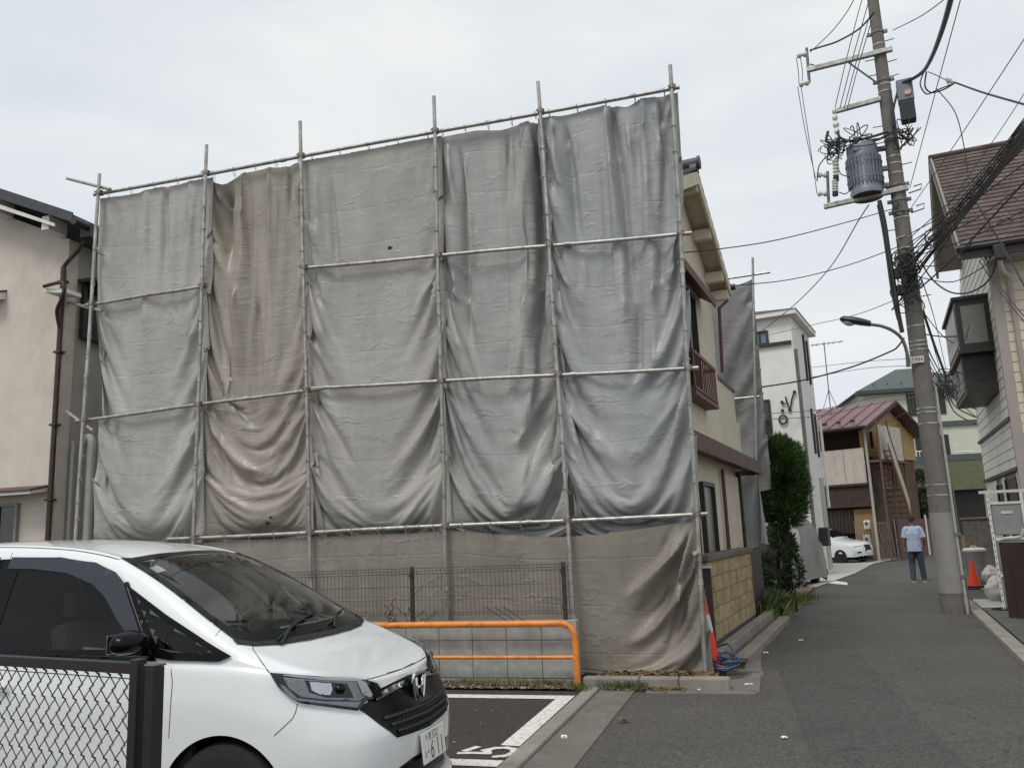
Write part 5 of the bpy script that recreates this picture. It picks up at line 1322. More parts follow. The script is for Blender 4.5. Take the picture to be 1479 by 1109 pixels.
# small eave return and bent pipe half-way up
MB().prism([lot(LU - .12, LVv - .3, 5.5), lot(LU + .3, LVv - .3, 5.44), lot(LU + .3, LVv - .3, 5.50), lot(LU - .12, LVv - .3, 5.56)], EV * .28).obj('eave_return', 'white_wall', lh)
MB().tube(smooth_path([lot(LU - .1, LVv - .33, 5.58), lot(LU + .22, LVv - .33, 5.6), lot(LU + .28, LVv - .33, 5.5), lot(LU + .22, LVv - .3, 5.36), lot(LU + .04, LVv - .2, 5.22), lot(LU, LVv - .1, 5.0)], 4), .028, 8).obj('downpipe', 'dark_brown', lh, smooth=True)
# little canopy with narrow window beneath
cp_ = MB().prism([lot(-12.2, LVv - .35, 2.5), lot(-12.2, LVv - .003, 2.55), lot(-12.2, LVv - .003, 2.62), lot(-12.2, LVv - .35, 2.54)], EU * 2.2).obj('canopy', 'white_wall', lh)
MB().prism([lot(-12.22, LVv - .37, 2.541), lot(-12.22, LVv - .003, 2.622), lot(-12.22, LVv - .003, 2.645), lot(-12.22, LVv - .37, 2.565)], EU * 2.24).obj('canopy_roof', 'brown', cp_)
PLH = Pl(lot(0, LVv), 106.1)
window('window', PLH, -10.95, -10.52, 1.5, 2.40, lh, 'frosted', 'pane', .04)
MB().prism([lot(-11.9, LVv - .2, 5.55), lot(-11.9, LVv - .003, 5.6), lot(-11.9, LVv - .003, 5.72), lot(-11.9, LVv - .2, 5.64)], EU * .82).obj('window_hood', 'white_wall', lh)
MB().prism([lot(-11.92, LVv - .22, 5.642), lot(-11.92, LVv - .003, 5.722), lot(-11.92, LVv - .003, 5.75), lot(-11.92, LVv - .22, 5.67)], EU * .86).obj('window_hood', 'brown', lh)
PLS = Pl(lot(LU, LVv), 16.1)
window('window', PLS, .28, 1.0, 4.9, 5.75, lh, 'alu_dark', 'pane', .05, .0, .08)
MB().obox(PLS.pt(.2, 5.78, .002), EV * .9, EU * .3, EZ * .05).obj('window_hood', 'alu_dark', lh)
M['vent_white'] = mat('vent_white', rgb(196, 194, 186), .5, .06, 6)
MB().tube(smooth_path([lot(LU + .02, 10.42, 3.3), lot(LU + .1, 10.42, 3.38), lot(LU + .17, 10.42, 3.3), lot(LU + .17, 10.42, 3.1)], 5) + [lot(LU + .17, 10.42, 0)], .06, 12).obj('vent_pipe', 'vent_white', lh, smooth=True)
MB().tube([lot(LU + .06, 10.18, 3.3), lot(LU + .06, 10.18, 0)], .03, 8).obj('downpipe', 'pipe_grey', lh, smooth=True)
# ------------------------------------------------------------------ white three-storey house down the lane
wc = dp(1160, 640, 27.0); 
def merge(P, pxs, out=0.0): return [P.px(x, y, out) for x, y in pxs]
WR_ = Pl(wc, 28.0)             # lane side
WF_ = Pl(wc, -62.0, True)      # side towards us
zt_ = WR_.px(1143, 455)[1]; aend = WR_.px(1184, 640)[0]
wb = root('white_house', 'tall white three-storey house with slit windows and music-note ornaments', 'house', (wc.x - .5, wc.y + 2, 0))
lw = 5.5
MB().prism([WR_.pt(0, -.1), WR_.pt(aend, -.1), WR_.pt(aend, -.1) + WF_.d * lw, WF_.pt(lw, -.1)], EZ * (zt_ + .02)).obj('wall', 'white_wall', wb)
MB().prism([WR_.pt(-.25, zt_ - .08, .22), WR_.pt(aend + .3, zt_ - .08, .22), WR_.pt(aend + .3, zt_ - .08, -lw), WR_.pt(-.25, zt_ - .08, -lw)], EZ * .16).obj('eave', 'white_wall', wb)
MB().add([WR_.pt(-.28, zt_ + .082, .25), WR_.pt(aend + .33, zt_ + .082, .25), WR_.pt(aend + .33, zt_ + .082, -lw), WR_.pt(-.28, zt_ + .082, -lw), WR_.pt(aend * .5, zt_ + .75, -lw * .45)], [[0, 1, 4], [1, 2, 4], [2, 3, 4], [3, 0, 4], [3, 2, 1, 0]]).obj('roof', 'roof_dark', wb)
for x0, x1, y0, y1 in ((1156.5, 1159.5, 483, 550), (1161.5, 1164.5, 492, 556), (1168.5, 1171.5, 590, 655), (1173.5, 1176.5, 598, 660)):
    a0, z1 = WR_.px((x0 + (0 if y0 < 560 else 0)), y0); a1, z0 = WR_.px(x1 + 5.5, y1)
    xm = (x0 + x1) / 2; a_t, z1 = WR_.px(xm, y0); a_b, z0 = WR_.px(xm + .115 * (y1 - y0), y1); a_ = (a_t + a_b) / 2
    window('slit_window', WR_, a_ - .07, a_ + .07, z0, z1, wb, 'alu_dark', 'pane', .02)
MB().tube([WR_.pt(.12, zt_ - 1.2, .06), WR_.pt(.12, 0, .06)], .05, 8).obj('downpipe', M['galv_dark'], wb, smooth=True)
MB().tube([WR_.pt(aend - .1, zt_ - 3.2, .10), WR_.pt(aend - .1, 2.2, .10)], .05, 8).obj('downpipe', 'white_wall', wb, smooth=True)
a, z = WR_.px(1186, 690); mbx = MB(); WR_.box(mbx, a - .5, a + .35, .1, z, .004, .03); mbx.obj('door_recess', 'pipe_grey', wb)
a, z = WR_.px(1184, 775); mbx = MB(); WR_.box(mbx, a - .25, a + .25, z - .3, z + .3, .035, .3); mbx.obj('letter_box', 'alu_dark', wb, bevel=.02)
for (x0, x1, y0, y1, g) in ((1112, 1097, 577, 628, 'pane'), (1109, 1092, 477, 501, 'pane_blue')):
    a0, z1 = WF_.px(x0, y0); a1, z0 = WF_.px(x1 - 6, y1); w_ = window('window', WF_, a0, a1, z0, z1, wb, 'alu_dark', g, .07, mull=1)
a0, z = WF_.px(1143, 494); mbx = MB(); WF_.box(mbx, a0 + .0, a0 + 4.5, z - .05, z + .05, .003, .10); mbx.obj('ledge', 'alu_dark', wb)
# wrought ornament: note stems, heads and a ring
def orn(pxs, r, closed=False, name='ornament'):
    P = [WF_.pt(*WF_.px(x, y), .06) for x, y in pxs]
    return MB().tube(P, r, 6, closed=closed).obj(name, 'black_metal', wb, smooth=True)
orn([(1129.5, 581), (1132, 584), (1137, 582), (1135, 573), (1139, 586), (1141.5, 592), (1144, 577), (1147.5, 566)], .024)
orn([(1131, 570 + 22 + 11 * 0 + 1)], .01) if False else None
ring = [(1131.5 + 5.6 * math.cos(a), 606 + 6.2 * math.sin(a)) for a in np.linspace(0, 2 * PI, 20)[:-1]]
orn(ring, .03, True)
for x, y in ((1130, 581), (1141, 592), (1148, 566), (1130.5, 593)):
    c = WF_.pt(*WF_.px(x, y), .06); MB().ball(c, .055, 8, 6).obj('ornament', 'black_metal', wb, smooth=True)

# ------------------------------------------------------------------ old apartment house with the purple metal roof
ac = dp(1254, 700, 36.0)
AL = Pl(ac, -48, True); AG = Pl(ac, 44)
ab = root('apartment_house', 'old two-storey apartment house with purple metal roof and white balcony boards', 'house', (ac.x, ac.y + 3, 0))
M['purple_roof'] = mat('purple_roof', rgb(116, 86, 90), .5, .12, 4, coord='P', dirt=(rgb(96, 70, 74), .4, 2, (1, 1, 1)))
M['tan_wall'] = mat('tan_wall', rgb(174, 142, 94), .9, .1, 4, coord='P')
M['board_white'] = mat('board_white', rgb(186, 178, 168), .8, .08, 3, coord='P', dirt=(rgb(140, 126, 112), .5, 2.0, (3, 3, .3)))
M['old_wood'] = mat('old_wood', rgb(92, 70, 52), .85, .25, 6, coord='P')
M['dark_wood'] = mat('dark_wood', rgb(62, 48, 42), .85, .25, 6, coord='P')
M['rust'] = mat('rust', rgb(98, 76, 64), .8, .3, 12, coord='P')
M['ochre'] = mat('ochre', rgb(140, 114, 74), .85, .12, 5, coord='P')
z_e = AG.px(1250, 618)[1]; a_r, z_r = AG.px(1283, 582); a_e2, z_e2 = AG.px(1307, 623)
aw_ = 2 * a_r
LN = 9.0
z0b, z1b = AL.px(1252, 697)[1], AL.px(1252, 646)[1]
MB().prism([AG.pt(.3, z1b - .3, -.15), AG.pt(.3, z_e - .1, -.15), AG.pt(a_r, z_r - .15, -.15), AG.pt(aw_ - .3, z_e - .1, -.15), AG.pt(aw_ - .3, z1b - .3, -.15)], AL.d * .12).obj('gable_wall', 'tan_wall', ab)
MB().prism([AG.pt(1.3, -.1, -.28), AG.pt(1.3, z_e + .2, -.28), AG.pt(a_r, z_r - .15, -.28), AG.pt(aw_ - .3, z_e - .1, -.28), AG.pt(aw_ - .3, -.1, -.28)], AL.d * LN).obj('wall', 'old_wood', ab)
rfA = MB().prism([AG.pt(-.35, z_e - .05, .35), AG.pt(a_r, z_r + .02, .35), AG.pt(a_r, z_r + .1, .35), AG.pt(-.35, z_e + .03, .35)], AL.d * LN).obj('roof', 'purple_roof', ab)
MB().prism([AG.pt(aw_ + .35, z_e - .05, .35), AG.pt(a_r, z_r + .02, .35), AG.pt(a_r, z_r + .1, .35), AG.pt(aw_ + .35, z_e + .03, .35)], AL.d * LN).obj('roof', 'purple_roof', ab)
MB().prism([AG.pt(-.36, z_e - .2, .36), AG.pt(a_r, z_r - .12, .36), AG.pt(a_r, z_r + .03, .36), AG.pt(-.36, z_e - .04, .36)], AG.n * .05).obj('rake_board', 'dark_wood', ab)
MB().prism([AG.pt(aw_ + .36, z_e - .2, .36), AG.pt(a_r, z_r - .12, .36), AG.pt(a_r, z_r + .03, .36), AG.pt(aw_ + .36, z_e - .04, .36)], AG.n * .05).obj('rake_board', 'dark_wood', ab)
for k in range(12):   # standing seams and snow stops
    q = AL.d * (.45 + .62 * k)
    MB().tube([AG.pt(-.35, z_e + .06, .35) + q, AG.pt(a_r, z_r + .12, .35) + q], .035, 5).obj('roof_seam', 'purple_roof', rfA)
    MB().box(AG.pt(.1, z_e + .33, .35) + q + AL.d * .3, (.18, .12, .10), AL.d, AG.d).obj('snow_stop', 'dark_wood', rfA)
MB().tube([AG.pt(-.42, z_e - .03, .3), AG.pt(-.42, z_e - .03, .3) + AL.d * LN], .07, 8).obj('gutter', 'dark_wood', ab, smooth=True)
# balcony boards on the two outer faces
z0b, z1b = AL.px(1252, 697)[1], AL.px(1252, 646)[1]
for k in range(10):
    mbx = MB(); AL.box(mbx, .02 + .9 * k, .9 + .9 * k, z0b, z1b, .0, .06); mbx.obj('balcony_board', 'board_white', ab, bevel=.005)
mbx = MB(); AL.box(mbx, .0, LN, z1b + .05, z_e - .1, -1.25, -1.2); mbx.obj('gallery_shade_wall', 'dark_wood', ab)  # dark sheet put in for the shade inside the gallery
mbx = MB(); AL.box(mbx, .0, LN, z0b - .1, z0b - .01, -1.0, .08); mbx.obj('gallery_floor', 'dark_wood', ab)
a1g, z1g = AG.px(1279, 621); z0g = AG.px(1279, 667)[1]
for k in range(4):
    mbx = MB(); AG.box(mbx, .05 + a1g / 4 * k, a1g / 4 * (k + 1), z0g, z1g, .6, .66); mbx.obj('balcony_board', 'board_white', ab, bevel=.005)
mbx = MB(); AG.box(mbx, .0, a1g + .4, z0g - .12, z0g - .02, -.1, .7); mbx.obj('landing', 'rust', ab)
for a in (.02, 1.2, a1g): MB().tube([AG.pt(a, 0, .63), AG.pt(a, z1g + .3, .63)], .045, 6).obj('post', 'rust', ab)
MB().tube([AG.pt(.0, 0, .1) , AG.pt(.0, z_e - .1, .1)], .06, 6).obj('post', 'pipe_grey', ab)
# outer stair: white stringer board, treads, rails
pA = AG.pt(*AG.px(1281, 640, .9), .9); pB = AG.pt(*AG.px(1314, 738, .9), .9); pB.z = max(pB.z, .15)
sd_ = (pB - pA); st_n = Vector((AG.n.x, AG.n.y, 0))
MB().prism([pA + EZ * .75, pB + EZ * .55, pB - EZ * .1, pA + EZ * .05], st_n * .05).obj('stair_side', 'board_white', ab)
MB().prism([pA + EZ * .0, pB - EZ * .16, pB - EZ * .34, pA - EZ * .2], st_n * .06).obj('stringer', 'ochre', ab)
MB().prism([pA + EZ * .82, pB + EZ * .62, pB + EZ * .56, pA + EZ * .76], st_n * .08).obj('handrail', 'rust', ab)
for k in range(12):
    c = pA + sd_ * ((k + .5) / 12) - EZ * .2
    MB().obox(c, -st_n * .8, Vector((sd_.x, sd_.y, 0)).normalized() * .24, EZ * .04).obj('tread', 'rust', ab)
for k in range(10):
    c = AG.pt(.2 + (a1g - .2) * k / 10, z0g - .2, .62); MB().tube([c, c - EZ * 1.0 + AG.d * .15 * (k % 3 - 1)], .025, 4).obj('baluster', 'rust', ab)
MB().tube([AG.pt(.1, z0g - 1.25, .62), AG.pt(a1g, z0g - 1.25, .62)], .04, 5).obj('baluster_rail', 'rust', ab)
# ground floor front under the gallery
mbx = MB(); AL.box(mbx, -.1, LN, z0b - 1.0, z0b - .12, -.9, -.02); mbx.obj('canopy', 'dark_wood', ab)
for a0, a1, m_ in ((.9, 2.1, 'dark_wood'), (2.3, 4.0, 'old_wood')):
    mbx = MB(); AL.box(mbx, a0, a1, .1 if m_ != 'dark_wood' else 1.2, z0b - 1.1, -.3, -.2); mbx.obj('door' if m_ == 'old_wood' else 'window', m_, ab)
for k in range(7):
    mbx = MB(); AL.box(mbx, .95 + .16 * k, 1.0 + .16 * k, 1.2, z0b - 1.15, -.2, -.16); mbx.obj('window_bar', 'black_metal', ab)
mbx = MB(); AL.box(mbx, -.05, .85, .1, z0b - 1.1, -.35, -.25); mbx.obj('ochre_panel', 'ochre', ab)
for y0, y1 in ((751, 764), (772, 788)):
    a0, z1 = AL.px(1257, y0, -.2); a1, z0 = AL.px(1250, y1, -.2)
    mbx = MB(); AL.box(mbx, a0, a1, z0, z1, -.24, -.05); b_ = mbx.obj('meter_box', 'white_wall', ab, bevel=.02)
    c = AL.pt((a0 + a1) / 2, (z0 + z1) / 2 + .06, -.04); MB().cyl(c, c + AL.n * .03, .07, n=12).obj('dial', 'alu_dark', b_)

# folding gate, fence sheets beside it
gc = gp(1299, 810); gd_ = Vector((math.sin(math.radians(-66)), math.cos(math.radians(-66)), 0))
fg = root('folding_gate', 'leaning grey folding metal gate in front of the apartment stairs', 'gate', gc)
M['gate_grey'] = mat('gate_grey', rgb(126, 120, 114), .55, .15, 10, metal=.3)
for k in range(13):
    a = gc + gd_ * (.1 + .105 * k); MB().tube([a + EZ * .1, a + gd_ * .12 + EZ * 1.62], .016, 5).obj('bar', 'gate_grey', fg)
for k in range(6):
    a = gc + gd_ * (.1 + .22 * k); MB().tube([a + EZ * .25, a + gd_ * .35 + EZ * 1.35], .011, 4).obj('lattice_bar', 'gate_grey', fg)
for z in (.12, 1.6): MB().tube([gc + gd_ * (.05 + .1 * (z > 1)) + EZ * z, gc + gd_ * (1.5 + .1 * (z > 1)) + EZ * z], .02, 5).obj('rail', 'gate_grey', fg)
for e in (0, 1.55): MB().tube([gc + gd_ * e, gc + gd_ * (e + .02) + EZ * 1.72], .03, 6).obj('post', 'gate_grey', fg)
M['fence_plum'] = mat('fence_plum', rgb(104, 74, 74), .7, .15, 5, coord='P', rnd=.12, dirt=(rgb(140, 118, 112), .4, 3, (3, 3, .3)))
ff = root('sheet_fence', 'plum coloured ribbed sheet fence beyond the walking man', 'fence', dp(1322, 800, 33.5))
P0 = gp(1301, 806); P1 = gp(1350, 800)
n_ = 16
for k in range(n_):
    a = P0.lerp(P1, k / n_); b = P0.lerp(P1, (k + .94) / n_); d_ = (b - a)
    MB().obox(a, d_, Vector((-d_.y, d_.x, 0)).normalized() * (.03 + .02 * (k % 2)), EZ * 1.72).obj('sheet_rib', 'fence_plum', ff)
c = gp(1343, 801); MB().box(c + EZ * .95 , (.08, .05, 1.9)).obj('sign_post', 'white_wall', ff)

# ------------------------------------------------------------------ pale green three-storey house at the end
gcn = dp(1330, 700, 47.0)
GH = Pl(gcn, 100)
gh = root('green_house', 'pale green three-storey house with dark hipped roof at the end of the lane', 'house', (gcn.x, gcn.y + 4, 0))
M['mint'] = mat('mint', rgb(198, 200, 182), .9, .05, 3, coord='P')
M['moss_wall'] = mat('moss_wall', rgb(102, 106, 82), .9, .08, 3, coord='P')
M['grey_green'] = mat('grey_green', rgb(78, 88, 84), .7, .12, 5, coord='P')
aL = GH.px(1255, 640)[0]; aR = GH.px(1425, 640)[0]; zE = GH.px(1300, 562)[1]
mbx = MB(); GH.box(mbx, aL, aR, -.1, zE, -8, 0); mbx.obj('wall', 'mint', gh)
zR = zE + 1.6
MB().add([GH.pt(aL - .4, zE, .4), GH.pt(aR + .4, zE, .4), GH.pt(aR + .4, zE, -8.4), GH.pt(aL - .4, zE, -8.4), GH.pt(aL + 2.6, zR, -2.6), GH.pt(aR - 2.6, zR, -2.6)], [[0, 1, 5, 4], [1, 2, 5], [2, 3, 4, 5], [3, 0, 4], [3, 2, 1, 0]]).obj('roof', 'grey_green', gh)
mbx = MB(); GH.box(mbx, aL - .42, aR + .42, zE - .22, zE - .001, -.2, .42); mbx.obj('fascia', 'roof_dark', gh)
for k in range(10): MB().box(GH.pt(aL + .6 + .75 * k, zE + .35, .05), (.08, .08, .08)).obj('snow_stop', 'roof_dark', gh)
for y in (613,): 
    z = GH.px(1340, y)[1]; mbx = MB(); GH.box(mbx, aL, aR, z - .15, z + .12, .002, .12); mbx.obj('belt_trim', 'grey_green', gh)
for x0, x1, y0, y1 in ((1307, 1326, 560, 600), (1349, 1367, 556, 597), (1321, 1334, 632, 672), (1357, 1374, 628, 664)):
    a0, z1 = GH.px(x0, y0); a1, z0 = GH.px(x1, y1); window('window', GH, a0, a1, z0, z1, gh, 'alu_dark', 'pane', .12, mull=1)
for x0, x1 in ((1306, 1331), (1374, 1405)):
    a0, z1 = GH.px(x0, 654); a1, z0 = GH.px(x1, 670)
    r_ = None
    for q in range(3): MB().tube([GH.pt(a0, z0 + (z1 - z0) * q / 2, .5), GH.pt(a1, z0 + (z1 - z0) * q / 2, .5)], .035, 5).obj('balcony_rail', 'white_wall', gh)
    for q in range(6): MB().tube([GH.pt(a0 + (a1 - a0) * q / 5, z0, .5), GH.pt(a0 + (a1 - a0) * q / 5, z1, .5)], .025, 4).obj('balcony_bar', 'white_wall', gh)
a0, z1 = GH.px(1300, 671); a1, z0 = GH.px(1425, 706); mbx = MB(); GH.box(mbx, a0, aR, z0, z1, .003, 1.0); mbx.obj('garage_hood', 'moss_wall', gh)
mbx = MB(); GH.box(mbx, a0, aR, z1 + .002, z1 + .35, .9, 1.02); mbx.obj('garage_hood_cap', 'grey_green', gh)
a0, z1 = GH.px(1371, 707); a1, z0 = GH.px(1412, 775); mbx = MB(); GH.box(mbx, a0, a1 + .6, .0, z1, .004, .02); mbx.obj('garage_opening', 'alu_dark', gh)
mbx = MB(); GH.box(mbx, a0 + .2, a0 + 1.6, .0, .75, .05, .4); mbx.obj('step', 'ochre', gh)

# TV aerial on a far roof
tb = dp(1199, 585, 40); tt = dp(1190, 494, 40)
av = root('tv_aerial', 'thin television aerial mast standing against the pale sky', 'aerial', tb)
k = (tt - tb) / (tt.z - tb.z)
MB().tube([tb - EZ * 3, tb, tt], .025, 5).obj('mast', 'wire_grey', av)
bA, bB = dp(1171, 499, 40), dp(1218, 493, 40); MB().tube([bA, bB], .02, 5).obj('boom', 'wire_grey', av)
for q in (.05, .2, .4, .55, .7, .9):
    c = bA.lerp(bB, q); MB().tube([c - EV * .35, c + EV * .35], .012, 4).obj('element', 'wire_grey', av)
for sx in (-1, 1): MB().tube([dp(1197, 563, 40), tb + RGT * .35 * sx - EZ * .2], .015, 4).obj('stay', 'wire_grey', av)
# ------------------------------------------------------------------ right-hand house
RYAW = math.degrees(math.atan2(RD.x, RD.y))
NW, SCn = 1.12, 6.55
SFAR = 11.9
rh = root('siding_house', 'cream sided house with brown shingle roof at the right edge of the photo', 'house', rs(9, 4))
M['board_cream'] = mat('board_cream', rgb(212, 203, 182), .75, .06, 4, .15, 60, coord='P', rnd=.025, dirt=(rgb(160, 148, 124), .35, 1.5, (1, 1, .5)))
M['board_pale'] = mat('board_pale', rgb(224, 220, 210), .75, .05, 4, .15, 60, coord='P', rnd=.025, dirt=(rgb(160, 154, 142), .4, 1.5, (1, 1, .5)))
M['mauve_trim'] = mat('mauve_trim', rgb(164, 154, 148), .7, .06, 5, coord='P')
M['shingle'] = mat('shingle', rgb(88, 78, 73), .9, .3, 5, .6, 50, coord='P', rnd=.10, dirt=(rgb(140, 122, 112), .55, 2.2, (1, 1, 1)))
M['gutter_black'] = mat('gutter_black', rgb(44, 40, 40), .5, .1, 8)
M['fascia_grey'] = mat('fascia_grey', rgb(150, 144, 134), .8, .08, 5, coord='P')
ZW = 6.35
def rbox(mb, s0, s1, n0, n1, z0, z1): return mb.obox(rs(s0, n0, z0), RD * (s1 - s0), RN * (n1 - n0), EZ * (z1 - z0))
core = MB().prism([rs(SCn + .03, NW + .03, 0), rs(SFAR, NW + .03, 0), rs(SFAR, NW + .03, 7.0), rs(8.8, NW + .03, 8.9), rs(SCn + .03, NW + .03, ZW)], RN * 7).obj('wall_core', 'mauve_trim', rh)
nb_ = 34
for k in range(nb_):   # boards on the front (camera) side and on the lane side
    z0 = .05 + .19 * k
    if z0 > ZW - .1: break
    if z0 > 2.35:
        w_ = 7.0
        MB().prism([rs(SCn, NW + .14, z0), rs(SCn - .014, NW + .14, z0), rs(SCn - .004, NW + .14, z0 + .184), rs(SCn, NW + .14, z0 + .184)], RN * w_).obj('siding_board', 'board_cream', rh)
    else:
        MB().prism([rs(SCn, NW + .14, z0), rs(SCn - .014, NW + .14, z0), rs(SCn - .004, NW + .14, z0 + .184), rs(SCn, NW + .14, z0 + .184)], RN * 7.0).obj('siding_board', 'board_cream', rh)
k = 0; z0 = 2.5
while z0 < 8.7:
    sa, sb = SCn + .1, SFAR
    if z0 > ZW - .15: sa = SCn + (z0 - ZW + .15) / 2.55 * 2.25 + .1; sb = SFAR - max(0, (z0 - 6.9) / 2.0 * 3.1)
    if sb - sa > .2:
        MB().prism([rs(sa, NW, z0), rs(sa, NW - .014, z0), rs(sa, NW - .004, z0 + .184), rs(sa, NW, z0 + .184)], RD * (sb - sa)).obj('siding_board', 'board_pale', rh)
    z0 += .19
mbx = rbox(MB(), SCn - .03, SCn + .1, NW - .03, NW + .14, 0, ZW); mbx.obj('corner_trim', 'mauve_trim', rh, bevel=.006)
for z in (2.44, 3.36):
    rbox(MB(), SCn - .01, SFAR, NW - .06, NW - .015, z, z + .06).obj('belt_trim', 'alu_dark', rh)
MB().tube([rs(SCn - .06, NW + .28, ZW - .2), rs(SCn - .06, NW + .28, .1)], .045, 8).obj('downpipe', 'mauve_trim', rh, smooth=True)
# below the siding: pale tile wall with dark openings
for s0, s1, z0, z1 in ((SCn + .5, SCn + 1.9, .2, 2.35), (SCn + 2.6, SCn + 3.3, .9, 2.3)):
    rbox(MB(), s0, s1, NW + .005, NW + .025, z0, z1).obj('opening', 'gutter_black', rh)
    rbox(rbox(MB(), s0 - .05, s0, NW - .03, NW + .02, z0, z1), s1, s1 + .05, NW - .03, NW + .02, z0, z1).obj('opening_frame', 'alu_dark', rh)
for r in range(12):
    for (s0, s1) in ((SCn + .12, SCn + .44), (SCn + 1.96, SCn + 2.54), (SCn + 3.36, SCn + 4.2), (SCn + 4.21, SCn + 5.3)):
        rbox(MB(), s0, s1, NW - .006 - .002 * (r % 2), NW + .02, .02 + .2 * r, .215 + .2 * r).obj('wall_tile', 'board_pale', rh)
# roof: shingle courses, rake boards, soffit
RR_S, RR_Z = 8.65, 9.45; NE_S, NE_Z = 6.0, 6.62; FE_S, FE_Z = 10.7, 7.5; RO = .56
roofR = MB().prism([rs(RR_S, RO + .06, RR_Z - .09), rs(NE_S, RO + .06, NE_Z - .09), rs(NE_S, RO + .06, NE_Z - .02), rs(RR_S, RO + .06, RR_Z - .02)], RN * 7.6).obj('roof', 'fascia_grey', rh)
MB().prism([rs(RR_S, RO + .06, RR_Z - .09), rs(FE_S, RO + .06, FE_Z - .09), rs(FE_S, RO + .06, FE_Z - .02), rs(RR_S, RO + .06, RR_Z - .02)], RN * 7.6).obj('roof', 'fascia_grey', rh)
nc = 24
slv = Vector((0, 0, 0)) + (rs(RR_S, 0, RR_Z) - rs(NE_S, 0, NE_Z)); upn = RN.cross(slv).normalized(); upn = upn if upn.z > 0 else -upn
for r in range(nc):
    t0, t1 = r / nc, (r + 1.15) / nc
    a = rs(NE_S, RO + .07, NE_Z - .018) + slv * t0 + upn * .022; b = rs(NE_S, RO + .07, NE_Z - .018) + slv * min(t1, 1.0) + upn * .004
    off = (r * .37) % .9; x = 0
    cuts = [0] + [off + .9 * q for q in range(9) if off + .9 * q < 7.5] + [7.6]
    for q in range(len(cuts) - 1):
        if cuts[q + 1] - cuts[q] < .03: continue
        MB().prism([a + RN * (cuts[q] + .004), b + RN * (cuts[q] + .004), b + upn * .012 + RN * (cuts[q] + .004), a + upn * .016 + RN * (cuts[q] + .004)], RN * (cuts[q + 1] - cuts[q] - .008)).obj('shingle', 'shingle', roofR)
MB().tube([rs(RR_S, RO, RR_Z + .04), rs(RR_S, RO + 7.6, RR_Z + .04)], .06, 8).obj('ridge_cap', 'shingle', roofR, smooth=True)
for s1, z1 in ((NE_S, NE_Z), (FE_S, FE_Z)):
    MB().prism([rs(RR_S, RO, RR_Z - .24), rs(s1, RO, z1 - .24), rs(s1, RO, z1 + .03), rs(RR_S, RO, RR_Z + .05)], RN * .055).obj('rake_board', 'fascia_grey', rh)
    MB().prism([rs(RR_S, RO - .012, RR_Z - .02), rs(s1, RO - .012, z1 - .04), rs(s1, RO - .012, z1 + .045), rs(RR_S, RO - .012, RR_Z + .065)], RN * .03).obj('rake_flashing', 'gutter_black', rh)
gR = MB().tube([rs(NE_S - .07, RO - .02, NE_Z - .09), rs(NE_S - .07, RO + 7.6, NE_Z - .09)], .06, 8).obj('gutter', 'gutter_black', rh, smooth=True)
rbox(MB(), NE_S - .03, NE_S + .0, RO + .06, RO + 7.6, NE_Z - .3, NE_Z - .06).obj('fascia', 'gutter_black', rh)
rbox(MB(), NE_S + .001, SCn, NW - .0, NW + 6.5, NE_Z - .32, NE_Z - .29).obj('soffit', 'fascia_grey', rh)
rbox(MB(), NE_S - .2, NE_S + .0, NW + .0, NW + .2, NE_Z - .42, NE_Z - .15).obj('gutter_box', 'gutter_black', gR, bevel=.02)
MB().tube(smooth_path([rs(NE_S - .1, NW + .1, NE_Z - .42), rs(NE_S + .1, NW + .14, NE_Z - .55), rs(SCn - .06, NW + .28, NE_Z - .62), rs(SCn - .06, NW + .28, NE_Z - 1.0)], 4), .04, 8).obj('downpipe', 'vent_white', gR, smooth=True)
for q in range(6):
    c = rs(NE_S + .35, RO + .9 + 1.2 * q, NE_Z + .41); MB().tube([c + RN * (.12 * math.cos(a)) + upn * (.1 * math.sin(a)) for a in np.linspace(0, PI, 7)], .015, 5).obj('snow_hook', 'galv_dark', roofR, smooth=True)
# bay window boxed in dark frames
by = rbox(MB(), 7.25, 9.9, .52, NW - .002, 4.86, 5.86).obj('bay_window', 'alu_dark', rh)
rbox(MB(), 7.2, 9.95, .47, NW - .002, 5.861, 5.93).obj('bay_hood', 'gutter_black', by)
rbox(MB(), 7.2, 9.95, .47, NW - .002, 4.79, 4.859).obj('bay_sill', 'alu_dark', by)
rbox(MB(), 7.238, 7.249, .61, NW - .1, 4.98, 5.74).obj('pane', 'frosted', by)
rbox(MB(), 7.4, 9.75, .505, .519, 4.98, 5.74).obj('pane', 'frosted', by)
rbox(MB(), 7.5, 9.9, .55, NW - .002, 4.02, 4.788).obj('bay_apron', 'alu_dark', by)
rbox(MB(), 7.6, 9.8, .53, .549, 4.1, 4.7).obj('apron_panel', 'fascia_grey', by)
rbox(MB(), 7.488, 7.499, .72, .98, 4.25, 4.66).obj('vent', 'gutter_black', by)

# ------------------------------------------------------------------ yard things at the right
YZ = .036
def yd(x, y): return gp(x, y, YZ)
cone('traffic_cone', 'plain orange-red traffic cone on a black base by the grey bin at the right', yd(1408, 848), .62, stripes=False)
bn = yd(1416, 843) + RD * .5
bi = root('dust_bin', 'grey round dust bin with pale lid behind the right cone', 'bin', bn)
M['bin_grey'] = mat('bin_grey', rgb(142, 142, 138), .55, .08, 5)
MB().lathe([(.19, 0), (.22, .1), (.25, .72), (.262, .74), (.262, .78)], bn, 22).obj('body', 'bin_grey', bi, smooth=True)
ld = MB().lathe([(.275, .765), (.28, .81), (.22, .85), (.02, .865)], bn, 22).obj('lid', 'vent_white', bi, smooth=True)
MB().tube([bn + EZ * .85 - RN * .07, bn + EZ * .9 - RN * .05, bn + EZ * .9 + RN * .05, bn + EZ * .85 + RN * .07], .012, 6).obj('handle', 'vent_white', ld)
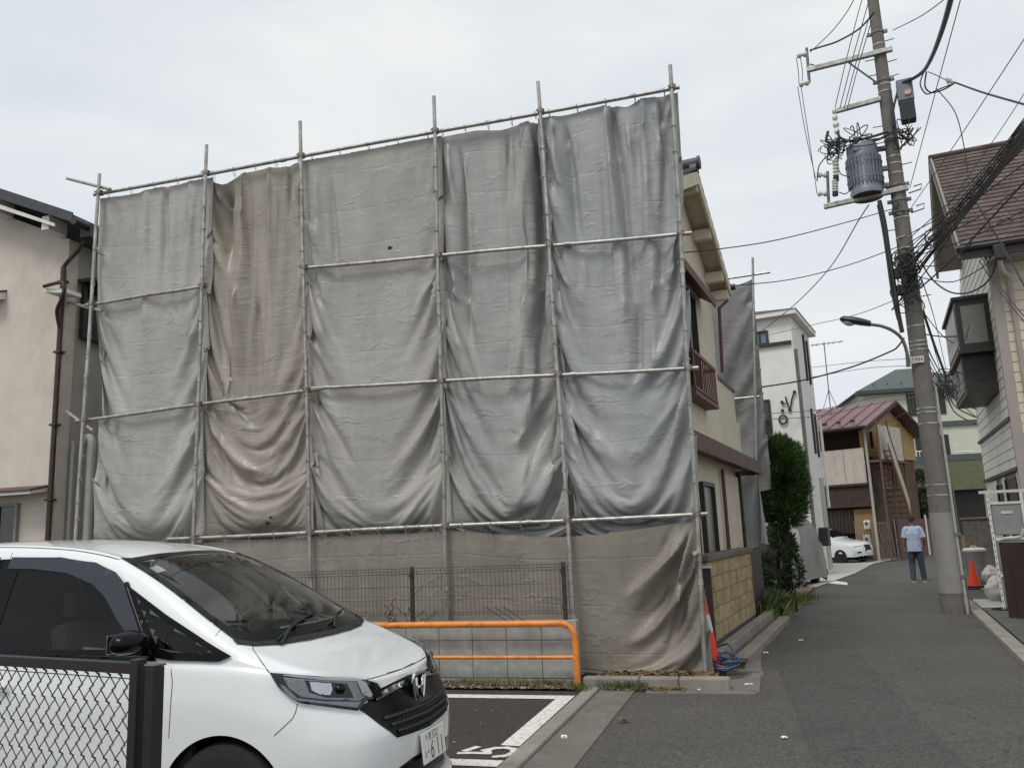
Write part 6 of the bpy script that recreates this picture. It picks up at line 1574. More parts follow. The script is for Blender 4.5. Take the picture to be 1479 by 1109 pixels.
M['plastic_white'] = mat('plastic_white', rgb(198, 196, 190), .35, .1, 9, .6, 20, spec=.6)
for j, (px_, py_, r_, lb_) in enumerate(((1433, 843, .2, 'smaller crumpled white plastic bag resting behind the bigger one by the bin'), (1443, 868, .22, 'bigger white plastic bag leaning on the stacked storage boxes'))):
    c = yd(px_, py_); rows = []
    for i in range(15):
        t = i / 14; zz = t * r_ * 2.3; rad = r_ * (math.sin(PI * min(1, t * .92 + .1)) ** .6) * (1 if t < .8 else .7)
        rows.append([c + Vector((math.cos(a) * rad, math.sin(a) * rad, zz)) * 1.0 + Vector((0, 0, 0)) + Vector((math.cos(a), math.sin(a), .2)) * .05 * noise.noise(Vector((math.cos(a) * 2.2 + j * 5, math.sin(a) * 2.2, t * 5))) for a in np.linspace(0, 2 * PI, 29)[:-1]])
    o = MB().grid(rows, True).obj('plastic_bag', 'plastic_white', None, smooth='all'); tag(o, lb_, 'bag', 'white bags by the right house')
# block pillar wall with cap
pw0 = yd(1398, 815)
pwl = root('gate_wall', 'dark grey block gate wall with overhanging cap behind the dust bin', 'wall', pw0 + RN * .4)
M['dark_block'] = mat('dark_block', rgb(92, 88, 80), .92, .15, 6, .5, 60, coord='P', rnd=.08, dirt=(rgb(60, 56, 50), .6, 2.5, (1, 1, .4)))
for r in range(8):
    for q in range(3):
        o = .2 if r % 2 else 0; a = max(0, q * .4 - o); b = min(.95, q * .4 + .4 - o)
        if b > a + .02: MB().obox(pw0 + RN * (a + .003) + EZ * (.195 * r), RN * (b - a - .006), RD * .16, EZ * .19).obj('block', 'dark_block', pwl, bevel=.006)
MB().obox(pw0 - RN * .06 - RD * .05 + EZ * 1.562, RN * 1.07, RD * .26, EZ * .06).obj('cap_stone', 'cap_stone', pwl, bevel=.01)
# stacked storage boxes held by a slotted angle rack
M['box_grey'] = mat('box_grey', rgb(136, 138, 136), .45, .08, 6, spec=.5)
rk0 = yd(1449, 882) + RN * .0
rk = root('slotted_rack', 'pale slotted angle steel rack leaning beside the three stacked grey boxes', 'rack', rk0)
lean = RD * .22
for q in (0, .52):
    MB().obox(rk0 + RN * q, RN * .045, RD * .006, EZ * 2.0 + lean).obj('upright', 'plastic_white', rk)
    if q == 0:
        for k in range(19):
            c = rk0 + RN * .022 - RD * .002 + (EZ * 2.0 + lean) * ((k + .5) / 19); MB().box(c, (.012, .004, .035), RN, RD, EZ).obj('slot', 'alu_dark', rk)
MB().obox(rk0 - RN * .1 + (EZ * 2.0 + lean), RN * .75, RD * .03, EZ * .05).obj('crossbar', 'plastic_white', rk)
for k, lb_ in enumerate(('lowest of three grey storage boxes stacked beside the slotted rack', 'middle grey storage box of the stack beside the slotted rack', 'topmost grey storage box of the stack beside the slotted rack')):
    c = rk0 + RN * .06 + RD * (.09 + .055 * k) + EZ * (.03 + .62 * k)
    b_ = root('storage_box', lb_, 'box', c, 'grey boxes stacked at the right')
    MB().obox(c, RN * .46, RD * .36, EZ * .52).obj('body', 'box_grey', b_, bevel=.02)
    MB().obox(c - RN * .015 - RD * .015 + EZ * .522, RN * .49, RD * .39, EZ * .05).obj('lid', 'vent_white', b_, bevel=.012)
    MB().obox(c + RN * .14 - RD * .012 + EZ * .36, RN * .18, RD * .011, EZ * .05).obj('latch', 'vent_white', b_, bevel=.004)
hp_ = root('hose_ring', 'black hose ring lying on the yard under the slotted rack', 'hose', rk0 + RN * .1)
MB().tube([rk0 + RN * (.15 + .3 * math.cos(a)) + RD * (.1 + .2 * math.sin(a)) + EZ * .02 for a in np.linspace(0, 2 * PI, 22)[:-1]], .02, 6, closed=True).obj('ring', 'rubber', hp_, smooth=True)
# brown panel with pale pipe on top
pn0 = yd(1458, 893)
pnl = root('brown_panel', 'dark brown panel fence topped by a pale bent pipe at the right edge', 'fence', pn0)
for k in range(8):
    MB().obox(pn0 + RN * (.12 * k) - RD * (.12 * k), (RN - RD) * .117, RD * .03, EZ * (1.18 + .0 * k)).obj('board', 'dark_brown', pnl)
MB().tube(smooth_path([pn0 + EZ * 1.2, pn0 + RN * .1 - RD * .1 + EZ * 1.24, pn0 + RN * .28 - RD * .25 + EZ * 1.26, pn0 + RN * .34 - RD * .3 + EZ * 1.38]), .028, 8).obj('pipe', 'vent_white', pnl, smooth=True)

# ------------------------------------------------------------------ utility pole
PBp = gp(1377, 886); PB = Vector((PBp.x, PBp.y, 0))
PD = Vector((math.sin(math.radians(-66)), math.cos(math.radians(-66)), 0)); PN = Vector((PD.y, -PD.x, 0))   # arms run to PD; PN away from / to camera
if (CAMP - PB).dot(PN) < 0: PN = -PN
def pp(x, y, out=0.0): return onp(x, y, PB + PN * out, PB + PN * out + PD)
def pz(y): return pp(1377 - (886 - y) * .1300, y).z
up_ = root('utility_pole', 'tall concrete utility pole with transformer and street cables at the lane edge', 'utility pole', PB)
M['pole_concrete'] = mat('pole_concrete', rgb(110, 106, 101), .92, .12, 6, .4, 60, coord='P', dirt=(rgb(72, 66, 60), .6, 2.5, (1, 1, .25)))
M['pole_wrap'] = mat('pole_wrap', rgb(140, 137, 131), .7, .06, 5, .1, 30, coord='P', dirt=(rgb(112, 108, 102), .4, 2.5, (1, 1, .3)))
M['steel_band'] = mat('steel_band', rgb(176, 176, 172), .35, .1, 10, metal=.7)
M['porcelain'] = mat('porcelain', rgb(206, 204, 198), .25, .06, 10)
M['trans_grey'] = mat('trans_grey', rgb(112, 120, 128), .45, .1, 8, coord='P', dirt=(rgb(92, 92, 92), .4, 3, (1, 1, .4)))
def prad(z): return .19 - .0073 * z
ztop = 13.5
MB().tube([PB + EZ * z for z in (-.1, 3, 6, 9, ztop)], [prad(z) for z in (-.1, 3, 6, 9, ztop)], 28).obj('pole', 'pole_concrete', up_, smooth=True)
zw0, zw1 = pz(856), pz(740)
MB().tube([PB + EZ * zw0, PB + EZ * zw1], [prad(zw0) + .006, prad(zw1) + .006], 28).obj('wrap', 'pole_wrap', up_, smooth=True)
for y in (48, 66, 76, 117, 124, 134, 201, 228, 238, 252, 268, 290, 306, 316, 344, 360, 392, 472, 494, 500, 506, 590, 596, 612, 700, 715):
    z = pz(y); big = y in (48, 117, 268, 290, 306)
    h_ = .05 if big else .022
    b_ = MB().tube([PB + EZ * (z - h_ / 2), PB + EZ * (z + h_ / 2)], [prad(z) + (.014 if big else .006)] * 2, 24).obj('band', 'galv_dark' if big else 'steel_band', up_, smooth=True)
    if big:
        for sx in (-1, 1): MB().box(PB + EZ * z + PD * sx * (prad(z) + .04), (.07, .05, .06), PD, PN).obj('band_bolt', 'galv_dark', b_)
for k, y in enumerate((62, 84, 92, 106, 113, 180, 240, 330, 430, 450)):
    z = pz(y); sx = 1 if k % 2 == 0 else -1
    MB().tube([PB + EZ * z - PD * sx * prad(z), PB + EZ * (z + .01) - PD * sx * (prad(z) + .17)], .01, 5).obj('step_pin', 'galv_dark', up_)
def beam(x0, y0, x1, y1, w=.09, out=.12, name='crossarm'):
    a, b = pp(x0, y0, out), pp(x1, y1, out); d = (b - a); u = d.cross(PN).normalized()
    return MB().obox(a - u * w / 2 - PN * w / 2, d, u * w, PN * w).obj(name, 'galv', up_, bevel=.006)
arm1 = beam(1165, 102, 1289, 71); arm2 = beam(1206, 161, 1272, 143); arm3 = beam(1190, 299, 1312, 271)
MB().tube([pp(1226, 91, .12), pp(1268, 121, .1)], .018, 6).obj('brace', 'galv_dark', up_)
def insul(p, d, n=3, r=.055, parent=None, l=.16):
    prof = []
    for k in range(n):
        z = l * k / n; prof += [(r * .55, z), (r, z + l / n * .25), (r, z + l / n * .6), (r * .5, z + l / n * .85)]
    d = Vector(d).normalized(); x = d.orthogonal().normalized(); y = d.cross(x)
    return MB().lathe(prof, p, 12, x, y, d).obj('insulator', 'porcelain', parent or up_, smooth=True)
MB().tube([pp(1165, 70, .12), pp(1169, 119, .12)], .03, 8).obj('arm_post', 'galv_dark', up_, smooth=True)
MB().tube([pp(1170, 93, .14), pp(1182, 97, .14)], .015, 6).obj('arm_clip', 'galv_dark', up_)
for x, y, x2, y2 in ((1166, 78, 1148, 82), (1169, 119, 1151, 124)): insul(pp(x, y, .12), pp(x2, y2, .12) - pp(x, y, .12), 2, .06, l=.22)
MB().tube([pp(1195, 248, .12), pp(1197, 298, .12)], .03, 8).obj('arm_post', 'galv_dark', up_, smooth=True)
for y in (253, 280): insul(pp(1195, y, .12), pp(1179, y, .12) - pp(1195, y, .12), 2, .055, l=.2)
for x, y0, y1 in ((1207, 231, 262), (1206, 260, 283)):
    a, b = pp(x, y0, .2), pp(x + .5, y1, .2); cf_ = insul(a, b - a, 5, .06, l=(b - a).length * .8)
    MB().tube([a.lerp(b, .8), b], .055, 10).obj('fuse_cap', 'black_plastic', cf_, smooth=True)
for x, y0, y1 in ((1205, 157, 186), (1208, 176, 206)):
    a, b = pp(x, y0, .14), pp(x + 2, y1, .14); insul(a, b - a, 3, .05, l=(b - a).length)
# transformer drum with cooling fins
tc_ = pp(1253, 284, .05); tz0, tz1 = tc_.z, pp(1249, 211, .05).z; tcx = Vector((tc_.x, tc_.y, 0)); TR = .285
tf = MB().lathe([(TR * .6, tz0 - .02), (TR * 1.06, tz0), (TR * 1.06, tz0 + .1), (TR, tz0 + .13), (TR, tz1 - .06), (TR * .94, tz1), (.03, tz1 + .03)], tcx, 32).obj('transformer', 'trans_grey', up_, smooth=True)
MB().lathe([(TR * 1.0, tz0 - .03), (TR * .98, tz0 - .021), (.02, tz0 - .021)], tcx, 24).obj('drum_base', 'black_plastic', tf, smooth=True)
for k in range(26):
    a = 2 * PI * k / 26; d = Vector((math.cos(a), math.sin(a), 0)); t = Vector((-d.y, d.x, 0))
    MB().obox(tcx + d * (TR - .01) - t * .012 + EZ * (tz0 + .2), d * .05, t * .024, EZ * ((tz1 - tz0) * .55)).obj('fin', 'trans_grey', tf)
for q in (.3, .62):
    z = tz0 + (tz1 - tz0) * q; MB().tube([tcx + Vector((math.cos(a), math.sin(a), 0)) * (TR + .045) + EZ * z for a in np.linspace(0, 2 * PI, 33)[:-1]], .008, 5, closed=True).obj('fin_band', 'steel_band', tf)
for q in (.12, .45, .85):
    z = tz0 + (tz1 - tz0) * q; MB().obox(tcx + EZ * z - PN * .04, PB - tcx, PN * .08, EZ * .08).obj('mount_arm', 'galv_dark', tf)
MB().box(tcx + PN * TR * .8 + EZ * (tz1 - .12) + PD * .08, (.16, .12, .14), PD, PN).obj('terminal_box', 'trans_grey', tf, bevel=.02)
for sx in (-.12, .1): insul(tcx + PD * sx + PN * .1 + EZ * (tz1 + .01), Vector((0, 0, 1)), 3, .045, tf, .2)
# switch cabinet on the right
sc0 = pp(1313, 177, .1); sc1 = pp(1311, 117, .1); hS = sc1.z - sc0.z
sb = MB().obox(Vector((sc0.x, sc0.y, sc0.z)) - PD * -.0 - PD * .14 - PN * .1 + EZ * hS * .48, PD * .28, PN * .24, EZ * hS * .52).obj('switch_cabinet', 'trans_grey', up_, bevel=.02)
MB().obox(Vector((sc0.x, sc0.y, sc0.z)) - PD * .13 - PN * .09, PD * .26, PN * .22, EZ * hS * .48).obj('cabinet_base', 'black_plastic', sb, bevel=.02)
M['sign_red'] = mat('sign_red', rgb(196, 76, 66), .5, .05, 10)
cs = pp(1311, 133, .25); MB().cyl(cs + PN * .0, cs + PN * .012, .065, n=16).obj('round_sign', 'plastic_white', sb)
MB().tube([cs + PN * .014 + PD * .052 * math.cos(a) + EZ * .052 * math.sin(a) for a in np.linspace(0, 2 * PI, 17)[:-1]], .006, 5, closed=True).obj('sign_ring', 'sign_red', sb)
MB().obox(cs + PN * .013 - EZ * .03 - PD * .006, PD * .012, PN * .004, EZ * .06).obj('sign_mark', 'sign_red', sb)
# tangles of cable on the pole
rr = random.Random(3)
def loops(cx, cy, n, rx, ry, r, out=.25, name='cable_loop', m='cable'):
    for k in range(n):
        c = pp(cx + rr.uniform(-rx, rx) * .6, cy + rr.uniform(-ry, ry) * .6, out + rr.uniform(-.12, .12)); a0 = rr.uniform(0, 2 * PI); q = rr.uniform(.5, 1)
        X_ = (PD * rr.uniform(-1, 1) + PN * rr.uniform(-.5, .5) + EZ * rr.uniform(-1, 1)).normalized(); Y_ = X_.orthogonal().normalized()
        pts = [c + X_ * rx * .017 * q * math.cos(a) + Y_ * ry * .017 * q * math.sin(a) for a in np.linspace(a0, a0 + rr.uniform(4.0, 7.5), 18)]
        MB().tube(pts, r * .62 * rr.uniform(.7, 1.2), 5).obj(name, m, up_, smooth=True)
loops(1201, 216, 16, 14, 14, .016, .15)
loops(1306, 195, 9, 18, 14, .016, .25)
loops(1310, 375, 18, 12, 22, .018, .2)
loops(1314, 420, 12, 10, 26, .016, .2)
loops(1245, 203, 6, 30, 8, .018, .2)
loops(1370, 555, 14, 16, 20, .012, -.2)
def cab(pxs, r, out=.2, name='pole_cable', m='cable'):
    P = smooth_path([pp(x, y, out if len(q) == 0 else q[0]) for x, y, *q in pxs], 5); return MB().tube(P, r, 6).obj(name, m, up_, smooth=True)
cab([(1270, 290), (1277, 320), (1283, 360), (1291, 410), (1297, 450), (1303, 480)], .04)
cab([(1268, 296), (1275, 330), (1281, 370), (1288, 420), (1297, 462)], .022)
cab([(1196, 190), (1194, 205), (1210, 205), (1235, 203), (1262, 197), (1283, 190)], .028)
cab([(1210, 190), (1215, 200), (1240, 206), (1268, 202), (1290, 190)], .024)
cab([(1300, 120), (1292, 150), (1290, 175), (1300, 192), (1315, 186)], .02)
cab([(1299, 130), (1288, 165), (1293, 195), (1308, 200), (1319, 185)], .02)
cab([(1180, 262), (1183, 240), (1195, 225)], .012); cab([(1230, 256), (1215, 252), (1210, 240)], .01); cab([(1232, 270), (1222, 280), (1212, 278)], .01)
for x in (1301, 1297): MB().box(pp(x, 395 + (x - 1297) * 6, .24), (.12, .1, .2), PD, PN).obj('splice_box', 'black_plastic', up_, bevel=.015)
# conduit down the right side
MB().tube([PB - PD * (prad(z) + .03) + PN * .03 + EZ * z for z in (.0, 1.5, 3, pz(560))], .022, 8).obj('conduit', 'pipe_grey', up_, smooth=True)
MB().tube([PB - PD * (prad(z) + .075) + PN * .02 + EZ * z for z in (.0, 1.5, 2.2)], .012, 6).obj('conduit', 'galv_dark', up_, smooth=True)
for y in (772, 832): MB().box(PB - PD * (prad(1) + .05) + PN * .04 + EZ * pz(y), (.1, .05, .05), PD, PN).obj('conduit_clip', 'galv_dark', up_)
for y in (282, 310):
    c = PB - PD * (prad(5) + .02) + EZ * pz(y); MB().tube([c, c - PD * .22 + EZ * .04, c - PD * .24 + EZ * .14, c - PD * .10 + EZ * .12], .014, 5).obj('cable_hook', 'galv_dark', up_)
# number plate
pl0 = pp(1323, 519.5, prad(4) + .03); NPp = MB().box(pl0, (.26, .008, .12), PD, PN).obj('number_plate', 'plastic_white', up_, bevel=.003)
def letters(strokes_list, c, w, h, gap, r, m, parent):
    n = len(strokes_list); tot = n * w + (n - 1) * gap
    for k, st_ in enumerate(strokes_list):
        mb = MB(); o = c - (-PD) * tot / 2 + (-PD) * (k * (w + gap)) - EZ * h / 2 + PN * .0055
        for s_ in st_:
            P = [o - PD * (a * w) + EZ * (b * h) for a, b in s_]
            for i in range(len(P) - 1):
                d = (P[i + 1] - P[i]); d.normalize(); nn = d.cross(PN) * r; mb.poly([P[i] - nn - d * r * .5, P[i + 1] - nn + d * r * .5, P[i + 1] + nn + d * r * .5, P[i] + nn - d * r * .5])
        mb.obj('character', m, parent)
GL = {'L': [[(0, 1), (0, 0), (.9, 0)]], '5': [[(.9, 1), (.1, 1), (.1, .58), (.6, .6), (.9, .4), (.8, .08), (.1, 0)]], '9': [circ(.5, .7, .4, .3), [(.9, .7), (.85, .2), (.3, 0)]],
      'R': [[(0, 0), (0, 1), (.7, .98), (.9, .75), (.7, .5), (0, .5)], [(.5, .5), (.95, 0)]], '4': [[(.7, 0), (.7, 1), (0, .3), (1, .3)]], '8': [circ(.5, .73, .36, .26), circ(.5, .26, .42, .27)]}
letters([GL[c] for c in 'L5984'], pl0, .034, .07, .013, .0045, 'alu_dark', NPp)

# street lamp bracketed to the pole
slr = root('street_lamp', 'dark navy street lamp head on a curved arm bracketed to the utility pole', 'street lamp', PB + EZ * pz(520))
M['navy'] = mat('navy', rgb(44, 50, 66), .35, .1, 8)
ap_ = smooth_path([pp(1312, 530, .2), pp(1310, 510, .22), pp(1303, 490, .25), pp(1290, 478, .28), pp(1273, 471, .3), pp(1256, 468.5, .32)], 6)
MB().tube(ap_, [.036] * 6 + [.03] * (len(ap_) - 6), 10).obj('arm', 'galv_dark', slr, smooth=True)
h0, h1 = pp(1257, 468.5, .32), pp(1213, 461, .32); hd_ = (h1 - h0); hl_ = hd_.length; hx_ = hd_.normalized(); hy_ = PN; hz_ = hx_.cross(hy_).normalized(); hz_ = hz_ if hz_.z > 0 else -hz_
rows = []
for t in np.linspace(0, 1, 12):
    w_ = .05 + .085 * math.sin(PI * min(1, t * .55 + .28)) - (.05 if t > .95 else 0); hh = .04 + .05 * math.sin(PI * min(1, t * .7 + .15)) - (.03 if t > .95 else 0)
    rows.append([h0 + hx_ * hl_ * t + hy_ * w_ * math.cos(a) + hz_ * (hh * math.sin(a) * (1 if math.sin(a) > 0 else .55)) for a in np.linspace(0, 2 * PI, 19)[:-1]])
hd = MB().grid(rows, True).obj('lamp_head', 'navy', slr, smooth='all')
rows = []
for t in np.linspace(.42, .97, 8):
    k = math.sin(PI * (t - .42) / .55) if .42 < t < .97 else 0
    rows.append([h0 + hx_ * hl_ * t + hy_ * (.09 * math.sin(a)) * max(k, .15) - hz_ * (.03 + .07 * math.cos(a) * max(k, .1)) for a in np.linspace(-PI / 2, PI / 2, 9)])
MB().grid(rows).obj('lamp_glass', 'vent_white', slr, smooth='all')

# ------------------------------------------------------------------ overhead wires (each a wire of its own)
WG = 'overhead wires around the utility pole'
def wire(name, label, pts, r, m='cable', k=6, cat='cable'):
    P = smooth_path(pts, k); o = MB().tube(P, r, 5).obj(name, m, None, smooth=True); tag(o, label, cat, WG); return o
D0 = 15.6
def wp(*pts): return [dp(x, y, d) for x, y, d in pts]
wire('overhead_wire', 'black cable hanging from the pole top to the upper left insulator', wp((1263, 18, 16), (1241, 42, 16.2), (1210, 60, 16.4), (1186, 68, 16.6), (1170, 73, 16.8)), .018)
wire('overhead_wire', 'thin wire curving from the sky top edge to the upper left insulator', wp((1238, -10, 14), (1225, 15, 14.8), (1205, 42, 15.8), (1185, 62, 16.4), (1170, 76, 16.8)), .009, 'wire_grey')
for k, (x0, y0, x1, y1) in enumerate(((1246, -5, 1206, 156), (1254, 5, 1213, 157), (1257, 20, 1219, 158), (1259, 30, 1223, 160))):
    wire('overhead_wire', ['leftmost', 'second', 'third', 'rightmost'][k] + ' of four thin wires dropping from the pole top to the second crossarm', wp((x0, y0, 16 - .1 * k), ((x0 + x1) / 2 - 1, (y0 + y1) / 2, 16.1), (x1, y1, 16.3)), .009, 'wire_grey')
for k, (x0, x1) in enumerate(((1152, 1178), (1157, 1180))):
    wire('overhead_wire', ['left', 'right'][k] + ' thin jumper wire hanging between the two insulator posts left of the pole', wp((x0, 126, 16.9), ((x0 + x1) / 2 - 1, 195, 16.8), (x1, 258 + 22 * k, 16.7)), .008, 'wire_grey')
for k, (x0, x1) in enumerate(((1150, 1154), (1156, 1158))):
    wire('overhead_wire', ['left', 'right'][k] + ' short jumper joining the two topmost insulators at the arm end', wp((x0, 84, 16.9), (x0 + 3, 104, 16.9), (x1, 122, 16.9)), .008, 'wire_grey')
wire('overhead_cable', 'thick twisted cable dropping from the top edge to the cabinet right of the pole', wp((1376, -12, 9), (1368, 20, 10), (1357, 55, 11.5), (1345, 85, 13.5), (1334, 103, 15), (1318, 114, 15.8), (1304, 120, 16)), .034)
wire('overhead_cable', 'second strand twisted with the thick cable right of the pole', wp((1374, -12, 9.1), (1369, 22, 10.1), (1355, 56, 11.6), (1346, 86, 13.6), (1332, 103, 15.1), (1316, 116, 15.9), (1300, 128, 16)), .018)
wire('overhead_wire', 'long thin wire running from the top edge down past the right side of the pole', wp((1390, -10, 10), (1352, 130, 13), (1314, 272, 16)), .007, 'wire_grey')
wire('overhead_wire', 'thin wire rising from the pole to the upper right corner', wp((1316, 300, 16), (1377, 212, 13.5), (1485, 48, 10)), .007, 'wire_grey')
wire('overhead_wire', 'thin wire crossing above the right roof toward the right edge', wp((1322, 365, 16), (1437, 200, 13), (1490, 118, 11.5)), .006, 'wire_grey')
wire('overhead_cable', 'black service cable running right from the strain insulator above the right roof', wp((1378, 119, 14.5), (1420, 134, 13), (1490, 154, 11)), .016)
ins_ = dp(1366, 116, 14.7); sti = root('strain_insulator', 'small porcelain strain insulator on the service cable above the right roof', 'insulator', ins_, WG)
o = MB().lathe([(.03, 0), (.06, .03), (.06, .08), (.03, .1), (.06, .13), (.06, .17), (.02, .2)], ins_, 10, EZ, PN, (dp(1378, 119, 14.5) - ins_).normalized()).obj('disc', 'porcelain', sti, smooth=True)
wire('overhead_cable', 'slack jumper looping under the strain insulator', wp((1338, 104, 15), (1336, 125, 15), (1345, 134, 15), (1362, 130, 14.8), (1378, 121, 14.5)), .014)
wire('overhead_cable', 'second slack jumper looping below the strain insulator', wp((1334, 105, 15), (1329, 122, 15), (1338, 136, 15), (1352, 131, 14.9), (1372, 123, 14.6)), .012)
wire('overhead_wire', 'thin wire from the cable splice to the strain insulator', wp((1340, 104, 15), (1352, 109, 14.9), (1366, 116, 14.7)), .008)
wire('overhead_wire', 'thin drop wire curving down onto the right shingle roof', wp((1352, 128, 15), (1378, 160, 14.4), (1390, 200, 14.2), (1398, 250, 14)), .009)
# the thick bundle to the right
BN = 9
BL = ['lowest', 'second lowest', 'third lowest', 'fourth lowest', 'middle', 'fourth highest', 'third highest', 'second highest', 'highest']
for k in range(BN):
    o = (k - BN / 2) * 3.4; q = rr.uniform(-5, 5); rad = (.010, .014, .019, .011, .022, .016, .010, .013, .008)[k]
    wire('overhead_cable', BL[k] + ' black cable of the thick bundle rising from the pole to the right edge', wp((1308, 392 - o * 2.4, 15.6), (1345, 350 - o * 1.9 + q, 14.6), (1385, 305 - o * 1.2 - q * .5, 13.2), (1430, 250 - o - q, 11.8), (1479, 188 - o * 1.4, 10.3), (1560, 85 - o * 2, 8.3)), rad)
sp = MB()
for t in range(9):
    x = 1340 + t * 15; y = 356 - (x - 1340) * 1.22
    c = dp(x, y, 14.6 - (x - 1340) * .031); wire('cable_tie', 'small wrapped cable tie, number %s from the pole along the thick bundle' % ['one', 'two', 'three', 'four', 'five', 'six', 'seven', 'eight', 'nine'][t], [c + EZ * .05 * math.cos(a) + RGT * .06 * math.sin(a) for a in np.linspace(0, 4 * PI, 9)], .012, 'cable', 2, 'cable tie')
# house drops to the left
wire('overhead_wire', 'wire from the pole to the gable of the covered house', wp((1296, 300, 15.8), (1220, 322, 15), (1130, 345, 13.5), (1060, 357, 12.6), (985, 365, 11.9)), .009)
wire('overhead_wire', 'wire from the pole to the eave corner of the covered house', wp((1296, 357, 15.8), (1225, 383, 15.6), (1140, 404, 15.2), (1052, 413, 14.8)), .009)
wire('overhead_wire', 'wire hanging from the transformer down to the white house', wp((1255, 296, 16), (1238, 322, 17), (1200, 385, 20), (1150, 438, 24), (1098, 480, 27)), .012)
wire('overhead_wire', 'thin wire from the pole running left above the street lamp', wp((1296, 432, 15.8), (1235, 455, 18), (1170, 470, 22), (1100, 486, 27)), .008, 'wire_grey')
wire('overhead_cable', 'black cable from the street lamp arm to the far scaffold pole', wp((1306, 488, 15.5), (1297, 500, 15.6), (1285, 508, 15.8), (1230, 530, 16.4), (1160, 549, 17), (1093, 560, 17.4)), .016)
wire('overhead_wire', 'upper of two thin wires hanging low toward the white house', wp((1330, 566, 24), (1260, 575, 26), (1180, 592, 27), (1096, 598, 27)), .012, 'wire_grey')
wire('overhead_wire', 'lower of two thin wires hanging low toward the white house', wp((1330, 572, 24), (1260, 584, 26), (1180, 601, 27), (1096, 606, 27)), .012, 'wire_grey')
wire('overhead_wire', 'faint wire crossing the sky left of the pole below the street lamp', wp((1316, 528, 30), (1250, 532, 34), (1170, 545, 40)), .012, 'wire_grey')
wire('overhead_wire', 'second faint wire crossing the sky left of the pole below the street lamp', wp((1316, 518, 30), (1250, 522, 34), (1170, 531, 40)), .012, 'wire_grey')
wire('overhead_wire', 'cable drop from the cabinet to the apartment gable', wp((1322, 590, 20), (1300, 600, 25), (1270, 616, 33)), .012)
# to the right house
wire('overhead_cable', 'drooping loop of cable between the pole and the right house corner', wp((1329, 376, 15.3), (1345, 402, 14.8), (1368, 420, 14.2), (1392, 424, 13.6), (1415, 416, 13.1), (1431, 400, 12.8), (1440, 376, 12.6)), .014)
wire('overhead_wire', 'straight wire from the pole crossing the corner of the right house upward', wp((1328, 417, 15.3), (1383, 368, 13.5), (1420, 328, 12.4), (1490, 252, 10.8)), .014)
wire('overhead_wire', 'wire slanting down across the cream siding of the right house', wp((1405, 285, 13.4), (1440, 342, 12.4), (1490, 432, 11)), .013)
wire('overhead_wire', 'upper of two thin wires sagging across the cream siding', wp((1418, 372, 12.9), (1445, 415, 12.2), (1490, 470, 11)), .008)
wire('overhead_wire', 'lower of two thin wires sagging across the cream siding', wp((1414, 376, 12.9), (1440, 416, 12.3), (1490, 478, 11)), .008)
wire('overhead_wire', 'thin wire from the pole to the bay window of the right house', wp((1337, 483, 15), (1358, 486, 15), (1382, 486, 15)), .012)
for k, (x0, y0, x1, y1, r_) in enumerate(((1333, 450, 1364, 540, .022), (1336, 455, 1368, 545, .012), (1334, 490, 1362, 545, .014), (1330, 430, 1358, 535, .008), (1338, 520, 1366, 560, .01))):
    wire('overhead_cable', ['thickest cable', 'second cable', 'third cable', 'thinnest cable', 'lowest cable'][k] + ' slanting down behind the pole toward the end of the lane', wp((x0, y0, 15.8), ((x0 + x1) / 2, (y0 + y1) / 2 + 2, 19), (x1, y1, 24)), r_)
for k, (y0, y1) in enumerate(((545, 590), (552, 602), (560, 612), (540, 575))):
    wire('overhead_cable', ['upper middle', 'lower middle', 'bottom', 'top'][k] + ' dark cable sagging between the cable knot and the right house wall', wp((1364, y0, 24), (1378, (y0 + y1) / 2 + 8, 23), (1408, y1, 20)), .02)
wire('overhead_wire', 'thin wire rising from the cable knot to the right house corner', wp((1366, 545, 24), (1385, 520, 20), (1400, 470, 15)), .008, 'wire_grey')
wire('overhead_wire', 'thin wire behind the pole falling to the green house', wp((1330, 400, 16), (1352, 470, 26), (1372, 560, 40)), .012, 'wire_grey')

# looser drops fanning out from the pole
rr = random.Random(21)
FAN = [((1312, 352, 15.6), (1480, 236, 11), 6), ((1314, 362, 15.6), (1485, 262, 11), 9), ((1316, 372, 15.6), (1485, 300, 11), 8), ((1318, 384, 15.5), (1404, 352, 13.2), 14), ((1320, 398, 15.5), (1440, 372, 12.6), 22),
       ((1326, 430, 15.4), (1366, 548, 24), 6), ((1330, 446, 15.4), (1384, 500, 18), 10), ((1290, 44, 15.8), (1376, -10, 12), 5), ((1318, 340, 15.7), (1485, 168, 10), 10), ((1300, 345, 15.7), (1485, 208, 10.6), 18), ((1334, 500, 15.2), (1412, 604, 20), 12), ((1336, 540, 15.2), (1414, 575, 20), 14)]
FL = ['first thin drop wire', 'second thin drop wire', 'third thin drop wire', 'short drop wire to the gutter box', 'slack drop wire to the house corner', 'wire to the cable knot', 'wire to the bay window side', 'wire from the pole head to the top edge', 'upper loose wire beside the thick bundle', 'lower loose wire beside the thick bundle', 'low wire to the far wall corner', 'lowest wire to the far wall']
for (p0, p1, dr), lb in zip(FAN, FL):
    m_ = ((p0[0] + p1[0]) / 2 + rr.uniform(-4, 4), (p0[1] + p1[1]) / 2 + dr, (p0[2] + p1[2]) / 2)
    wire('overhead_wire', lb + ' fanning out right from the pole tangle', wp(p0, m_, p1), .009)
loops(1345, 345, 6, 8, 8, .014, .2); loops(1360, 330, 5, 8, 8, .014, .3); loops(1296, 300, 4, 6, 10, .012, .2)
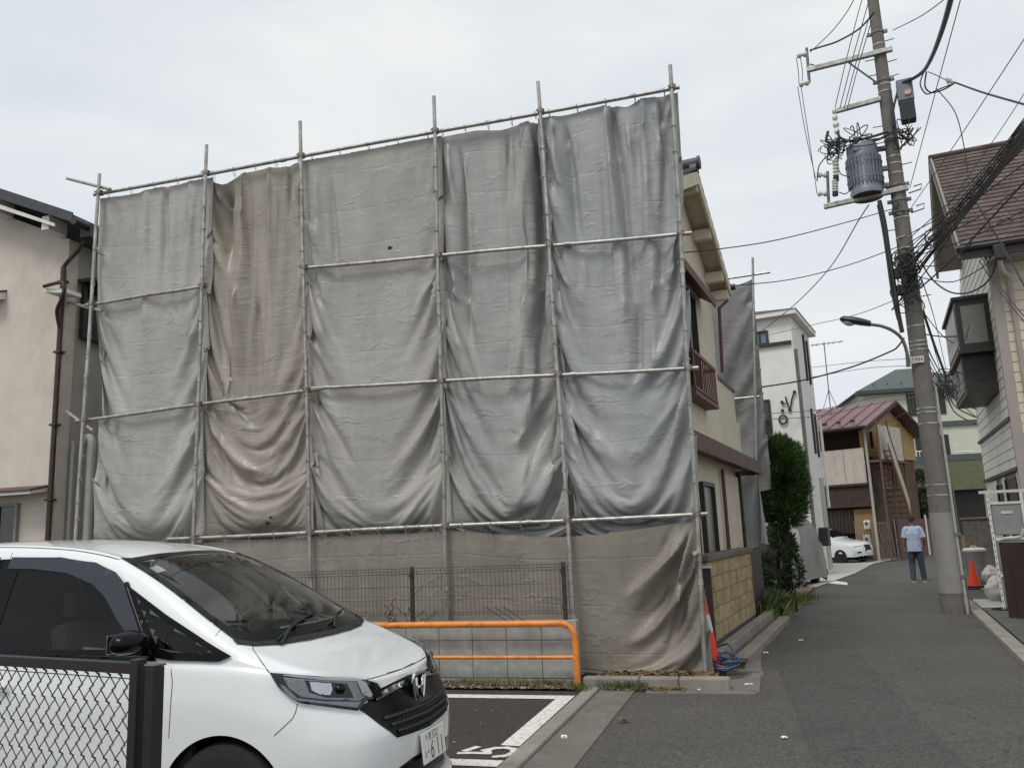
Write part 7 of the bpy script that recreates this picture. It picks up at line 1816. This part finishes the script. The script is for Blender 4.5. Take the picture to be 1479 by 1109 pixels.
# ------------------------------------------------------------------ trees and plants
def leaf_mat(name, c1, c2):
    m = mat(name, c1, .6, .2, 3.0, 0, col2=c2, coord='P', detail=4)
    return m
M['conifer'] = leaf_mat('conifer', rgb(30, 54, 24), rgb(82, 112, 52))
M['leaf'] = leaf_mat('leaf', rgb(36, 54, 30), rgb(86, 104, 62))
M['pale_leaf'] = leaf_mat('pale_leaf', rgb(92, 108, 84), rgb(150, 158, 132))
M['weed'] = leaf_mat('weed', rgb(56, 70, 34), rgb(122, 128, 66))
M['bark'] = mat('bark', rgb(64, 50, 40), .95, .3, 8, .8, 30, coord='P')
M['dry_leaf'] = mat('dry_leaf', rgb(110, 90, 60), .9, .3, 8)
def blades(name, m, parent, cents, n, size, up, seed, w=.35, droop=.3):
    """cents: list of (centre, rx, ry, rz, share); tufts of small blades on and inside ellipsoid shells"""
    rg = random.Random(seed); vs = []; fs = []
    for c, rx, ry, rz, sh in cents:
        for _ in range(int(n * sh)):
            while True:
                d = Vector((rg.gauss(0, 1), rg.gauss(0, 1), rg.gauss(0, 1)))
                if d.length > .1: break
            d.normalize(); q = rg.uniform(.55, 1.0) ** .5
            nz = 1 + .22 * noise.noise(d * 2.3 + Vector((seed, 0, 0))) + .12 * noise.noise(d * 6)
            p = c + Vector((d.x * rx, d.y * ry, d.z * rz)) * q * nz
            a = (d * .7 + EZ * up + Vector((rg.gauss(0, .4), rg.gauss(0, .4), rg.gauss(0, .3)))).normalized()
            s_ = size * rg.uniform(.5, 1.3); b = a.orthogonal().normalized(); b.rotate(Matrix.Rotation(rg.uniform(0, 6.28), 3, a)); k = len(vs)
            vs += [p - b * s_ * w * .5, p + a * s_ * .45 + b * s_ * w * .15, p + a * s_, p + a * s_ * .4 - b * s_ * w * .6]
            fs += [[k, k + 1, k + 2, k + 3]]
    return MB().add(vs, fs).obj(name, m, parent)
def tdp(x, y, d): return dp(x, y, d)
tg = gp(1122, 862, .05)
tr = root('conifer_tree', 'dark green trimmed conifer with rounded crown beside the white house', 'tree', tg)
cc = tdp(1127, 690, 18.6); tb_ = Vector((cc.x - .1, cc.y, 0))
MB().tube(smooth_path([tb_, tb_ + EZ * .6 + EU * .05, Vector((cc.x, cc.y, 1.6)), Vector((cc.x, cc.y, 3.6))], 4), [.12 - .0045 * i for i in range(13)], 9).obj('trunk', 'bark', tr, smooth=True)
rg = random.Random(9)
for k in range(10):
    z = 1.7 + .2 * k; a = k * 2.4; MB().tube([Vector((cc.x, cc.y, z)), Vector((cc.x + .28 * math.cos(a), cc.y + .28 * math.sin(a), z + .25))], [.02, .008], 5).obj('branch', 'bark', tr)
blades('crown', 'conifer', tr, [(cc, .50, .5, .86, .6), (cc + EZ * .42, .48, .46, .42, .5), (cc - EZ * .62, .46, .46, .5, .3), (cc + Vector((.16, 0, -.2)), .40, .40, .6, .2), (cc + Vector((-.22, 0, .0)), .4, .4, .7, .2)], 15000, .17, .55, 3, .18)
s1 = tdp(1118, 775, 18.6)
sh1 = root('broadleaf_shrub', 'pale variegated shrub under the trimmed conifer', 'shrub', Vector((s1.x, s1.y, .05)))
MB().tube([Vector((s1.x, s1.y, 0)), s1], [.03, .015], 6).obj('stem', 'bark', sh1)
blades('foliage', 'pale_leaf', sh1, [(s1, .26, .26, .24, .5)], 900, .12, .2, 4, .5); blades('foliage', 'leaf', sh1, [(s1 + Vector((.1, 0, -.2)), .34, .3, .34, 1)], 1600, .12, .2, 5, .45)
s2 = tdp(1140, 822, 18.2)
sh2 = root('low_shrub', 'low dark ivy-like shrub at the foot of the covered car', 'shrub', Vector((s2.x, s2.y, .05)))
blades('foliage', 'leaf', sh2, [(s2, .26, .24, .42, .6), (s2 + Vector((-.3, -.1, .1)), .3, .26, .5, .6)], 2000, .10, .1, 6, .5)
MB().tube([Vector((s2.x, s2.y, 0)), s2 + EZ * .2], [.03, .015], 6).obj('stem', 'bark', sh2)
# stacked garden stones
M['rock'] = mat('rock', rgb(92, 88, 84), .95, .3, 6, .9, 25, coord='P', rnd=.12, bdist=.03)
rk_pos = [(1103, 850, .26), (1114, 856, .22), (1107, 822, .24), (1117, 826, .2), (1104, 796, .2), (1127, 858, .18), (1113, 800, .16)]
RN_ = ['lowest left rock', 'lowest middle rock', 'second-row left rock', 'second-row right rock', 'upper left rock', 'lowest right rock', 'upper right rock']
for k, (x, y, r) in enumerate(rk_pos):
    c = tdp(x, y, 18.4 - .05 * k); c.z = max(c.z, r * .6) ; rows = []
    for i in range(9):
        t = PI * i / 8 - PI / 2
        rows.append([c + Vector((math.cos(t) * math.cos(a), math.cos(t) * math.sin(a), math.sin(t) * .8)) * r * (1 + .35 * noise.noise(Vector((math.cos(a) * 1.5 + k * 7, math.sin(a) * 1.5, t * 1.3)))) for a in np.linspace(0, 2 * PI, 13)[:-1]])
    o = MB().grid(rows, True).obj('garden_rock', 'rock', None, smooth='all'); tag(o, RN_[k] + ' of the grey garden stones stacked under the trimmed conifer', 'rock', 'grey garden stones under the conifer')
# weeds
def grass(name, pts, n, h, m, seed, spread=.25, kind='stuff'):
    rg = random.Random(seed); vs = []; fs = []
    for _ in range(n):
        a = rg.random() * (len(pts) - 1); i = int(a); p = pts[i].lerp(pts[i + 1], a - i) + Vector((rg.gauss(0, spread), rg.gauss(0, spread), 0)); hh = h * rg.uniform(.3, 1.2)
        d = Vector((rg.gauss(0, .35), rg.gauss(0, .35), 1)).normalized(); b = Vector((rg.gauss(0, 1), rg.gauss(0, 1), 0)).normalized() * hh * .05; k = len(vs)
        vs += [p - b, p + b, p + d * hh * .6 + b * .7, p + d * hh + Vector((d.x, d.y, -.15)) * hh * .35, p + d * hh * .6 - b * .7]; fs += [[k, k + 1, k + 2, k + 3, k + 4]]
    o = MB().add(vs, fs).obj(name, m); o['kind'] = kind; return o
G0 = lambda x, y: gp(x, y, .06)
for args in (('weeds', [G0(1090, 895), G0(1100, 884), G0(1112, 878)], 700, .42, 'weed', 1, .16), ('weeds', [G0(1112, 880), G0(1135, 872), G0(1165, 866)], 800, .2, 'weed', 2, .16), ('weeds', [G0(1098, 893), G0(1120, 884)], 260, .5, 'leaf', 8, .12)):
    grass(*args)
def ground_litter(name, region, n, size, m, seed, z=.05):
    rg = random.Random(seed); vs = []; fs = []
    for _ in range(n):
        p = region(rg); k = len(vs); s_ = size * rg.uniform(.4, 1.3); a = rg.uniform(0, 6.28); t1 = Vector((math.cos(a), math.sin(a), rg.uniform(-.3, .5))) * s_; t2 = Vector((-math.sin(a), math.cos(a), rg.uniform(-.3, .5))) * s_ * .5
        vs += [p - t1, p - t2, p + t1, p + t2 + EZ * s_ * .3]; fs += [[k, k + 1, k + 2, k + 3]]
    o = MB().add(vs, fs).obj(name, m); o['kind'] = 'stuff'; return o
ground_litter('fallen_leaves', lambda r: lot(r.uniform(-5, KU - .1), r.uniform(8.95, 9.2), .06), 520, .022, 'dry_leaf', 1)
ground_litter('fallen_leaves', lambda r: lot(r.uniform(KU + .1, -.65), r.uniform(9.2, 9.55), .12), 650, .03, 'dry_leaf', 2)
ground_litter('fallen_leaves', lambda r: lot(r.uniform(KU + .15, -.9), r.gauss(9.03, .05), .03), 260, .022, 'dry_leaf', 3)
ground_litter('gravel', lambda r: lot(r.uniform(-5, KU - .1), r.uniform(8.85, 9.2), .045), 500, .012, 'pale_slab', 4)
ground_litter('gravel', lambda r: lot(r.uniform(-4.6, -1.4), r.uniform(5, 8.9), .014), 90, .008, 'pale_slab', 5)
grass('weeds', [lot(-3.4, 9.1, .04), lot(-2.15, 9.1, .04)], 420, .085, 'weed', 11, .05)
grass('weeds', [lot(-2.0, 8.95, .04), lot(-1.9, 8.8, .04)], 160, .07, 'weed', 12, .05)
grass('weeds', [lot(-1.75, 9.05, .03), lot(-1.3, 9.05, .03)], 240, .09, 'leaf', 13, .04)
# vine stems at the fence foot
vn = root('dry_vine', 'dry leafless vine stems on the block wall at the fence post', 'vine', lot(-3.98, 9.2, .7))
rg = random.Random(4)
for k in range(9):
    a = lot(-3.98 + rg.uniform(-.25, .2), 9.2, .7); P = [a]
    for j in range(4): P.append(P[-1] + EU * rg.uniform(-.09, .09) + EZ * rg.uniform(-.01, .09) - EV * rg.uniform(-.01, .02))
    MB().tube(smooth_path(P, 3), .005, 4).obj('stem', 'twig', vn)
for k in range(3):
    a = lot(-2.9 + .1 * k, 9.19, .70); MB().tube(smooth_path([a + EU * .12 - EZ * .05, a + EZ * .05, a - EU * .16 + EZ * .15], 3), .005, 4).obj('stem', 'twig', vn)
# litter on the lane
M['scrap'] = mat('scrap', rgb(226, 226, 220), .6, .05, 10)
def flake(x, y, w, h, label, m='scrap', lift=.008):
    w *= .62; h *= .62
    c = gp(x, y, .004); pts = [c + RGT * w * math.cos(a) * (1 + .2 * math.sin(2 * a + x)) + Vector((0, 1, 0)) * h * math.sin(a) + EZ * lift * (1.2 + math.sin(3 * a)) for a in np.linspace(0, 2 * PI, 9)[:-1]]
    o = MB().prism(pts, EZ * .002).obj('scrap', m); tag(o, label, 'litter', 'litter on the lane'); return o
flake(1106, 943, .06, .035, 'white scrap lying on the lane beside the gutter edge'); flake(1133, 1066, .035, .03, 'small white scrap on the near lane asphalt')
flake(1082, 989, .07, .02, 'narrow white scrap by the drain cover'); flake(1157, 925, .05, .025, 'small pale scrap in the middle of the lane')
flake(901, 1043, .07, .045, 'curled pale leaf on the near lane asphalt', 'dry_leaf', .02); flake(815, 1067, .05, .03, 'yellow leaf lying on the concrete gutter', 'plate_white', .015)
flake(1010, 997, .03, .02, 'tiny white scrap in front of the kerb'); flake(1430, 867, .05, .04, 'flattened white scrap by the plastic bags')
# bush beyond the stair
b1 = tdp(1326, 712, 42); bs = root('garden_tree', 'small leafy green tree behind the apartment stair and the pole', 'tree', Vector((b1.x, b1.y, 0)))
MB().tube([Vector((b1.x, b1.y, 0)), b1], [.09, .04], 6).obj('trunk', 'bark', bs)
blades('crown', 'leaf', bs, [(b1, .8, .8, 1.15, .6), (b1 + Vector((.5, 0, -.6)), .7, .7, .8, .4)], 3200, .24, .1, 14, .5)

# ------------------------------------------------------------------ car under a grey cover
M['car_cover'] = mat('car_cover', rgb(146, 146, 142), .5, .08, 2, .35, 14, coord='P', bdist=.02, dirt=(rgb(122, 122, 116), .4, 3, (1, 1, .5)))
cb = gp(1116, 853)
CVY = Vector((math.sin(math.radians(31)), math.cos(math.radians(31)), 0)); CVX = Vector((CVY.y, -CVY.x, 0))
cvr = root('covered_car', 'car under a grey weatherproof cover parked by the white house', 'car', cb)
def cpt(x, y, z): return Vector((cb.x, cb.y, 0)) + CVX * (x - .78) + CVY * (y + .02) + EZ * z
prof = [(0, .16), (-.04, .5), (.02, .85), (.2, 1.22), (.48, 1.58), (.85, 1.80), (1.2, 1.86), (2.2, 1.84), (2.6, 1.74), (3.0, 1.2), (3.35, 1.02), (3.42, .6), (3.4, .16)]
pr_ = cat(prof, 4); rows = []
for i, (y, z) in enumerate(pr_):
    row = []
    hw = .80 - .27 * max(0, (z - .9)) ** 1.2
    endk = min(1, .86 + .5 * min(y, 3.4 - y)) if z < 1.7 else 1
    for x in np.linspace(-1, 1, 25):
        ax = abs(x); edge = max(0, (ax - .8) / .2)
        yy = y + (.16 * ax ** 3 if y < .6 else (-.16 * ax ** 3 if y > 2.9 else 0)); zz = z - .10 * ax ** 4
        p = cpt(.78 + hw * x * endk, yy, zz); q = noise.noise(Vector((x * 2, y * 1.4, z * 1.8))) * .035 + .02 * math.sin(9 * x + 5 * y + 3 * z)
        row.append(p + (p - cpt(.78, 1.7, .8)).normalized() * q)
    rows.append(row)
mbc = MB().grid(rows)
for sx in (0, -1):   # side skirts
    sk = []
    for i in range(len(rows)):
        p = rows[i][sx]; sk.append([p, p.lerp(Vector((p.x, p.y, .2)), .5) + CVX * (.05 if sx else -.05) + CVX * .03 * math.sin(i * 1.3), Vector((p.x, p.y, .16)) + CVX * (.03 if sx else -.03)])
    mbc.grid(sk if sx else sk[::-1])
mbc.obj('cover', 'car_cover', cvr, smooth='all')
for x in (.3, 1.26):
    for y in (.65, 2.75):
        c = cpt(x, y, .29); MB().lathe([(.18, -.09), (.28, -.09), (.29, 0), (.28, .09), (.18, .09)], c, 20, EZ, CVY, CVX).obj('wheel', 'rubber', cvr, smooth=True)
st_p = [rows[i][3] + (rows[i][3] - cpt(.78, 1.7, .8)).normalized() * .012 for i in range(2, 22)]
MB().tube(st_p, .016, 5).obj('strap', 'alu_dark', cvr, smooth=True)
# ------------------------------------------------------------------ small white hatchback down the lane
wcl = gp(1270, 811)
WY = Vector((math.sin(math.radians(142)), math.cos(math.radians(142)), 0)); WX = Vector((WY.y, -WY.x, 0))   # nose towards the lane (right)
hb = root('white_hatchback', 'white hatchback nosing out beside the white house', 'car', wcl)
def hpt(f, s, z): return Vector((wcl.x, wcl.y, 0)) - WY * f + WX * (s - .0) - WX * .0 + EZ * z
HP = [(0.02, .30, .60), (.0, .5, .62), (.06, .72, .66), (.22, .86, .70), (.9, 1.0, .70), (1.15, 1.08, .68), (1.75, 1.40, .58), (2.3, 1.5, .56), (3.2, 1.46, .55), (3.8, 1.1, .62), (3.95, .7, .7), (3.95, .3, .7)]
hp2 = cat(HP, 4); rows = []
for f, z, w in hp2:
    rows.append([hpt(f + .22 * abs(x) ** 2.5 * (1 if f < 1.2 else .2), w * 1.12 * x + .75, z - .05 * abs(x) ** 3) for x in np.linspace(-1, 1, 15)])
mbh = MB().grid(rows)
for sx in (0, -1):
    sk = []
    for i in range(len(rows)):
        p = rows[i][sx]; o = WX * (.06 if sx else -.06); sk.append([p, p.lerp(Vector((p.x, p.y, .75)), .5) + o * .6, Vector((p.x, p.y, min(p.z, .7))) + o, Vector((p.x, p.y, .26)) + o * .8])
    mbh.grid(sk if sx else sk[::-1])
hbody = mbh.obj('body', 'car_white', hb, smooth='all')
def hpanel(name, fz, m, off=.012, s0=-.9, s1=.9, parent=None):
    rws = []
    for f, z in fz: rws.append([hpt(f + .22 * abs(x) ** 2.5 * (1 if f < 1.2 else .2) - off, .66 * 1.12 * x + .75, z + off * .6 - .05 * abs(x) ** 3) for x in np.linspace(s0, s1, 9)])
    return MB().grid(rws).obj(name, m, parent or hb, smooth='all')
hpanel('windscreen', [(1.2, 1.10), (1.45, 1.25), (1.7, 1.38)], 'car_trim', .02, -.8, .8)
hpanel('grille', [(.0, .5), (.035, .66), (.075, .74)], 'car_trim', .02, -.32, .32); hpanel('grille_v', [(.0, .52), (.04, .68), (.07, .73)], 'chrome', .03, -.42, -.33); hpanel('grille_v', [(.0, .52), (.04, .68), (.07, .73)], 'chrome', .03, .33, .42)
for a, b in ((-.95, -.45), (.45, .95)): hpanel('headlight', [(.06, .68), (.12, .76), (.2, .82)], 'lamp_grey', .02, a, b)
for a, b in ((-.85, -.6), (.6, .85)): hpanel('fog_lamp', [(.0, .42), (.0, .48)], 'car_trim', .02, a, b)
hpanel('number_plate', [(-.01, .40), (-.01, .50)], 'plate_white', .03, -.2, .2)
for f in (.78, 3.2):
    for s_ in (-.02, 1.5):
        c = hpt(f, s_, .29); MB().lathe([(.16, -.09), (.28, -.1), (.29, 0), (.28, .1), (.16, .09)], c, 20, EZ, WY, WX).obj('wheel', 'rubber', hb, smooth=True)

# ------------------------------------------------------------------ man walking away
M['skin'] = mat('skin', rgb(150, 112, 92), .6, .08, 20)
M['hair'] = mat('hair', rgb(36, 28, 30), .8, .2, 60)
M['shirt'] = mat('shirt', rgb(150, 166, 196), .9, .14, 22, col2=rgb(184, 196, 216), coord='Object', lo=.44, hi=.56)
M['jeans'] = mat('jeans', rgb(62, 72, 88), .9, .15, 14)
M['shoe'] = mat('shoe', rgb(60, 54, 52), .7, .1, 20)
mp0 = gp(1327, 840); MYAW = math.radians(25)
man = root('person', 'man in pale blue patterned shirt and dark jeans walking away down the lane', 'person', (mp0.x, mp0.y, 0), rotz=-MYAW)
# local frame: +Y is the walking direction (away), X to the right
def loft(path, radii, n=14):
    rows = []
    for (p, (rx, ry)) in zip(path, radii): rows.append([Vector(p) + Vector((rx * math.cos(a), ry * math.sin(a), 0)) for a in np.linspace(0, 2 * PI, n + 1)[:-1]])
    return rows
def limb(pts, rs, n=10):
    P = smooth_path([Vector(p) for p in pts], 4); R_ = np.interp(np.linspace(0, 1, len(P)), np.linspace(0, 1, len(rs)), rs); return MB().tube(P, [float(r) for r in R_], n)
# one continuous body: union of tapered limbs remeshed by voxels
def remesh(name, mb, m, parent, vox, smooth_it=4):
    me = bpy.data.meshes.new(name); me.from_pydata([tuple(v) for v in mb.v], [], mb.f); o = bpy.data.objects.new(name, me); C.objects.link(o); o.parent = parent
    r = o.modifiers.new('remesh', 'REMESH'); r.mode = 'VOXEL'; r.voxel_size = vox; r.use_smooth_shade = True
    s_ = o.modifiers.new('smooth', 'SMOOTH'); s_.iterations = smooth_it; s_.factor = .5
    me.materials.append(M[m]); return o
bd = MB()
def add_limb(mb, pts, rs, n=10):
    l = limb(pts, rs, n); mb.add(l.v, l.f)
add_limb(bd, [(0, 0, .86), (0, 0, 1.0), (0, .01, 1.25), (0, 0, 1.42)], [.13, .125, .15, .09])
add_limb(bd, [(0, 0, 1.40), (0, .015, 1.50), (0, .03, 1.56)], [.062, .055, .06])
hr_ = []
for i in range(13):
    t = PI * i / 12 - PI / 2; hr_.append([Vector((0, .03, 1.64)) + Vector((.078 * math.cos(t) * math.cos(a), .098 * math.cos(t) * math.sin(a), .118 * math.sin(t))) for a in np.linspace(0, 2 * PI, 15)[:-1]])
bd.grid(hr_, True)
bd.ball((-.08, .03, 1.63), .022, 6, 5, (.5, 1, 1.3)); bd.ball((.08, .03, 1.63), .022, 6, 5, (.5, 1, 1.3)); bd.ball((0, .13, 1.62), .018, 6, 5, (1, 1.3, 1.3))
ARM_L = [(-.17, 0, 1.39), (-.235, -.03, 1.15), (-.235, .05, .93)]; ARM_R = [(.17, 0, 1.39), (.25, -.01, 1.15), (.27, .10, .95)]
for A in (ARM_L, ARM_R):
    add_limb(bd, [(A[0][0] * .5, 0, 1.4)] + A, [.07, .06, .045, .032]); w = Vector(A[2]); sx = -1 if A is ARM_L else 1
    add_limb(bd, [w, w + Vector((0, .01, -.05)), w + Vector((0, .02, -.10))], [.03, .04, .03], 8)
    for q in range(4): add_limb(bd, [w + Vector((sx * .0, -.025 + .018 * q, -.09)), w + Vector((sx * -.01, -.02 + .019 * q, -.135)), w + Vector((-sx * .025, -.015 + .019 * q, -.165 + (.01 if q in (0, 3) else 0)))], [.011, .010, .008], 6)
    add_limb(bd, [w + Vector((0, .03, -.05)), w + Vector((-sx * .01, .055, -.085)), w + Vector((-sx * .015, .06, -.115))], [.012, .011, .009], 6)
LEG_L = [(-.085, 0, .90), (-.105, .05, .50), (-.115, -.05, .10)]; LEG_R = [(.085, .0, .90), (.12, .03, .50), (.15, .07, .10)]
for Lg in (LEG_L, LEG_R): add_limb(bd, Lg, [.095, .062, .045])
remesh('body', bd, 'skin', man, .011)
# eyes and mouth face away down the lane, still there
for sx in (-.032, .032): MB().ball((sx, .118, 1.655), .012, 8, 6).obj('eye', 'hair', man, local=True)
MB().box((0, .121, 1.585), (.045, .012, .01)).obj('mouth', 'brown', man, local=True)
hm = []
for i in range(9):
    t = PI * (i / 8) * .62 + PI / 2 - PI * .62; hm.append([Vector((0, .018, 1.655)) + Vector((.089 * math.cos(t) * math.cos(a), .105 * math.cos(t) * math.sin(a) - (.012 if math.sin(t) < 0 else 0), .118 * math.sin(t) * (1.02 if math.sin(t) > 0 else .75))) * (1 + .05 * noise.noise(Vector((math.cos(a) * 3, math.sin(a) * 3, t * 3)))) for a in np.linspace(-PI * 1.02, PI * .02, 19)])
MB().grid(hm).obj('hair', 'hair', man, smooth='all', local=True)
top = []
for i in range(6):
    t = PI / 2 * (i / 5) * .9 + .14; top.append([Vector((0, .025, 1.66)) + Vector((.088 * math.cos(t) * math.cos(a), .106 * math.cos(t) * math.sin(a), .118 * math.sin(t))) for a in np.linspace(0, 2 * PI, 19)[:-1]])
MB().grid(top, True).obj('hair', 'hair', man, smooth='all', local=True)
shm = MB()
add_limb(shm, [(0, -.005, .80), (0, -.005, .95), (0, .0, 1.1), (0, .005, 1.28), (0, 0, 1.41), (0, .005, 1.47)], [.175, .17, .165, .175, .125, .07], 16)
for v in shm.v: v.x *= 1.12; v.y *= .84
for A in (ARM_L, ARM_R):
    a, b = Vector(A[0]), Vector(A[1]); add_limb(shm, [Vector((A[0][0] * .6, 0, 1.4)), a, a.lerp(b, .55), a.lerp(b, .95)], [.085, .085, .078, .078], 12)
remesh('shirt', shm, 'shirt', man, .012)
jm = MB()
add_limb(jm, [(0, 0, .80), (0, 0, .9), (0, 0, .98)], [.14, .15, .14], 14)
for Lg in (LEG_L, LEG_R): add_limb(jm, [Lg[0], Vector(Lg[0]).lerp(Vector(Lg[1]), .5), Lg[1], Vector(Lg[1]).lerp(Vector(Lg[2]), .5), (Lg[2][0], Lg[2][1], .075)], [.115, .10, .085, .075, .07], 12)
remesh('trousers', jm, 'jeans', man, .012)
for Lg in (LEG_L, LEG_R):
    c = Vector((Lg[2][0], Lg[2][1], 0)); sm = MB(); rows = []
    for y, w, h in ((-.09, .02, .05), (-.075, .04, .085), (-.02, .045, .10), (.06, .048, .08), (.13, .045, .06), (.17, .02, .045)):
        rows.append([c + Vector((w * math.cos(a), y, .022 + max(0, h * math.sin(a)) if math.sin(a) > 0 else .022)) for a in np.linspace(0, 2 * PI, 13)[:-1]])
    so = MB().grid(rows, True).obj('shoe', 'shoe', man, smooth='all', local=True)
    MB().prism([c + Vector((w * 1.1, y, .0)) for y, w in ((-.095, .025), (-.07, .045), (.06, .052), (.13, .048), (.18, .02))] + [c + Vector((-w * 1.1, y, .0)) for y, w in ((.18, .02), (.13, .048), (.06, .052), (-.07, .045), (-.095, .025))], EZ * .024).obj('sole', 'plastic_white', so, local=True)
